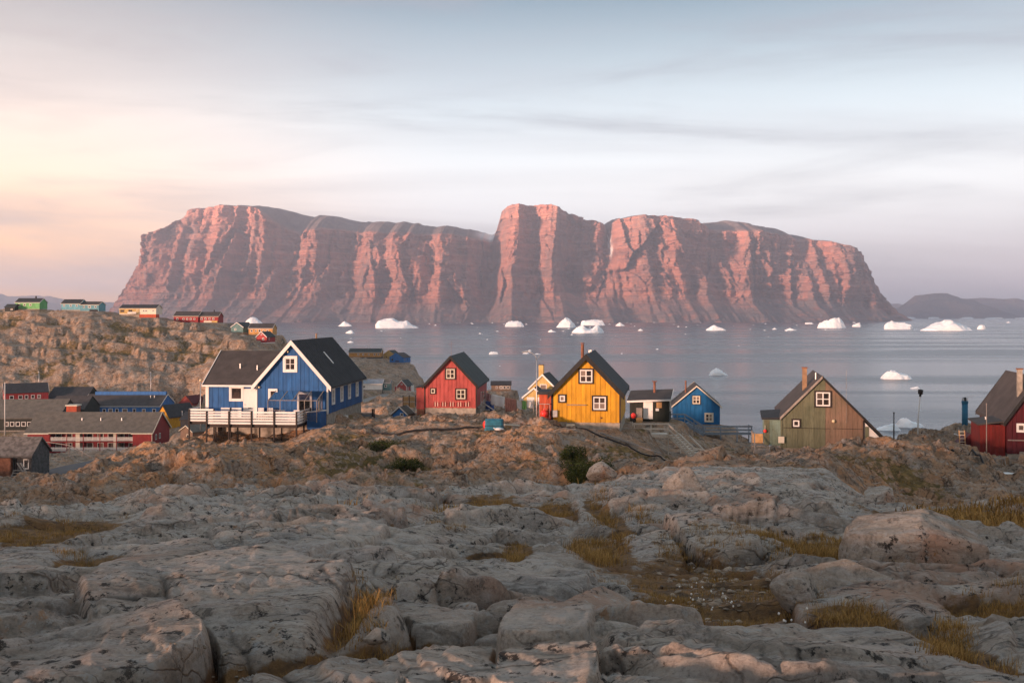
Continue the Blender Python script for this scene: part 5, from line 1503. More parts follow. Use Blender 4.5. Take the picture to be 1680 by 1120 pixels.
# ---- weathered green house --------------------------------------------
gl2 = P(1349, 735, 77)
bmats = ['green_wood'] * 7 + ['green_wood', 'brown_wood', 'brown_wood', 'brown_wood', 'brown_wood', 'brown_wood', 'brown_wood', 'brown_wood']
Gh = House('gable_house', 'weathered green and brown board house with a steep roof and a white lean-to end', 'house', gl2, -12, 6.1, 8.2, 2.30, 5.40, 'green_wood', 'roof_brown', 'trim_black', ov=.12, ovf=.15, thick=.14, found=1.4, found_mat='concrete',
           front_boards=15, board_mats=bmats, barge=0, gap=.016)
for z0, z1, xx0, xx1 in ((1.52, 1.56, .8, 3.0), (1.50, 1.54, -2.9, .6)): MB().box(xx0, xx1, -.035, -.02, z0, z1).build('board_joint', M['trim_black'], Gh.o)
window(Gh.o, .05, 3.80, 1.28, 1.30, -.02, 'F', 'trim_black', 'white', .11, .10)
window(Gh.o, -1.95, 1.88, .70, .72, -.02, 'F', 'trim_black', 'white', .11, .10, 1, 1)
MB().ball((.82, -.14, 2.12), .13, 12, 8).build('lamp', M['brass'], Gh.o, True)
# roof edges: left flush, right one runs on down over the lean-to
MB().prism([(-3.18, 2.12), (0, 5.38), (0, 5.60), (-3.18, 2.34)], -.22, -.152).build('barge_board', M['wood_grey'], Gh.o)
MB().prism([(0, 5.38), (5.25, .02), (5.25, .26), (0, 5.62)], -.24, -.152).build('barge_board', M['black'], Gh.o)
MB().add([(3.16, -.15, 2.16), (5.3, -.15, -.02), (5.3, 4.2, -.02), (3.16, 4.2, 2.16), (3.16, -.15, 2.36), (5.3, -.15, .18), (5.3, 4.2, .18), (3.16, 4.2, 2.36)], [(3, 2, 1, 0), (4, 5, 6, 7), (0, 1, 5, 4), (1, 2, 6, 5), (2, 3, 7, 6), (3, 0, 4, 7)]).build('lean_to_roof', M['roof_brown'], Gh.o)
MB().prism([(3.12, -.45), (4.3, -.42), (5.1, .03), (3.12, 2.06)], -.02, 4.1).build('lean_to', M['white'], Gh.o)
MB().box(3.15, 3.42, -.06, -.025, .85, 1.75).build('hatch', M['green_wood'], Gh.o)
MB().box(2.98, 3.11, -.07, .05, -.1, 2.2).build('corner_board', M['trim_black'], Gh.o)
MB().box(-3.11, -2.99, -.06, .05, -.05, 2.2).build('corner_board', M['green_wood'], Gh.o)
an = MB().box(-4.35, -3.08, .35, 3.2, .12, 2.08).build('annex', M['teal_wood'], Gh.o)
for k in range(6): MB().box(-4.35 + k * .21 + .006, -4.35 + (k + 1) * .21 - .006, .315 - .008 * (k % 2), .36, .08, 2.06).build('board', M['teal_wood'] if k not in (0, 1) else M['green_wood'], an)
MB().add([(-4.55, .1, 2.1), (-3.0, .1, 2.16), (-3.0, 3.4, 2.5), (-4.55, 3.4, 2.4), (-4.55, .1, 2.24), (-3.0, .1, 2.30), (-3.0, 3.4, 2.64), (-4.55, 3.4, 2.54)], [(3, 2, 1, 0), (4, 5, 6, 7), (0, 1, 5, 4), (1, 2, 6, 5), (2, 3, 7, 6), (3, 0, 4, 7)]).build('annex_roof', M['roof_black'], Gh.o)
MB().box(-3.3, -2.85, -.25, -.03, .35, .85).build('meter_box', M['cream'], Gh.o)
Gh.chimney(-1.15, 2.2, 6.05, .17, 'pipe_tan', square=True, cap='rust')
MB().tube([(-.35, 1.5, 5.0), (-.35, 1.5, 5.75)], .07, 8).build('roof_vent', M['metal'], Gh.roof)
MB().tube([(1.75, -.2, 2.0), (1.75, -.2, 6.1)], .013, 6).build('aerial', M['wood_grey'], Gh.o)
# landing and steps at the left
st = empty('wooden_steps', gl2, -12, 'short grey wooden steps and landing at the left end of the weathered green house', 'steps')
gz_ = ground_local(st, -4.6, -.5)
MB().box(-5.3, -4.0, -.3, 1.5, .02, .10).build('landing', M['wood_grey'], st)
n = 6
for k in range(n):
    z = .02 - (k + 1) * (abs(gz_ + .1) + .0) / n if gz_ < -.4 else .02 - (k + 1) * .2
    MB().box(-5.0, -4.02, -.32 - (k + 1) * .24, -.10 - (k + 1) * .24, z - .05, z).build('tread', M['wood_grey'], st)
for xx in (-5.08, -3.96): MB().bar((xx, -.3, .0), (xx, -2.0, -1.4), .06, .22).build('stringer', M['wood_grey'], st)
for xx, yy, zz in ((-5.1, -.35, 1.1), (-5.1, -1.85, -.2), (-5.25, 1.4, 1.1)): MB().box(xx - .05, xx + .05, yy - .05, yy + .05, -2.0, zz).build('post', M['wood_grey'], st)
MB().bar((-5.1, -.35, 1.05), (-5.1, -1.85, -.25), .06, .12).build('handrail', M['wood_grey'], st)
MB().bar((-5.1, -.35, 1.02), (-5.25, 1.4, 1.02), .06, .12).build('handrail', M['wood_grey'], st)
MB().box(-5.2, -4.4, 1.3, 1.4, .12, .85).build('panel', M['wood_new'], st)
rb = empty('buoy', gl2 + Matrix.Rotation(R(-12), 3, 'Z') @ Vector((-4.28, .22, 1.2)), 0, 'small pink red buoy hung on the corner of the teal porch', 'buoy')
MB().ball((0, 0, 0), .14, 12, 8).build('float', M['buoy'], rb, True)
MB().tube([(0, 0, .13), (0, 0, .45)], .02, 6).build('rope', M['cream'], rb)

# ---- dark red house at the right edge ---------------------------------
dl = P(1702, 744, 76)
Dh = House('gable_house', 'dark crimson house with a brown roof, cut off by the right edge', 'house', dl, -13, 4.3, 9.0, 2.45, 5.6, 'red_barn', 'roof_brown', 'trim_black', ov=.25, ovf=.25, thick=.15, found=1.6, front_boards=12, barge=.30, barge_mat='black')
window(Dh.o, -1.15, 1.95, .66, .68, -.02, 'F', 'white', 'white', .12, .05, 1, 1)
MB().box(-2.1, 2.2, -.10, -.02, .95, 1.03).build('wall_shelf', M['wood_grey'], Dh.o)
Dh.chimney(-.95, 1.2, 6.35, .17, 'concrete', square=True, cap='rust')
an = MB().box(-4.0, -2.2, .3, 3.4, -1.6, 2.1).build('annex', M['red_bright'], Dh.o)
for k in range(8): MB().box(-4.0 + k * .225 + .006, -4.0 + (k + 1) * .225 - .006, .265 - .008 * (k % 2), .31, -1.5 + .12 * (k % 3), 2.08).build('board', M['red_bright'], an)
MB().add([(-4.2, .05, 2.05), (-2.1, .05, 2.35), (-2.1, 3.6, 2.4), (-4.2, 3.6, 2.15), (-4.2, .05, 2.17), (-2.1, .05, 2.47), (-2.1, 3.6, 2.52), (-4.2, 3.6, 2.27)], [(3, 2, 1, 0), (4, 5, 6, 7), (0, 1, 5, 4), (1, 2, 6, 5), (2, 3, 7, 6), (3, 0, 4, 7)]).build('annex_roof', M['roof_brown'], Dh.o)
MB().prism([(-5.6, -.5), (-3.7, -.5), (-4.0, 1.0)], 3.5, 5.2).build('side_ramp', M['red_barn'], Dh.o)
MB().tube([(-3.2, 2.0, 2.2), (-3.2, 2.0, 2.55)], .10, 8).build('roof_vent', M['metal'], Dh.o)

# ---- small blue cottage and black shed ---------------------------------
cl = P(1143, 695, 109)
Ch = House('gable_house', 'small bright blue cottage with white gable edges behind the grey stair', 'house', cl, -8, 5.0, 6.4, 1.90, 4.02, 'blue_small', 'roof_brown', 'white', ov=.22, ovf=.2, thick=.11, found=2.0, front_boards=11, barge=.12, barge_mat='cream')
window(Ch.o, -.05, 2.62, .96, 1.02, -.02, 'F', 'trim_black', 'cream', .07, .10)
window(Ch.o, 1.32, .72, .96, 1.02, -.02, 'F', 'cream', 'cream', .08, .10)
Ch.chimney(-1.1, 2.5, 4.55, .09, 'rust')
sl_ = P(1064, 691, 98)
sh = empty('shed', sl_, -13, 'small black shed with a white door and a sloping roof with white edge', 'shed')
MB().add([(-1.85, 0, 0), (2.0, 0, 0), (2.0, 3.0, 0), (-1.85, 3.0, 0), (-1.85, 0, 1.95), (2.0, 0, 2.15), (2.0, 3.0, 2.8), (-1.85, 3.0, 2.6)], [(3, 2, 1, 0), (4, 5, 6, 7), (0, 1, 5, 4), (1, 2, 6, 5), (2, 3, 7, 6), (3, 0, 4, 7)]).build('wall', M['black_shed'], sh)
rf = MB().add([(-2.1, -.3, 1.90), (2.2, -.3, 2.13), (2.2, 3.2, 2.88), (-2.1, 3.2, 2.66), (-2.1, -.3, 2.02), (2.2, -.3, 2.25), (2.2, 3.2, 3.0), (-2.1, 3.2, 2.78)], [(3, 2, 1, 0), (4, 5, 6, 7), (0, 1, 5, 4), (1, 2, 6, 5), (2, 3, 7, 6), (3, 0, 4, 7)]).build('roof', M['roof_brown'], sh)
MB().bar((-2.1, -.33, 1.93), (2.2, -.33, 2.16), .05, .18).build('fascia', M['white'], sh); MB().bar((2.23, -.3, 2.17), (2.23, 3.2, 2.92), .05, .18).build('fascia', M['white'], sh)
MB().tube([(.4, 2.2, 2.6), (.4, 2.2, 3.75)], .12, 10).build('chimney', M['rust'], rf); MB().tube([(.15, 2.2, 3.8), (.65, 2.2, 3.8)], .05, 8).build('chimney_cap', M['rust'], rf)
d = MB().box(-.5, .42, -.06, -.003, .25, 1.92).build('door', M['white'], sh); MB().tube([(.30, -.07, 1.0), (.30, -.13, 1.0)], .035, 8).build('handle', M['metal'], d)
MB().box(.78, 1.30, -.05, -.003, 1.35, 1.90).build('shutter', M['wood_new'], sh); MB().box(.70, 1.02, -.06, -.004, 1.05, 1.30).build('notice', M['white'], sh)
window(sh, 1.2, 1.65, .9, 1.4, 2.01, 'R', 'white', 'white', .09, .05, 1, 1)
for k in range(17): MB().box(-1.85 + k * .226 + .006, -1.85 + (k + 1) * .226 - .006, -.016 - .006 * (k % 2), 0.002, .0, 1.93 + k * .0118).build('board', M['black_shed'], sh) if not (-.55 < -1.85 + k * .226 + .11 < .5) else None
MB().box(-1.8, 1.95, .05, 2.9, -1.2, -.01).build('foundation', M['concrete'], sh)
# ------------------------------------------------------------------ the rest of the settlement
def simple_house(label, px, py, Y, yaw, W, L, he, hr, wall, roof, trim='white', fw=(), rw=(), name='house', cat='house', **k):
    k.setdefault('ov', .25); k.setdefault('ovf', .2); k.setdefault('barge', .22); k.setdefault('found', 2.2)
    h = House(name, label, cat, P(px, py, Y), yaw, W, L, he, hr, wall, roof, trim, **k)
    for (x, z, w_, hh) in fw: far_window(h.o, x, z, w_, hh, -.01, 'F', trim, fr=min(.13, w_ * .17))
    for (y, z, w_, hh) in rw: far_window(h.o, y, z, w_, hh, h.xR, 'R', trim, fr=min(.13, w_ * .17))
    return h
def lh(label, px0, px1, py, Y, depth, he, hr, wall, roof, trim='white', wins=(), yaw=0, **k):
    k.setdefault('ov', .3); k.setdefault('ovf', .2); k.setdefault('barge', .22); k.setdefault('found', 2.5)
    h = long_house('house', label, px0, px1, py, Y, depth, he, hr, wall, roof, trim, wins, yaw, **k)
    MB().bar((h.eR[0] + .02, -.2, h.eR[1] + .05), (h.eR[0] + .02, h.L + .2, h.eR[1] + .05), .08, .16).build('fascia', M[trim], h.o)
    return h

# --- on the crest of the left hill
h = lh('bright green hilltop house with a dark roof and three small windows', 25, 65, 506.5, 420, 7, 2.7, 4.4, 'green', 'roof_black', 'white', [(.16, 1.7, .9, .9), (.38, 1.7, .9, .9), (.62, 1.7, .9, .9)])
h.chimney(.2, 7.2, 5.4, .25, 'roof_black', True)
lh('low dark shed at the left end of the bright green hilltop house', 8, 24, 511, 417, 5, 1.8, 3.0, 'black_shed', 'roof_green', 'black', [(.7, .9, .8, .6)])
MB().box(0, 1, 0, 1, 0, 1)
h = lh('pale blue hilltop house, the upper left half of the pair', 100.5, 131.5, 508, 420, 7, 2.6, 4.3, 'teal', 'roof_black', 'cream', [(.15, 1.75, .8, .8), (.5, 1.75, .8, .8), (.82, 1.75, .8, .8)])
h = lh('pale blue hilltop house, the lower right half of the pair with a dark cellar opening', 131.6, 162, 510, 420, 7, 2.6, 3.9, 'teal', 'roof_brown', 'cream', [(.2, 1.7, .7, .8), (.5, 1.7, 1.2, .9), (.83, 1.7, .8, .8)])
MB().box(h.xR - .5, h.xR + .03, h.L * .5, h.L * .95, -.5, .62).build('cellar_opening', M['rubber'], h.o)
h = lh('hilltop house, cream right half on a red base, ochre left half', 196, 256, 515.5, 420, 7.5, 2.5, 4.0, 'cream', 'roof_black', 'cream', [(.66, 1.5, .8, .7), (.73, 1.5, .8, .7), (.92, 1.5, .6, .7)], found=0)
MB().box(h.xR - 4, h.xR + .10, .05, h.L * .545, .3, 2.45).build('ochre_cladding', M['yellow_pale'], h.o)
MB().box(h.xR - 4, h.xR + .06, h.L * .55, h.L - .02, -3, -.02).build('foundation', M['orange_red'], h.o)
MB().box(h.xR - 4, h.xR - .5, .3, h.L * .53, -3, .28).build('foundation', M['concrete'], h.o)
bal = MB().box(h.xR + .1, h.xR + 1.2, h.L * .25, h.L * .48, .05, .15).build('balcony', M['wood_grey'], h.o)
for k in range(3): MB().box(h.xR + 1.15, h.xR + 1.22, h.L * .25, h.L * .48, .25 + k * .3, .45 + k * .3).build('rail', M['white'], bal)
for f in (.08, .30): far_window(h.o, h.L * f, 1.4, 1.6, 1.0, h.xR + .10, 'R', 'trim_black', fr=.12)
for k in range(2): MB().box(h.xR - .2, h.xR + .14, h.L * (.47 + .035 * k), h.L * (.48 + .035 * k), .3, 2.4).build('post', M['cream'], h.o)
h = lh('long red hilltop house, left half with a dark roof', 285, 325, 529, 420, 7.5, 2.7, 4.6, 'red_dark', 'roof_brown', 'cream', [(.15, 1.5, .9, .9), (.4, 1.5, .8, .7), (.55, 1.5, .8, .7), (.7, 1.5, .8, .7), (.85, 1.5, .8, .7)])
h = lh('long red hilltop house, right half with a pale veranda', 326, 358, 529, 420.6, 7.5, 2.6, 4.4, 'red_dark', 'roof_brown', 'cream', [(.15, 1.6, .8, .8), (.35, 1.6, .8, .8), (.55, 1.6, .8, .8), (.75, 1.6, .8, .8)])
MB().box(h.xR + .05, h.xR + 1.0, h.L * .3, h.L * .7, .0, .75).build('veranda', M['cream'], h.o)
MB().box(h.xR + .05, h.xR + 1.0, h.L * .71, h.L * .98, .0, .75).build('veranda', M['yellow_pale'], h.o)
h.chimney(.2, 5.5, 5.4, .2, 'roof_black', True)
# --- lower down, right of the crest
simple_house('grey teal gable house peeking over the rocks below the hilltop', 389, 545, 405, -14, 5.4, 9, 2.1, 3.9, 'teal_dark', 'roof_green', 'white', fw=[(-.8, 1.2, .8, .8)])
h = lh('long orange house below the hilltop, beside the grey teal one', 408, 447, 549, 402, 7.5, 2.6, 4.4, 'orange', 'roof_brown', 'white', [(.12, 1.6, .8, 1.0), (.3, 1.6, .7, .8), (.46, 1.6, 1.0, 1.1), (.62, 1.6, .7, .8), (.78, 1.6, .9, .9)])
for yy in (1.5, 4.2): far_window(h.o, 0, 0, .01, .01, 0) if False else None
h = simple_house('little red house with white edges, above the blue house wing', 429, 561.5, 385, -16, 4.4, 6.5, 2.1, 4.0, 'red_dark', 'roof_green', 'white', fw=[(.75, 1.3, .8, .9), (0, 3.0, .5, .5)], rw=[(2, 1.3, .8, .8)], found_mat='white')
MB().box(-4.0, -2.3, -.5, .6, -.9, -.2).build('porch', M['white'], h.o)
# --- coast hill between the blue and the red house
h = lh('long orange coastal house with a dark roof behind the blue house gable', 572, 625, 585.5, 470, 8, 2.2, 3.8, 'orange', 'roof_green', 'white', [(.3, 1.2, .8, .9), (.45, 1.2, .8, .9), (.62, 1.2, .7, .8), (.8, 1.2, .8, .9), (.92, 1.2, .8, .9)], found_mat='stone_dark')
h.chimney(.2, 9, 5.4, .2, 'metal')
simple_house('small yellow house half hidden behind the blue coastal house', 638, 590, 476, -20, 6, 6, 2.4, 4.4, 'yellow_pale', 'roof_green', 'yellow_pale', fw=[(-1.2, 1.2, .8, .8)])
simple_house('small blue coastal house on stilts at the edge of the point', 650, 594.5, 462, -22, 7.0, 7.5, 2.3, 4.3, 'blue_far', 'roof_brown', 'blue_far', fw=[(-2.0, 1.3, 1.2, 1.1), (.6, .6, 2.2, .8)], rw=[(1.8, 1.3, 1.2, 1.1), (4.6, 1.3, .8, 1.0)], found_mat='wood_grey')
h = lh('low whitewashed shed with a blue grey roof beside the gravel track', 590, 627, 639, 330, 6, 2.0, 3.2, 'white', 'wood_blue', 'white', [(.2, 1.0, .9, .7)])
h = lh('small grey tank shed at the right end of the whitewashed shed', 628, 640, 640, 331, 4, 2.4, 3.2, 'teal_dark', 'roof_grey', 'metal', [(.4, 1.4, .8, .9)])
h = simple_house('tiny red house with white gable edges by the gravel track', 659, 643.5, 350, -14, 3.5, 6.5, 2.2, 4.1, 'red', 'roof_green', 'white', fw=[(-.9, 1.5, .55, .55), (0, 2.9, .6, .5)], rw=[(1.6, 1.3, .7, 1.0), (4.6, 1.3, .7, 1.0)], corner='white')
MB().box(-2.7, -1.8, .4, 3, 0, 2.0).build('annex', M['red'], h.o)
for k in range(2): MB().box(2.6, 3.2, 2.5 + k, 2.9 + k, -.3, 2.3).build('post', M['white'], h.o)
simple_house('tiny blue hut with white gable edges half sunk behind the cable rock', 655.5, 689, 97, -18, 1.5, 1.6, .5, 1.15, 'blue_far', 'roof_grey', 'white', fw=[(.25, .55, .36, .3)], ov=.14, ovf=.1, barge=.09, found=1.0)
h = lh('small brown cabin with a flat dark roof on the knoll above the washing line', 806, 838, 641, 318, 4.5, 1.9, 2.9, 'brown_wood', 'roof_black', 'black', [(.28, 1.1, .6, .8), (.5, 1.1, .9, .9), (.68, 1.1, .9, .9), (.86, 1.1, .9, .9)])
h = simple_house('tall pale yellow house with a square chimney, half behind the ochre yellow house', 890, 668, 188, -12, 5.0, 7.5, 3.6, 6.1, 'yellow_pale', 'roof_black', 'white', fw=[(.15, 3.7, 1.3, 1.35)], barge=.3)
h.chimney(-.5, 1.6, 7.9, .45, 'yellow_pale', True, 'trim_black')
h = simple_house('low pale yellow front annex with white gable edges behind the washing line', 876, 668.5, 181, -10, 3.9, 4.5, 1.9, 3.5, 'yellow_pale', 'roof_black', 'white', fw=[], barge=.28)
MB().box(-1.3, .1, -.05, -.005, .3, 1.9).build('door', M['white'], h.o); MB().box(.7, 1.3, -.05, -.005, .3, 1.9).build('door', M['white'], h.o)

# --- the town below on the left
tb = P(45, 741, 235)
T = empty('house', tb, 0, 'large red two storey building with white balconies and a broad grey roof', 'building')
s_ = 235 / F
x_l, x_a, x_b, x_r = 0, 5.2, 25.0, 29.4
De, he_, hr_ = 12.0, 4.6, 8.6
w1 = MB()
w1.box(x_l, x_a, 0, De, 0, he_); w1.box(x_b, x_r, 0, De, -.6, he_); w1.box(x_a, x_b, 2.2, De, -.4, he_)
w1.prism([], 0, 0) if False else None
w1.add([(x_r, 0, he_), (x_r, De, he_), (x_r, De / 2, hr_), (x_r - .3, 0, he_), (x_r - .3, De, he_), (x_r - .3, De / 2, hr_)], [(0, 1, 2), (5, 4, 3), (0, 2, 5, 3), (2, 1, 4, 5)])
w1.build('wall', M['red_dark'], T)
rf = MB()
o_ = .5; sl2 = (hr_ - he_) / (De / 2)
for xx in (x_l - .6, x_r + .3):
    rf.v += [(xx, -o_, he_ - o_ * sl2 + .05), (xx, De / 2, hr_ + .05), (xx, De + o_, he_ - o_ * sl2 + .05), (xx, De + o_, he_ - o_ * sl2 + .25), (xx, De / 2, hr_ + .27), (xx, -o_, he_ - o_ * sl2 + .25)]
rf.f += [(0, 1, 4, 5), (1, 2, 3, 4), (11, 10, 7, 6), (10, 9, 8, 7), (0, 6, 7, 1), (1, 7, 8, 2), (2, 8, 9, 3), (3, 9, 10, 4), (4, 10, 11, 5), (5, 11, 6, 0)]
rfo = rf.build('roof', M['roof_grey'], T)
MB().bar((x_l - .6, -o_ - .05, he_ - .25), (x_a, -o_ - .05, he_ - .25), .10, .28).build('fascia', M['cream'], T)
MB().bar((x_a, -o_ - .05, he_ - .10), (x_b - .4, -o_ - .05, he_ - .10), .10, .22).build('fascia', M['cream'], T)
MB().bar((x_b - .4, -o_ - .05, he_ - .25), (x_r + .3, -o_ - .05, he_ - .25), .10, .28).build('fascia', M['cream'], T)
MB().bar((x_r + .36, -o_, he_ - .25), (x_r + .36, De / 2, hr_ + .15), .10, .30).build('barge_board', M['cream'], T)
MB().bar((x_r + .36, De + o_, he_ - .25), (x_r + .36, De / 2, hr_ + .15), .10, .30).build('barge_board', M['cream'], T)
MB().box(x_b + .02, x_r - .02, -.04, -.005, he_ - .5, he_ - .35)
for k, zz in enumerate((2.35, -.05)):
    bal = MB().box(x_a + .02, x_b - .02, .2, 2.18, zz - .18, zz).build('balcony', M['red_dark'], T)
    for q in range(3): MB().box(x_a + .05, x_b - .05, .12, .2, zz + .25 + q * .32, zz + .45 + q * .32).build('rail', M['white'], bal)
for q in range(6):
    xx = lerp(x_a + .1, x_b - .1, q / 5); MB().box(xx - .08, xx + .08, .08, .24, -.5, he_ - .1).build('post', M['red_dark'], T)
for q in (.33, .78): MB().box(lerp(x_a, x_b, q) - .5, lerp(x_a, x_b, q) + .5, .3, 2.19, -.3, he_ - .1).build('dividing_wall', M['cream'], T)
for q in range(8):
    for zz in (1.1, 3.45):
        xx = lerp(x_a + 1.2, x_b - 1.2, q / 7)
        window(T, xx, zz, 1.5, 1.7, 2.18, 'F', 'white', None, .14, 0, 2, 1, d=.06)
for yy in (2.6, 5.2):
    for zz in (.9, 3.2): far_window(T, yy, zz, 1.1, 1.3, x_r, 'R', 'white', fr=.14)
MB().box(x_b - .02 + 4.35, x_r + .05, -.06, .06, -.6, he_ - .4).build('corner_board', M['cream'], T)
MB().box(x_l, x_r, .1, De, -3, -.62).build('foundation', M['concrete'], T)
MB().box(6.4, 8.9, 6.2, 8.4, 7.6, 10.2).build('chimney', M['orange_red'], rfo); MB().box(6.2, 9.1, 6.0, 8.6, 10.21, 10.5).build('chimney_cap', M['cream'], rfo)
for xx in (11.5, 16.0, 21.0): MB().tube([(xx, 3.4, he_ + 3.4 * sl2), (xx, 3.4, he_ + 3.4 * sl2 + .8)], .18, 8).build('roof_vent', M['metal'], rfo)
simple_house('dark red house with black roof and white edges, far left of the town', 6, 657, 314, -60, 8.0, 12.5, 2.6, 5.2, 'red_dark', 'roof_black', 'white', fw=[(1.5, 1.2, 1, 1)], rw=[(2, 1.2, 1.2, 1.2), (4.5, 1.2, 1.2, 1.2), (6.2, 1.2, 1, 1.2), (8, 1.2, 1, 1.2), (9.8, 1.2, 1, 1.2)])
lh('long building with a plain black roof behind the grey roofed hall', 76, 140, 668, 318, 12, 2.4, 6.0, 'black_shed', 'roof_black', 'black', [(.7, 1.2, .9, 1), (.85, 1.2, .9, 1)], barge=0)
lh('big low hall with a wide grey roof at the left edge of the town', -75, 92, 706, 262, 15, 3.2, 7.4, 'black_shed', 'roof_grey', 'roof_grey', [(.5 + .055 * k, 1.6, 1.1, 1.2) for k in range(9)], yaw=3, barge=0)
lh('grey roofed wing with a row of windows between the hall and the blue building', 80, 137, 688, 286, 12, 3.0, 6.2, 'black_shed', 'roof_brown', 'roof_brown', [(.35 + .1 * k, 1.8, 1.0, 1.4) for k in range(6)], yaw=2, barge=0)
h = lh('long blue building with raised blue ridge, behind the red balcony building', 132, 262, 690, 300, 13, 4.4, 7.4, 'blue_far', 'roof_brown', 'white', [(.05, 3.0, 1.0, 1.2), (.12, 3.0, 1.0, 1.2), (.22, 3.0, 1.2, 1.4), (.30, 3.0, 1.0, 1.3), (.38, 3.0, 1.3, 1.4), (.46, 3.0, 1.0, 1.4), (.56, 3.0, 1.6, 1.4), (.68, 3.0, 1.0, 1.4), (.80, 3.0, 1.1, 1.2), (.93, 3.0, 1.1, 1.2)])
MB().box(-.6, .6, 2, h.L - .2, 7.3, 8.3).build('ridge_clerestory', M['blue_far'], h.o)
MB().box(h.xR + .05, h.xR + 1.6, h.L * .3, h.L * .55, 0, 2.4).build('porch', M['white'], h.o)
for k in range(2): MB().tube([(2.2, h.L * (.82 + .05 * k), 6), (2.2, h.L * (.82 + .05 * k), 7.3)], .14, 8).build('roof_vent', M['metal'], h.roof)
h = simple_house('small yellow gable house with a large black roof beside the blue building', 267.5, 702, 262, -32, 5.0, 8.5, 3.0, 5.9, 'yellow', 'roof_black', 'black', fw=[(0, 3.6, 1.2, 1.4)])
h = simple_house('small brick red gable house left of the deck of the large blue house', 305, 677, 328, -20, 5.0, 7, 3.2, 5.4, 'red', 'red_barn', 'orange_red', fw=[(.3, 1.3, 1.3, 1.8)])
lh('black walled shed under the left end of the deck', 296, 332, 714, 228, 8, 3.6, 5.0, 'roof_black', 'roof_black', 'black', [(.3, 1.6, 1.0, 1.0)], barge=0)
simple_house('small brown shed with a white roof edge right of the red balcony building', 306, 722, 205, -40, 4.5, 5, 1.8, 2.9, 'brown_wood', 'roof_grey', 'cream', fw=[(.5, .9, .8, .8)], barge=.12)
# old stone shed by the road
h = lh('old dark stone shed with a rough turf roof beside the road', -75, 52, 789, 110, 4.2, 2.9, 4.5, 'stone_dark', 'roof_stone', 'stone_dark', [(.93, 1.9, .6, 1.1)], barge=0)
MB().box(h.xR + .02, h.xR + .5, h.L * .57, h.L * .755, -.3, 2.6).build('door_annex', M['rust'], h.o)
for f in (.775, .80): MB().box(h.xR + .03, h.xR + .1, h.L * f, h.L * (f + .012), 0, 2.4).build('door_frame', M['brown_post'], h.o)
for k in range(60):
    z = -.2 + (k // 12) * .55; y = h.L * (.80 + (k % 12) * .0165)
    MB().box(h.xR - .02, h.xR + .03 + .05 * random.random(), y + .02, y + h.L * .0165 - .03 - random.random() * .05, z + .03, z + .50 + random.uniform(-.05, .02)).build('stone', M['stone_dark'], h.wall)
sp = empty('wooden_steps', P(30, 790, 108), 0, 'short wooden steps at the stone shed door', 'steps')
for k in range(5): MB().box(-.45, .55, -.28 * k - .1, .12 - .28 * k, 1.2 - .26 * k, 1.26 - .26 * k).build('tread', M['wood_grey'], sp)
for xx in (-.5, .6): MB().bar((xx, .1, 1.2), (xx, -1.4, -.2), .06, .2).build('stringer', M['wood_grey'], sp)
sp = empty('timber', on_ground(44, 107, .05), 20, 'two grey planks leaning by the stone shed steps', 'planks')
for k in range(2): MB().bar((k * .3, 0, 0), (-1.0 + k * .3, .8, 1.6), .18, .05).build('plank', M['wood_grey'], sp)
# guard rail above the road
gr = empty('guard_rail', P(30, 722, 205), 0, 'pale wooden guard rail running down to the road below the red building', 'railing')
gp = [P(30, 722, 205), P(72, 727, 196), P(113, 733, 186), P(135, 744, 168), P(156, 757, 150)]
for a, b in zip(gp[:-1], gp[1:]):
    MB().bar(a - gp[0] + Vector((0, 0, .35)), b - gp[0] + Vector((0, 0, .35)), .08, .12).build('rail', M['wood_grey'], gr)
for a in gp: MB().box(a.x - gp[0].x - .1, a.x - gp[0].x + .1, a.y - gp[0].y + .08, a.y - gp[0].y + .25, a.z - gp[0].z - 2.2, a.z - gp[0].z + .6).build('post', M['wood_grey'], gr)

# --- poles and lamps
def pole(px, py0, py1, Y, r, m, label, name='pole', cat='pole', head=None):
    b = P(px, py0, Y); H = (py0 - py1) / F * Y
    o = empty(name, b, 0, label, cat)
    MB().tube([(0, 0, -1.2), (0, 0, H)], [r * 1.2, r * .8], 8).build('shaft', M[m], o, True)
    if head: head(o, H)
    else: MB().tube([(0, 0, H), (0, 0, H + .12)], r * 1.1, 8).build('cap', M[m], o)
    return o
def lamp_head(o, H):
    MB().box(-.35, .1, -.12, .12, H, H + .14).build('lamp_head', M['metal'], o)
pole(8, 706, 628, 250, .12, 'white', 'tall white flagpole before the grey roofed hall at the left edge')
pole(64, 634, 610, 330, .12, 'metal', 'thin grey pole behind the black roofed red house in the town', head=lamp_head, cat='lamp post', name='street_lamp')
pole(247.5, 652, 611, 316, .10, 'metal', 'thin grey pole behind the long blue building', head=lamp_head, cat='lamp post', name='street_lamp')
pole(225, 652, 637, 318, .08, 'metal', 'short grey pole against the rocks behind the long blue building')
pole(299, 705, 675, 232, .08, 'metal', 'thin grey pole beside the small yellow gable house in the town')
pole(329, 690, 625, 130, .06, 'metal', 'pale lamp post rising behind the left end of the blue house wing', 'street_lamp', 'lamp post', lambda o, H: MB().ball((0, 0, H + .1), .16, 10, 6).build('lamp_head', M['brass'], o, True))
def arm_head(o, H):
    MB().tube([(0, 0, H - .2), (-.06, 0, H + .25), (-.35, 0, H + .55), (-.8, 0, H + .72)], .035, 8).build('arm', M['metal'], o, True)
    MB().tube([(-.75, 0, H + .70), (-1.25, 0, H + .62)], [.09, .06], 8).build('lamp_head', M['metal'], o)
    MB().tube([(.0, 0, H), (.25, 0, H + .35), (.55, 0, H + .42)], .02, 6).build('aerial', M['metal'], o)
pole(880.5, 702, 590, 83, .055, 'metal', 'tall grey street lamp with a curved arm at the left of the yellow house', 'street_lamp', 'lamp post', arm_head)
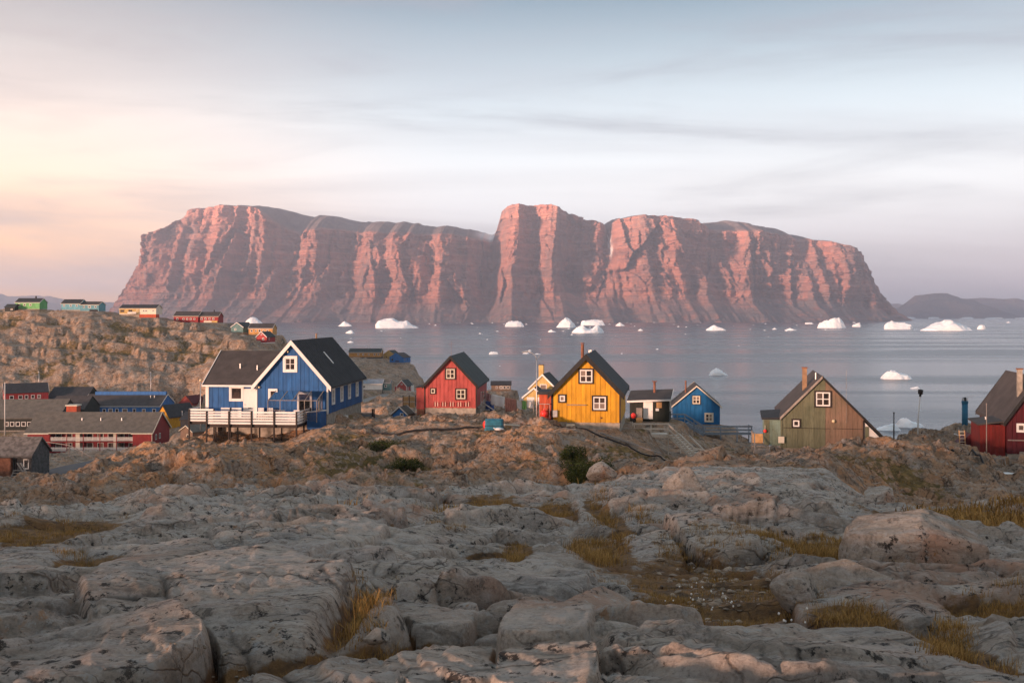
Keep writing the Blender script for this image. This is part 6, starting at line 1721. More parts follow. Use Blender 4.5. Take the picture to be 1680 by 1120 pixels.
pole(1466.5, 722, 678, 90, .06, 'brown_post', 'thin dark wooden pole right of the weathered green house')
pole(1512, 730, 711, 88, .05, 'brown_post', 'short dark post beside the round headed lamp post')
pole(1618.5, 744, 664, 73.5, .035, 'wood_grey', 'slim pale pole in front of the crimson house annex')
o = empty('street_lamp', P(1505.5, 727, 89), 0, 'pale lamp post with a dark round head and splayed feet on the headland', 'lamp post')
MB().tube([(0, 0, -.1), (0.04, 0, 2.2), (.22, 0, 4.2)], [.075, .06, .055], 10).build('shaft', M['white'], o, True)
hd = MB(); hd.tube([(.22, 0, 4.18), (.23, 0, 4.34)], .10, 10); hd.tube([(.23, 0, 4.34), (.25, 0, 4.40), (.26, 0, 4.75), (.26, 0, 4.82)], [.12, .20, .23, .10], 12)
hd.build('lamp_head', M['trim_black'], o, True)
for a in range(4): MB().bar((0, 0, .45), (.42 * math.cos(a * 1.57 + .6), .42 * math.sin(a * 1.57 + .6), -.25), .06).build('foot', M['white'], o)
o = empty('ventilation_pipe', P(1583, 704, 92), 0, 'thick blue upright pipe with a dark cap on the headland by the crimson house', 'pipe')
MB().tube([(0, 0, -.6), (0, 0, 2.55)], .26, 18).build('shaft', M['pipe_blue'], o, True)
MB().tube([(0, 0, 2.4), (0, 0, 2.62)], .29, 18).build('collar', M['pipe_blue'], o)
MB().tube([(0, 0, 2.62), (0, 0, 2.95)], .12, 10).build('cap', M['rubber'], o)
cg = MB()
for k in range(6): cg.bar((.24 * math.cos(k), .24 * math.sin(k), 2.62), (.24 * math.cos(k), .24 * math.sin(k), 2.9), .03)
cg.bar((0, 0, 2.92), (.7, 0, 3.1), .025); cg.build('cage', M['metal'], o)
o = empty('board', on_ground(1579, 86, .28), 0, 'pale board lying slanted at the foot of the blue pipe', 'board')
MB().bar((-.7, 0, .45), (.6, -.3, .05), .5, .05).build('plank', M['white'], o)
o = empty('ladder', P(1580, 737, 80), 0, 'weathered pale wooden ladder with broad rungs left of the crimson house', 'ladder')
for xx in (-.22, .22): MB().bar((xx, 0, -.3), (xx + .05, .35, 1.5), .06, .09).build('rail', M['wood_new'], o)
for k in range(6): MB().bar((-.2, k * .06, .05 + k * .27), (.24, k * .06, .05 + k * .27), .10, .05).build('rung', M['cream'], o)
o = empty('barrel', on_ground(1649, 71.5, -.05), 0, 'weathered tan upright drum in front of the crimson house', 'drum')
MB().tube([(0, 0, -.2), (0, 0, .1), (0, 0, .9), (0, 0, .95)], [.24, .26, .24, .20], 14).build('body', M['pipe_tan'], o, True); MB().tube([(0, 0, .3), (0, 0, .34)], .275, 14).build('hoop', M['rust'], o)
o = empty('board', on_ground(1651, 66, .05), -4, 'long white board lying on the rock below the crimson house', 'board')
MB().box(-.82, .80, -.30, .30, .0, .06).build('panel', M['plastic_white'], o); MB().box(-.7, .5, -.5, -.4, -.03, .03).build('batten', M['wood_grey'], o)
o = empty('trestle', on_ground(1640, 71, 0), 10, 'small grey sawhorse before the crimson house', 'sawhorse')
MB().bar((-.45, 0, .5), (.45, 0, .5), .08, .10).build('beam', M['wood_grey'], o)
for sx in (-.35, .35):
    for sy in (-.22, .22): MB().bar((sx, sy * .2, .46), (sx, sy, -.05), .06).build('leg', M['wood_grey'], o)

# --- washing line
ln = empty('clothesline', P(789, 676, 99), 0, 'white A-frame washing line post with its rope right of the red house', 'clothesline')
MB().bar((0, 0, -.3), (0, 0, 2.05), .08).build('post', M['white'], ln)
MB().bar((.05, 0, 1.05), (2.0, -.2, -.25), .09).build('strut', M['white'], ln); MB().bar((-.05, 0, 1.05), (-.75, -.1, -.1), .07).build('strut', M['white'], ln)
MB().bar((-.6, 0, .25), (.9, 0, .25), .06).build('crossbar', M['white'], ln); MB().bar((-.35, 0, 2.0), (.35, 0, 2.0), .07).build('arm', M['white'], ln)
rope = [(0.2 + k * .56, .25 * k / 9, 2.05 - .02 * k - .95 * (k / 9) ** .8) for k in range(10)]
MB().tube(rope, .012, 5).build('rope', M['cream'], ln)
MB().tube([(5.25, .25, -.2), (5.25, .25, 1.2)], .05, 6).build('end_post', M['wood_grey'], ln)
def rope_at(x):
    for a, b in zip(rope[:-1], rope[1:]):
        if a[0] <= x <= b[0]:
            t = (x - a[0]) / (b[0] - a[0]); return Vector(a).lerp(Vector(b), t)
    return Vector(rope[-1])
def cloth(x0, x1, h0, h1, m, name, label, folds, seed, cat='laundry'):
    o = empty(name, ln.location, 0, label, cat, 'laundry on the washing line')
    n, q = 26, 8
    vs = []; fs = []
    for side in (0, 1):
        for j in range(q + 1):
            for i in range(n + 1):
                x = lerp(x0, x1, i / n); p = rope_at(x); hh = lerp(h0, h1, i / n)
                t = j / q
                y = p.y + (.06 + .05 * t) * math.sin(folds * 2 * math.pi * i / n + seed + .5 * math.sin(3 * t + i * .3)) + .015 * (1 if side else -1)
                vs.append((x + .03 * math.sin(seed + t * 3), y, p.z + .02 - hh * t + .03 * math.sin(i * .9 + seed) * t))
    w_ = n + 1; S = (q + 1) * w_
    for side in (0, 1):
        for j in range(q):
            for i in range(n):
                a = side * S + j * w_ + i; f = (a, a + 1, a + w_ + 1, a + w_); fs.append(f if side else f[::-1])
    for i in range(n):
        fs.append((i, i + 1, S + i + 1, S + i)); a = q * w_ + i; fs.append((a + 1, a, S + a, S + a + 1))
    for j in range(q):
        a = j * w_; fs.append((a + w_, a, S + a, S + a + w_)); a += n; fs.append((a, a + w_, S + a + w_, S + a))
    MB().add(vs, fs).build('cloth', M[m], o, True)
    for xx in (x0 + .05, x1 - .05):
        p = rope_at(xx); MB().box(xx - .02, xx + .02, p.y - .05, p.y + .05, p.z - .04, p.z + .07).build('peg', M['wood_new'], o)
cloth(.28, .95, .75, .8, 'cloth_dark', 'shirt', 'dull mauve garment hanging first on the washing line', 2, 1)
cloth(1.0, 2.35, 1.05, 1.15, 'cloth_white', 'bed_sheet', 'large white bed sheet hanging on the washing line', 1.5, 2)
cloth(1.35, 2.36, 1.55, 1.45, 'cloth_white', 'duvet_cover', 'long white cover hanging behind the first white sheet', 1.5, 3) if False else None
cloth(2.42, 3.55, 1.45, 1.3, 'cloth_pink', 'curtain', 'salmon pink pleated cloth hanging on the washing line', 6, 4)
cloth(3.6, 4.05, 1.1, 1.02, 'cloth_white', 'towel', 'narrow white towel between the pink and green laundry', 1.5, 5)
cloth(4.08, 4.50, .86, .84, 'cloth_green', 'towel', 'light green towel hanging on the washing line', 2, 6)
cloth(4.55, 5.15, .60, .58, 'cloth_white', 'pillow_case', 'small white pillow case hanging last on the washing line', 1, 7)
for k, (px, lab) in enumerate(((801, 'blue plastic drum behind the washing line, left of its neighbour'), (806, 'blue plastic drum behind the white bed sheet'))):
    o = empty('barrel', P(px, 671, 103), 0, lab, 'drum', 'blue drums behind the washing line')
    MB().tube([(0, 0, -.3), (0, 0, .0), (0, 0, .8), (0, 0, .86)], [.28, .30, .30, .25], 14).build('body', M['barrel'], o, True)
    MB().tube([(0, 0, .5), (0, 0, .56)], .315, 14).build('hoop', M['barrel'], o)

# --- clutter between the houses
tp = empty('tarpaulin_box', on_ground(811, 79, 0), -6, 'box wrapped in teal tarpaulin on the rocks below the red house', 'box')
tm_ = MB()
n = 28
for (zz, f) in ((-.2, 1.06), (.25, 1.0), (.6, .98), (.80, .97), (.84, .90)):
    for q in range(n):
        a = 2 * math.pi * q / n; ca, sa = math.cos(a), math.sin(a)
        k = (abs(ca) ** 14 + abs(sa) ** 14) ** (-1 / 14)
        tm_.v.append((.72 * ca * k * f * (1 + .03 * math.sin(q * 2.3 + zz * 7)), .45 * sa * k * f, zz + .03 * math.sin(q * 1.7)))
for r_ in range(4):
    for q in range(n): tm_.f.append((r_ * n + q, r_ * n + (q + 1) % n, (r_ + 1) * n + (q + 1) % n, (r_ + 1) * n + q))
tm_.f.append(tuple(range(4 * n, 5 * n)))
tm_.build('cover', M['tarp'], tp)
MB().bar((-.7, -.46, .35), (.7, -.46, .35), .02, .04).build('strap', M['rubber'], tp)
o = empty('buoy', on_ground(798.5, 79.4, .32), 0, 'red buoy lying against the teal tarpaulin box', 'buoy')
MB().ball((0, 0, 0), .32, 14, 9, 1.15).build('float', M['buoy'], o, True); MB().tube([(0, 0, .34), (.1, 0, .46)], .06, 8).build('eye', M['buoy'], o)
o = empty('cushion', on_ground(818, 77.6, .06), 20, 'crumpled white sack in front of the teal tarpaulin box', 'sack')
cs = MB(); cs.ball((0, 0, .04), .32, 14, 8, .38); cs.ball((.25, .05, .02), .20, 10, 6, .4); cs.build('sack', M['cloth_white'], o, True)
MB().bar((-.3, 0, .10), (-.42, 0, .14), .08).build('tied_end', M['cloth_white'], o)
o = empty('pipe', on_ground(840, 81, 0), 0, 'long cream pipe running from the tarpaulin box to the yellow house', 'pipe')
a0 = P(800, 695.5, 81) - o.location; a1 = P(845, 697.5, 81) - o.location; a2 = P(882, 703, 80.4) - o.location
MB().tube([a0, a1, a2], .07, 8).build('tube', M['cream'], o, True)
for q in (.25, .6): p_ = a0.lerp(a1, q); MB().box(p_.x - .05, p_.x + .05, p_.y - .06, p_.y + .06, p_.z - 1.2, p_.z - .06).build('support', M['wood_grey'], o)
def cable(name, label, pts, r, m, lift=.10, cat='cable'):
    o = link(name, None); w_ = []
    for a, b in zip(pts[:-1], pts[1:]):
        for k in range(6):
            t = k / 6; px = lerp(a[0], b[0], t); Y = lerp(a[1], b[1], t)
            w_.append(on_ground(px, Y, lift))
    w_.append(on_ground(pts[-1][0], pts[-1][1], lift))
    ws = [sum((w_[max(0, min(len(w_) - 1, i + d))] for d in (-2, -1, 0, 1, 2)), Vector()) / 5 for i in range(len(w_))]
    ws = [Vector((a.x, a.y, max(a.z, b.z))) for a, b in zip(ws, w_)]
    bpy.data.objects.remove(o)
    return MB().tube(ws, r, 7).build(name, M[m], smooth=True, label=label, cat=cat)
cable('cable', 'thick black water pipe across the rocks from the blue house to the tarpaulin box', [(592, 86), (620, 82), (650, 80), (700, 80), (750, 80), (796, 80)], .09, 'rubber', .12)
cable('cable', 'black cable along the rocks from the green house to the crimson house', [(1400, 75.5), (1445, 75), (1470, 75), (1510, 74), (1550, 73), (1590, 70), (1625, 66)], .07, 'rubber', .10)
cable('cable', 'dark pipe running downhill in front of the yellow house', [(905, 78), (940, 76), (985, 74), (1025, 72.5), (1060, 71), (1095, 70)], .06, 'trim_black', .16)
ld = empty('pipe_rack', on_ground(1010, 74, 0), 0, 'grey ladder like pipe rack on the slope below the yellow house', 'pipe rack')
A_, B_ = on_ground(985, 75, .42) - ld.location, on_ground(1085, 71.5, .38) - ld.location
for dy in (0, .5): MB().bar(A_ + Vector((0, dy, 0)), B_ + Vector((0, dy, 0)), .06, .09).build('rail', M['wood_grey'], ld)
for k in range(18):
    c = A_.lerp(B_, (k + .5) / 18); MB().bar(c + Vector((0, -.02, .05)), c + Vector((0, .52, .05)), .09, .04).build('rung', M['wood_grey'], ld)
for k in (.1, .5, .9):
    c = A_.lerp(B_, k); MB().box(c.x - .05, c.x + .05, c.y - .05, c.y + .05, c.z - .9, c.z - .05).build('post', M['wood_grey'], ld)

# crates on a rack by the red house
rk = empty('wooden_rack', P(671, 668, 104), 0, 'new timber rack on legs at the left of the red house', 'rack')
MB().box(-.62, .62, -.1, .7, -.02, .06).build('platform', M['wood_new'], rk)
for sx in (-.55, 0, .55): MB().box(sx - .05, sx + .05, -.05, .05, -1.4, -.025).build('leg', M['wood_grey'], rk)
for xx in (-.66, 0, .66): MB().box(xx - .035, xx + .035, .3, .37, .065, 1.25).build('upright', M['brown_post'], rk)
for r_ in range(2):
    for c_ in range(2):
        o = empty('crate', P(671, 668, 104) + Vector((-.32 + c_ * .64, .0, .068 + r_ * .58)), 0, '%s %s pale pine crate on the timber rack by the red house' % (('lower', 'upper')[r_], ('left', 'right')[c_]), 'crate', 'pine crates on the rack')
        for k in range(3): MB().box(-.26, .26, -.04, .0, .01 + k * .15, .145 + k * .15).build('slat', M['wood_new'], o)
        MB().box(-.26, .26, .002, .28, .0, .46).build('body', M['wood_new'], o)
st_ = empty('timber_stack', on_ground(604, 100, .02), -8, 'stack of pale weathered boards behind the corner of the blue house', 'boards')
for k in range(5): MB().box(-1.1 + .06 * k, .95 - .1 * k, -.3, .3, .02 + k * .17, .12 + k * .17).build('board', M['wood_blue' if k % 2 else 'wood_grey'], st_)
for xx in (.55, .72): MB().box(xx - .06, xx + .06, -.42, -.32, -.3, 1.25).build('post', M['rubber'], st_)

# by the black shed
o = empty('buoy', sl_ + Vector((-1.55, -.55, .62)), 0, 'large red buoy hanging at the left front of the black shed', 'buoy')
MB().ball((0, 0, 0), .26, 14, 9, 1.1).build('float', M['buoy'], o, True); MB().tube([(0, 0, .27), (0, 0, .55)], .03, 6).build('rope', M['rubber'], o); MB().tube([(0, 0, -.8), (0, .05, -.26)], .12, 8).build('weight', M['rubber'], o)
o = empty('pallet', sl_ + Vector((-.98, -.55, .42)), -10, 'upright wooden pallet beside the white shed door', 'pallet')
for k in range(5): MB().box(-.28 + k * .115, -.18 + k * .115, -.03, .0, .02, .95).build('slat', M['wood_grey'], o)
for zz in (.1, .5, .85): MB().box(-.28, .28, .003, .06, zz, zz + .09).build('crossbar', M['wood_grey'], o)
o = empty('crate', sl_ + Vector((-.98, -.6, -.18)), -10, 'pale pine box under the upright pallet by the black shed', 'crate')
for k in range(3): MB().box(-.3, .3, -.05, .0, .01 + k * .19, .19 + k * .19).build('slat', M['wood_new'], o)
MB().box(-.3, .3, .002, .4, .0, .58).build('body', M['wood_new'], o)

# wooden stair and walkway by the shed
def stair(name, label, top, bot, n, width, m, landing=2.0, rails=2, post_down=1.2, level=2.2):
    """flight from the landing's right front corner down to bot; local x runs along the landing"""
    o = empty(name, top, 0, label, 'stairs')
    d = bot - top
    h_ = Vector((d.x, d.y, 0)).normalized()
    s_ = Vector((-h_.y, h_.x, 0))                    # across the flight, away from the viewer
    for k in range(n):
        p = d * ((k + .5) / n)
        MB().bar(p - Vector((0, 0, .025)), p + s_ * width - Vector((0, 0, .025)), (Vector((d.x, d.y, 0)).length / n) * 1.0, .08).build('tread', M[m], o)
    for q in (-.04, width + .04): MB().bar(s_ * q - Vector((0, 0, .12)), d + s_ * q - Vector((0, 0, .12)), .05, .22).build('stringer', M[m], o)
    nb = 9
    for k in range(nb): MB().box(-landing + k * landing / nb + .01, -landing + (k + 1) * landing / nb - .01, -.05, 1.25, -.06, -.005).build('plank', M[m], o)
    MB().box(-landing, 0, -.12, -.06, -.24, -.065).build('beam', M[m], o)
    for xx, yy in ((-landing + .1, -.08), (-landing * .5, -.08), (-.05, -.08), (-landing + .1, 1.2)): MB().box(xx - .045, xx + .045, yy - .045, yy + .045, -post_down - .6, .92).build('post', M[m], o)
    for f in (.5, 1.0):
        c = d * f - s_ * .09
        MB().box(c.x - .045, c.x + .045, c.y - .045, c.y + .045, c.z - .6, c.z + .92).build('post', M[m], o)
    for r_ in range(rails):
        z = .88 - r_ * .42
        MB().bar((-landing, -.14, z), (-.02, -.14, z), .07, .13).build('handrail', M[m], o)
        MB().bar(-s_ * .13 + Vector((0, 0, z)), d - s_ * .13 + Vector((0, 0, z)), .07, .13).build('handrail', M[m], o)
        if level:
            MB().bar(d - s_ * .13 + Vector((0, 0, z)), d + Vector((level, -.1, z - .45)), .07, .13).build('handrail', M[m], o)
    MB().bar(d * .35 + s_ * (width + .1) + Vector((0, 0, .5)), d + s_ * (width + .1) + Vector((0, 0, .45)), .07, .13).build('handrail', M[m], o)
    if level:
        for q in (.5, 1):
            c = d + Vector((level * q, -.1, 0)); MB().box(c.x - .04, c.x + .04, c.y - .02, c.y + .06, c.z - 1.2, c.z + .9 - .45 * q).build('post', M[m], o)
    return o
stair('wooden_stair', 'long pale wooden stair with handrails leading down from the black shed', P(1097, 712, 84), P(1139, 752, 81.2), 11, 1.15, 'wood_pale', 3.0)
stair('blue_stair', 'grey blue painted stair and walkway in front of the small blue cottage', P(1124, 693, 104), P(1154, 712, 103.2), 9, 1.0, 'wood_blue', 1.7, 2, 1.0, 0)
wk = empty('walkway', P(1154, 712, 104), 0, 'grey blue railed walkway running right from the blue cottage stair', 'walkway')
for k in range(24): MB().box(.02 + k * .21, .02 + k * .21 + .19, -.1, 1.1, -.06, -.005).build('plank', M['wood_blue'], wk)
for zz in (.12, .46, .82): MB().bar((0, -.14, zz), (5.1, -.14, zz), .05, .17).build('rail', M['wood_blue'], wk)
for xx in (.1, 1.8, 3.5, 5.0): MB().box(xx - .05, xx + .05, -.12, -.02, -2.2, .9).build('post', M['wood_blue'], wk)
for xx in (.1, 5.0): MB().box(xx - .05, xx + .05, 1.02, 1.12, -2.2, .9).build('post', M['wood_blue'], wk)
o = empty('buoy', P(1176, 746.5, 81), 0, 'small red buoy at the lower end of the pale wooden stair', 'buoy')
MB().ball((0, 0, 0), .17, 12, 8).build('float', M['buoy'], o, True); MB().tube([(0, 0, .16), (0, 0, .28)], .03, 6).build('eye', M['buoy'], o)
# ------------------------------------------------------------------ loose boulders
def rock_mesh(name, sx, sy, sz, seed, cuts=9, sub=4, m='boulder', rough=.05, smooth=True):
    bm = bmesh.new()
    bmesh.ops.create_icosphere(bm, subdivisions=sub, radius=1.0)
    V = np.array([v.co[:] for v in bm.verts])
    g = np.random.default_rng(seed)
    for k in range(cuts):
        n = g.normal(size=3); n[2] = abs(n[2]) * .8 + .1 if k % 3 else n[2]; n /= np.linalg.norm(n)
        d = g.uniform(.60, .86)
        s = V @ n
        over = np.maximum(s - d, 0)
        V = V - np.outer(over * .93, n)
    nz = fbm(V[:, 0] * 1.7 + seed, V[:, 1] * 1.7 + V[:, 2] * 1.3, seed, 4)
    nz2 = fbm(V[:, 0] * 6 + seed, V[:, 1] * 6 + V[:, 2] * 5, seed + 3, 3)
    V = V * (1 + .10 * nz + rough * .5 * nz2)[:, None]
    V = V * np.array([sx, sy, sz])
    for v, c in zip(bm.verts, V): v.co = c
    me = bpy.data.meshes.new(name); bm.to_mesh(me); bm.free()
    me.polygons.foreach_set('use_smooth', [smooth] * len(me.polygons))
    me.materials.append(M[m])
    return me
def boulder(px0, px1, pyt, pyb, Y, dk, label, seed, yaw=0, sub=5, cuts=9, sink=.25):
    w_ = (px1 - px0) / F * Y; h_ = (pyb - pyt) / F * Y
    sz = h_ / (2 - sink * 2 + .0) * 1.12
    o = link('boulder', rock_mesh('boulder', w_ / 2 * 1.08, w_ * dk / 2, sz, seed, cuts, sub))
    p = P((px0 + px1) / 2, pyb, Y)
    o.location = (p.x, p.y + w_ * dk * .30, p.z + sz * (1 - 2 * sink))
    o.rotation_euler = (0, 0, R(yaw))
    return tag(o, label, 'boulder')
yb = base_at(1510, 930)
boulder(1402, 1622, 838, 944, 10.2, .62, 'largest smooth grey boulder with pale veins, above the dry grass on the right', 3, -8, 6, 7, .36)
boulder(1268, 1356, 948, 994, 7.6, .8, 'small pale flat topped boulder at the edge of the stony hollow', 12, 10)
boulder(1312, 1548, 934, 1014, 7.9, .42, 'long wedge shaped grey slab in front of the largest boulder', 21, -12, 6, 6, .3)
boulder(962, 1012, 760, 786, 47, .7, 'rounded boulder at the foot of the green bush', 31, 0)
boulder(1420, 1480, 802, 830, 31, .8, 'pinkish rounded boulder on the far edge of the grass, below the crags', 41, 0)
boulder(1612, 1676, 1010, 1052, 6.2, .8, 'small dark angular rock in the grass at the lower right', 51, 20)
boulder(1076, 1182, 778, 846, 21.5, .7, 'angular block with a flat bright left face on the outcrop crest', 61, 12, 5, 14, .38)
boulder(596, 640, 1034, 1052, 5.55, .8, 'small stone at the end of the grassy cleft', 71, 30)
boulder(1056, 1072, 1000, 1018, 7.2, .9, 'small white quartz stone at the left corner of the stony hollow', 81, 0, 4).data.materials[0] = M['cloth_white']

# stones in the boggy hollow
protos = [rock_mesh('stone', 1, g_, h_, 100 + k, 14, 2, 'stone', .1, False) for k, (g_, h_) in enumerate(((.75, .4), (.55, .5), (.9, .28), (.6, .5), (.45, .35), (.8, .45)))]
r3 = random.Random(17)
cnt = 0
while cnt < 290:
    px = r3.gauss(1175, 62); py = r3.uniform(886, 990)
    if not (1040 < px < 1296): continue
    if py > 985 - abs(px - 1180) * .15 or (py > 955 and not 1090 < px < 1250): continue
    dense = math.exp(-((px - 1190) / 60) ** 2 - ((py - 935) / 26) ** 2)
    if r3.random() > .45 + dense: continue
    Y = base_at(px, py + 8)
    s = (r3.uniform(2.5, 7.0) + (r3.random() < .15) * 4) / F * Y
    o = link('stone', protos[r3.randrange(6)])
    o.location = on_ground(px, Y, s * .18); o.scale = (s, s, s * r3.uniform(.7, 1.1)); o.rotation_euler = (r3.uniform(-.3, .3), r3.uniform(-.3, .3), r3.uniform(0, 6.3))
    tag(o, 'small brown broken stone in the boggy hollow of the outcrop', 'stone', 'stones in the boggy hollow')
    cnt += 1

cnt = 0
while cnt < 90:
    px = r3.uniform(170, 470); py = 1122 - (px - 170) * .23 + r3.gauss(0, 9)
    if not 1020 < py < 1116: continue
    Y = base_at(px, py + 4)
    s = r3.uniform(2.5, 7.0) / F * Y
    o = link('stone', protos[r3.randrange(6)])
    o.location = on_ground(px, Y, s * .15); o.scale = (s, s, s * r3.uniform(.6, 1.0)); o.rotation_euler = (r3.uniform(-.3, .3), r3.uniform(-.3, .3), r3.uniform(0, 6.3))
    tag(o, 'small dark broken stone in the rubble strip at the foot of the great left slab', 'stone', 'rubble below the left slab')
    cnt += 1

# ------------------------------------------------------------------ dry grass
def blades(name, pts, m, hmin, hmax, wid, per, spread, lean=.5, seg=3):
    """pts: list of (x, y, z, size); many bent tapering blades as one mesh"""
    pts = np.array(pts)
    N = len(pts) * per
    P0 = np.repeat(pts, per, 0)
    g = np.random.default_rng(77 + len(pts))
    sc_ = P0[:, 3]
    ang = g.uniform(0, 2 * np.pi, N); rad = np.sqrt(g.uniform(0, 1, N)) * spread * sc_
    base = P0[:, :3].copy(); base[:, 0] += np.cos(ang) * rad; base[:, 1] += np.sin(ang) * rad
    base[:, 2] -= .01
    h = g.uniform(hmin, hmax, N) * sc_
    az = g.uniform(0, 2 * np.pi, N); ln_ = g.uniform(.15, 1.0, N) * lean
    dirx, diry = np.cos(az), np.sin(az)
    wa = az + np.pi / 2 + g.uniform(-.5, .5, N)
    W_ = wid * sc_ * g.uniform(.6, 1.3, N)
    V = []; tone = g.uniform(0, 1, N); T = []
    for k in range(seg + 1):
        t = k / seg
        c = base.copy()
        c[:, 0] += dirx * ln_ * h * t ** 2; c[:, 1] += diry * ln_ * h * t ** 2
        c[:, 2] += h * (t - .28 * ln_ * t ** 2)
        wk_ = W_ * (1 - t) ** .8
        off = np.stack([np.cos(wa) * wk_, np.sin(wa) * wk_, 0 * wk_], -1)
        V += [c - off, c + off] if k < seg else [c]
        T += [tone * (.75 + .25 * t)] * (2 if k < seg else 1)
    V = np.stack(V, 1).reshape(-1, 3); T = np.stack(T, 1).reshape(-1)
    nv_ = 2 * seg + 1
    b0 = np.arange(N) * nv_
    faces = []
    tri = np.stack([b0 + 2 * seg - 2, b0 + 2 * seg - 1, b0 + 2 * seg], -1)
    quads = [np.stack([b0 + 2 * k, b0 + 2 * k + 1, b0 + 2 * k + 3, b0 + 2 * k + 2], -1) for k in range(seg - 1)]
    me = bpy.data.meshes.new(name)
    me.vertices.add(len(V)); me.vertices.foreach_set('co', V.astype(np.float32).reshape(-1))
    q = np.concatenate([x_.reshape(-1) for x_ in quads] + [tri.reshape(-1)])
    nq = sum(len(x_) for x_ in quads)
    me.loops.add(len(q)); me.loops.foreach_set('vertex_index', q.astype(np.int32))
    me.polygons.add(nq + N)
    me.polygons.foreach_set('loop_start', np.concatenate([np.arange(nq) * 4, nq * 4 + np.arange(N) * 3]).astype(np.int32))
    me.update(calc_edges=True)
    a = me.attributes.new('tone', 'FLOAT', 'POINT'); a.data.foreach_set('value', T.astype(np.float32))
    me.materials.append(M[m])
    return tag(link(name, me), kind='stuff')
def patch_pts(patches, seed):
    g = random.Random(seed); out_ = []
    for (cx_, cy_, rx, ry, n, s) in patches:
        for k in range(n):
            a = g.uniform(0, 6.283); r_ = math.sqrt(g.random())
            px, py = cx_ + rx * r_ * math.cos(a), cy_ + ry * r_ * math.sin(a)
            Y = base_at(px, py)
            if Y < 3.1: continue
            p = on_ground(px, Y)
            out_.append((p.x, p.y, p.z, s * g.uniform(.6, 1.25)))
    return out_
G1 = patch_pts([(985, 896, 52, 24, 90, .9), (1385, 900, 84, 22, 150, 1.0), (1330, 912, 60, 14, 60, .9), (1180, 905, 110, 10, 80, .6), (600, 1015, 26, 44, 60, .7), (640, 1062, 50, 10, 40, .6), (905, 836, 42, 16, 70, 1.0),
                (988, 842, 18, 26, 40, 1.2), (1060, 852, 18, 12, 30, 1.2), (800, 830, 56, 12, 90, 1.1), (848, 900, 20, 16, 40, .7), (50, 888, 90, 12, 80, .7), (1400, 1012, 60, 18, 80, .6), (1556, 1050, 36, 30, 70, .6), (1640, 995, 60, 12, 50, .6),
                (1105, 975, 50, 24, 90, .45), (1240, 995, 60, 10, 60, .45), (60, 868, 110, 10, 70, .8), (1270, 895, 26, 10, 20, .9), (120, 930, 50, 8, 30, .6), (730, 880, 30, 10, 20, .7), (1520, 935, 60, 8, 30, .6)], 3)
for k in range(5200):
    px = random.uniform(-20, 1700); Y = math.exp(random.uniform(math.log(4.2), math.log(30)))
    x = (px - 840) / F * Y
    j = int(np.clip(np.searchsorted(us, x / Y), 0, NC - 1)); i = int(np.clip(np.searchsorted(ys, Y), 0, NR - 1))
    if SG[i, j] < .30 or random.random() > .55: continue
    G1.append((x, Y, ground_z(x, Y), random.uniform(.25, .7)))
blades('grass', G1, 'grass', .05, .16, .0035, 44, .16, 1.1)
G2 = patch_pts([(1620, 845, 120, 24, 420, 1.0), (1480, 818, 60, 8, 60, 1.0), (700, 838, 120, 8, 60, .9)], 5)
for k in range(900):
    px = random.uniform(-40, 1720); Y = math.exp(random.uniform(math.log(30), math.log(95)))
    p = on_ground(px, Y)
    j = int(np.clip(np.searchsorted(us, p.x / Y), 0, NC - 1)); i = int(np.clip(np.searchsorted(ys, Y), 0, NR - 1))
    if SG[i, j] < .34: continue
    if any(math.hypot(p.x - a, p.y - b) < r_ for a, b, r_, f_, z_ in PADS): continue
    G2.append((p.x, p.y, p.z, random.uniform(.8, 1.5)))
blades('grass', G2, 'grass', .08, .24, .012, 34, .40, 1.1, 2)
# cotton grass heads
ct = MB(); cs_ = MB()
for (cx_, cy_, rx, ry, n) in ((1160, 962, 60, 16, 20), (1290, 1006, 34, 8, 14)):
    for k in range(n):
        px, py = cx_ + random.gauss(0, rx / 2), cy_ + random.gauss(0, ry / 2)
        p = on_ground(px, base_at(px, py + 6)); h_ = random.uniform(.10, .17)
        ct.ball((p.x, p.y, p.z + h_), random.uniform(.005, .009), 6, 4, 1.2); cs_.tube([p, (p.x, p.y, p.z + h_)], .0015, 4)
ct.build('cotton_grass', M['cotton'], None, True, kind='stuff')

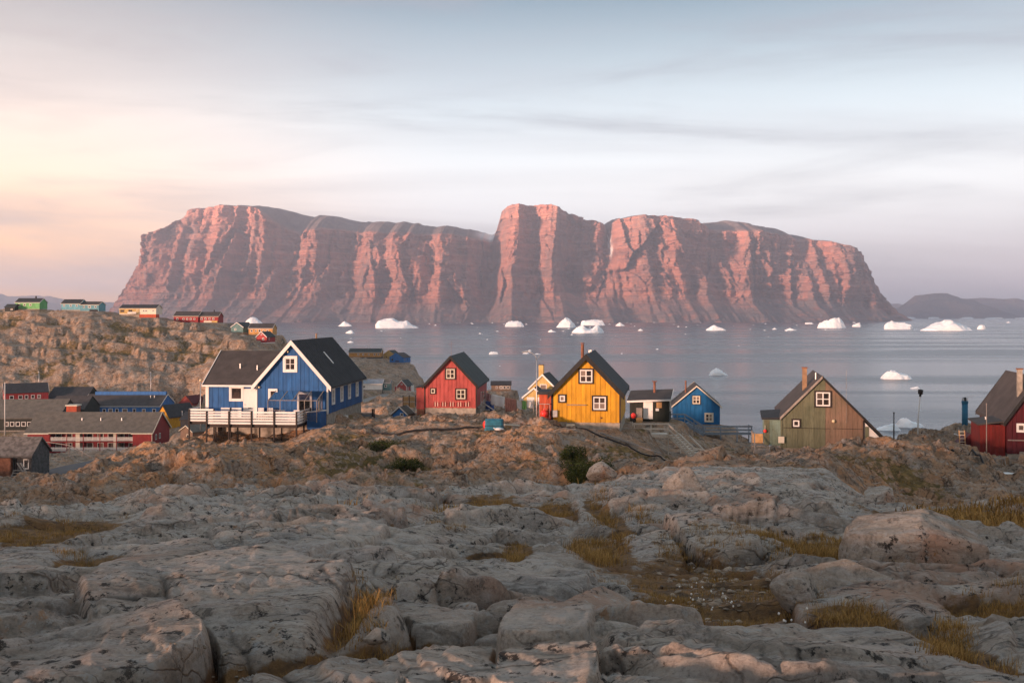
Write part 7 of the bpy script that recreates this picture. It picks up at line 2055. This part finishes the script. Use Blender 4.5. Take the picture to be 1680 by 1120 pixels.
# ------------------------------------------------------------------ willow bushes
def bush(loc, w_, h_, n, label, seed, name='bush'):
    o = empty(name, loc, 0, label, 'bush')
    g = np.random.default_rng(seed)
    cl_ = [(g.uniform(-.42, .42) * w_, g.uniform(-.3, .3) * w_, g.uniform(.25, .8) * h_, g.uniform(.16, .30) * w_) for k in range(16)]
    br = MB()
    for c in cl_:
        br.tube([(c[0] * .1, c[1] * .1, -.2), (c[0] * .55, c[1] * .5, c[2] * .55), (c[0], c[1], c[2])], [.035, .022, .008], 5)
    br.build('stems', M['twig'], o)
    per = n // len(cl_)
    C = np.repeat(np.array(cl_), per, 0); N = len(C)
    d = g.normal(size=(N, 3)); d /= np.linalg.norm(d, axis=1)[:, None]
    r_ = g.uniform(.35, 1.0, N) ** .6
    pos = C[:, :3] + d * (C[:, 3] * r_)[:, None] * np.array([1, 1, .85])
    pos[:, 2] = np.maximum(pos[:, 2], .03)
    s = g.uniform(.035, .075, N)
    u = g.normal(size=(N, 3)); u /= np.linalg.norm(u, axis=1)[:, None]
    v = np.cross(u, d + g.normal(size=(N, 3)) * .5); v /= np.linalg.norm(v, axis=1)[:, None]
    V = np.stack([pos - u * s[:, None], pos + v * (s * .45)[:, None], pos + u * s[:, None], pos - v * (s * .45)[:, None]], 1).reshape(-1, 3)
    tone = np.clip(g.normal(.45, .28, N) + np.repeat(g.normal(0, .15, len(cl_)), per), 0, 1)
    me = bpy.data.meshes.new('foliage')
    me.vertices.add(4 * N); me.vertices.foreach_set('co', V.astype(np.float32).reshape(-1))
    me.loops.add(4 * N); me.loops.foreach_set('vertex_index', np.arange(4 * N, dtype=np.int32))
    me.polygons.add(N); me.polygons.foreach_set('loop_start', np.arange(0, 4 * N, 4, dtype=np.int32)); me.update(calc_edges=True)
    a = me.attributes.new('tone', 'FLOAT', 'POINT'); a.data.foreach_set('value', np.repeat(tone, 4).astype(np.float32))
    me.materials.append(M['leaf'])
    tag(link('foliage', me, o), kind='stuff')
    return o
bush(on_ground(968, 60.5, -.1), 2.9, 2.2, 9000, 'large dark green willow bush in the gully below the yellow house', 1)
bush(on_ground(940, 63.5, -.1), 1.7, 1.9, 4000, 'paler olive bush growing left of the large dark green one', 2)
bush(on_ground(636, 74, -.1), 2.6, .8, 3500, 'low dark green shrub under the pipe, right of the blue house', 3)
bush(on_ground(660, 68, -.1), 2.4, .7, 3000, 'low dark green shrub lower down the gully from the pipe', 4)
bush(on_ground(689, 93, -.15), .9, .7, 1200, 'rusty brown shrub at the corner of the red house annex', 5)
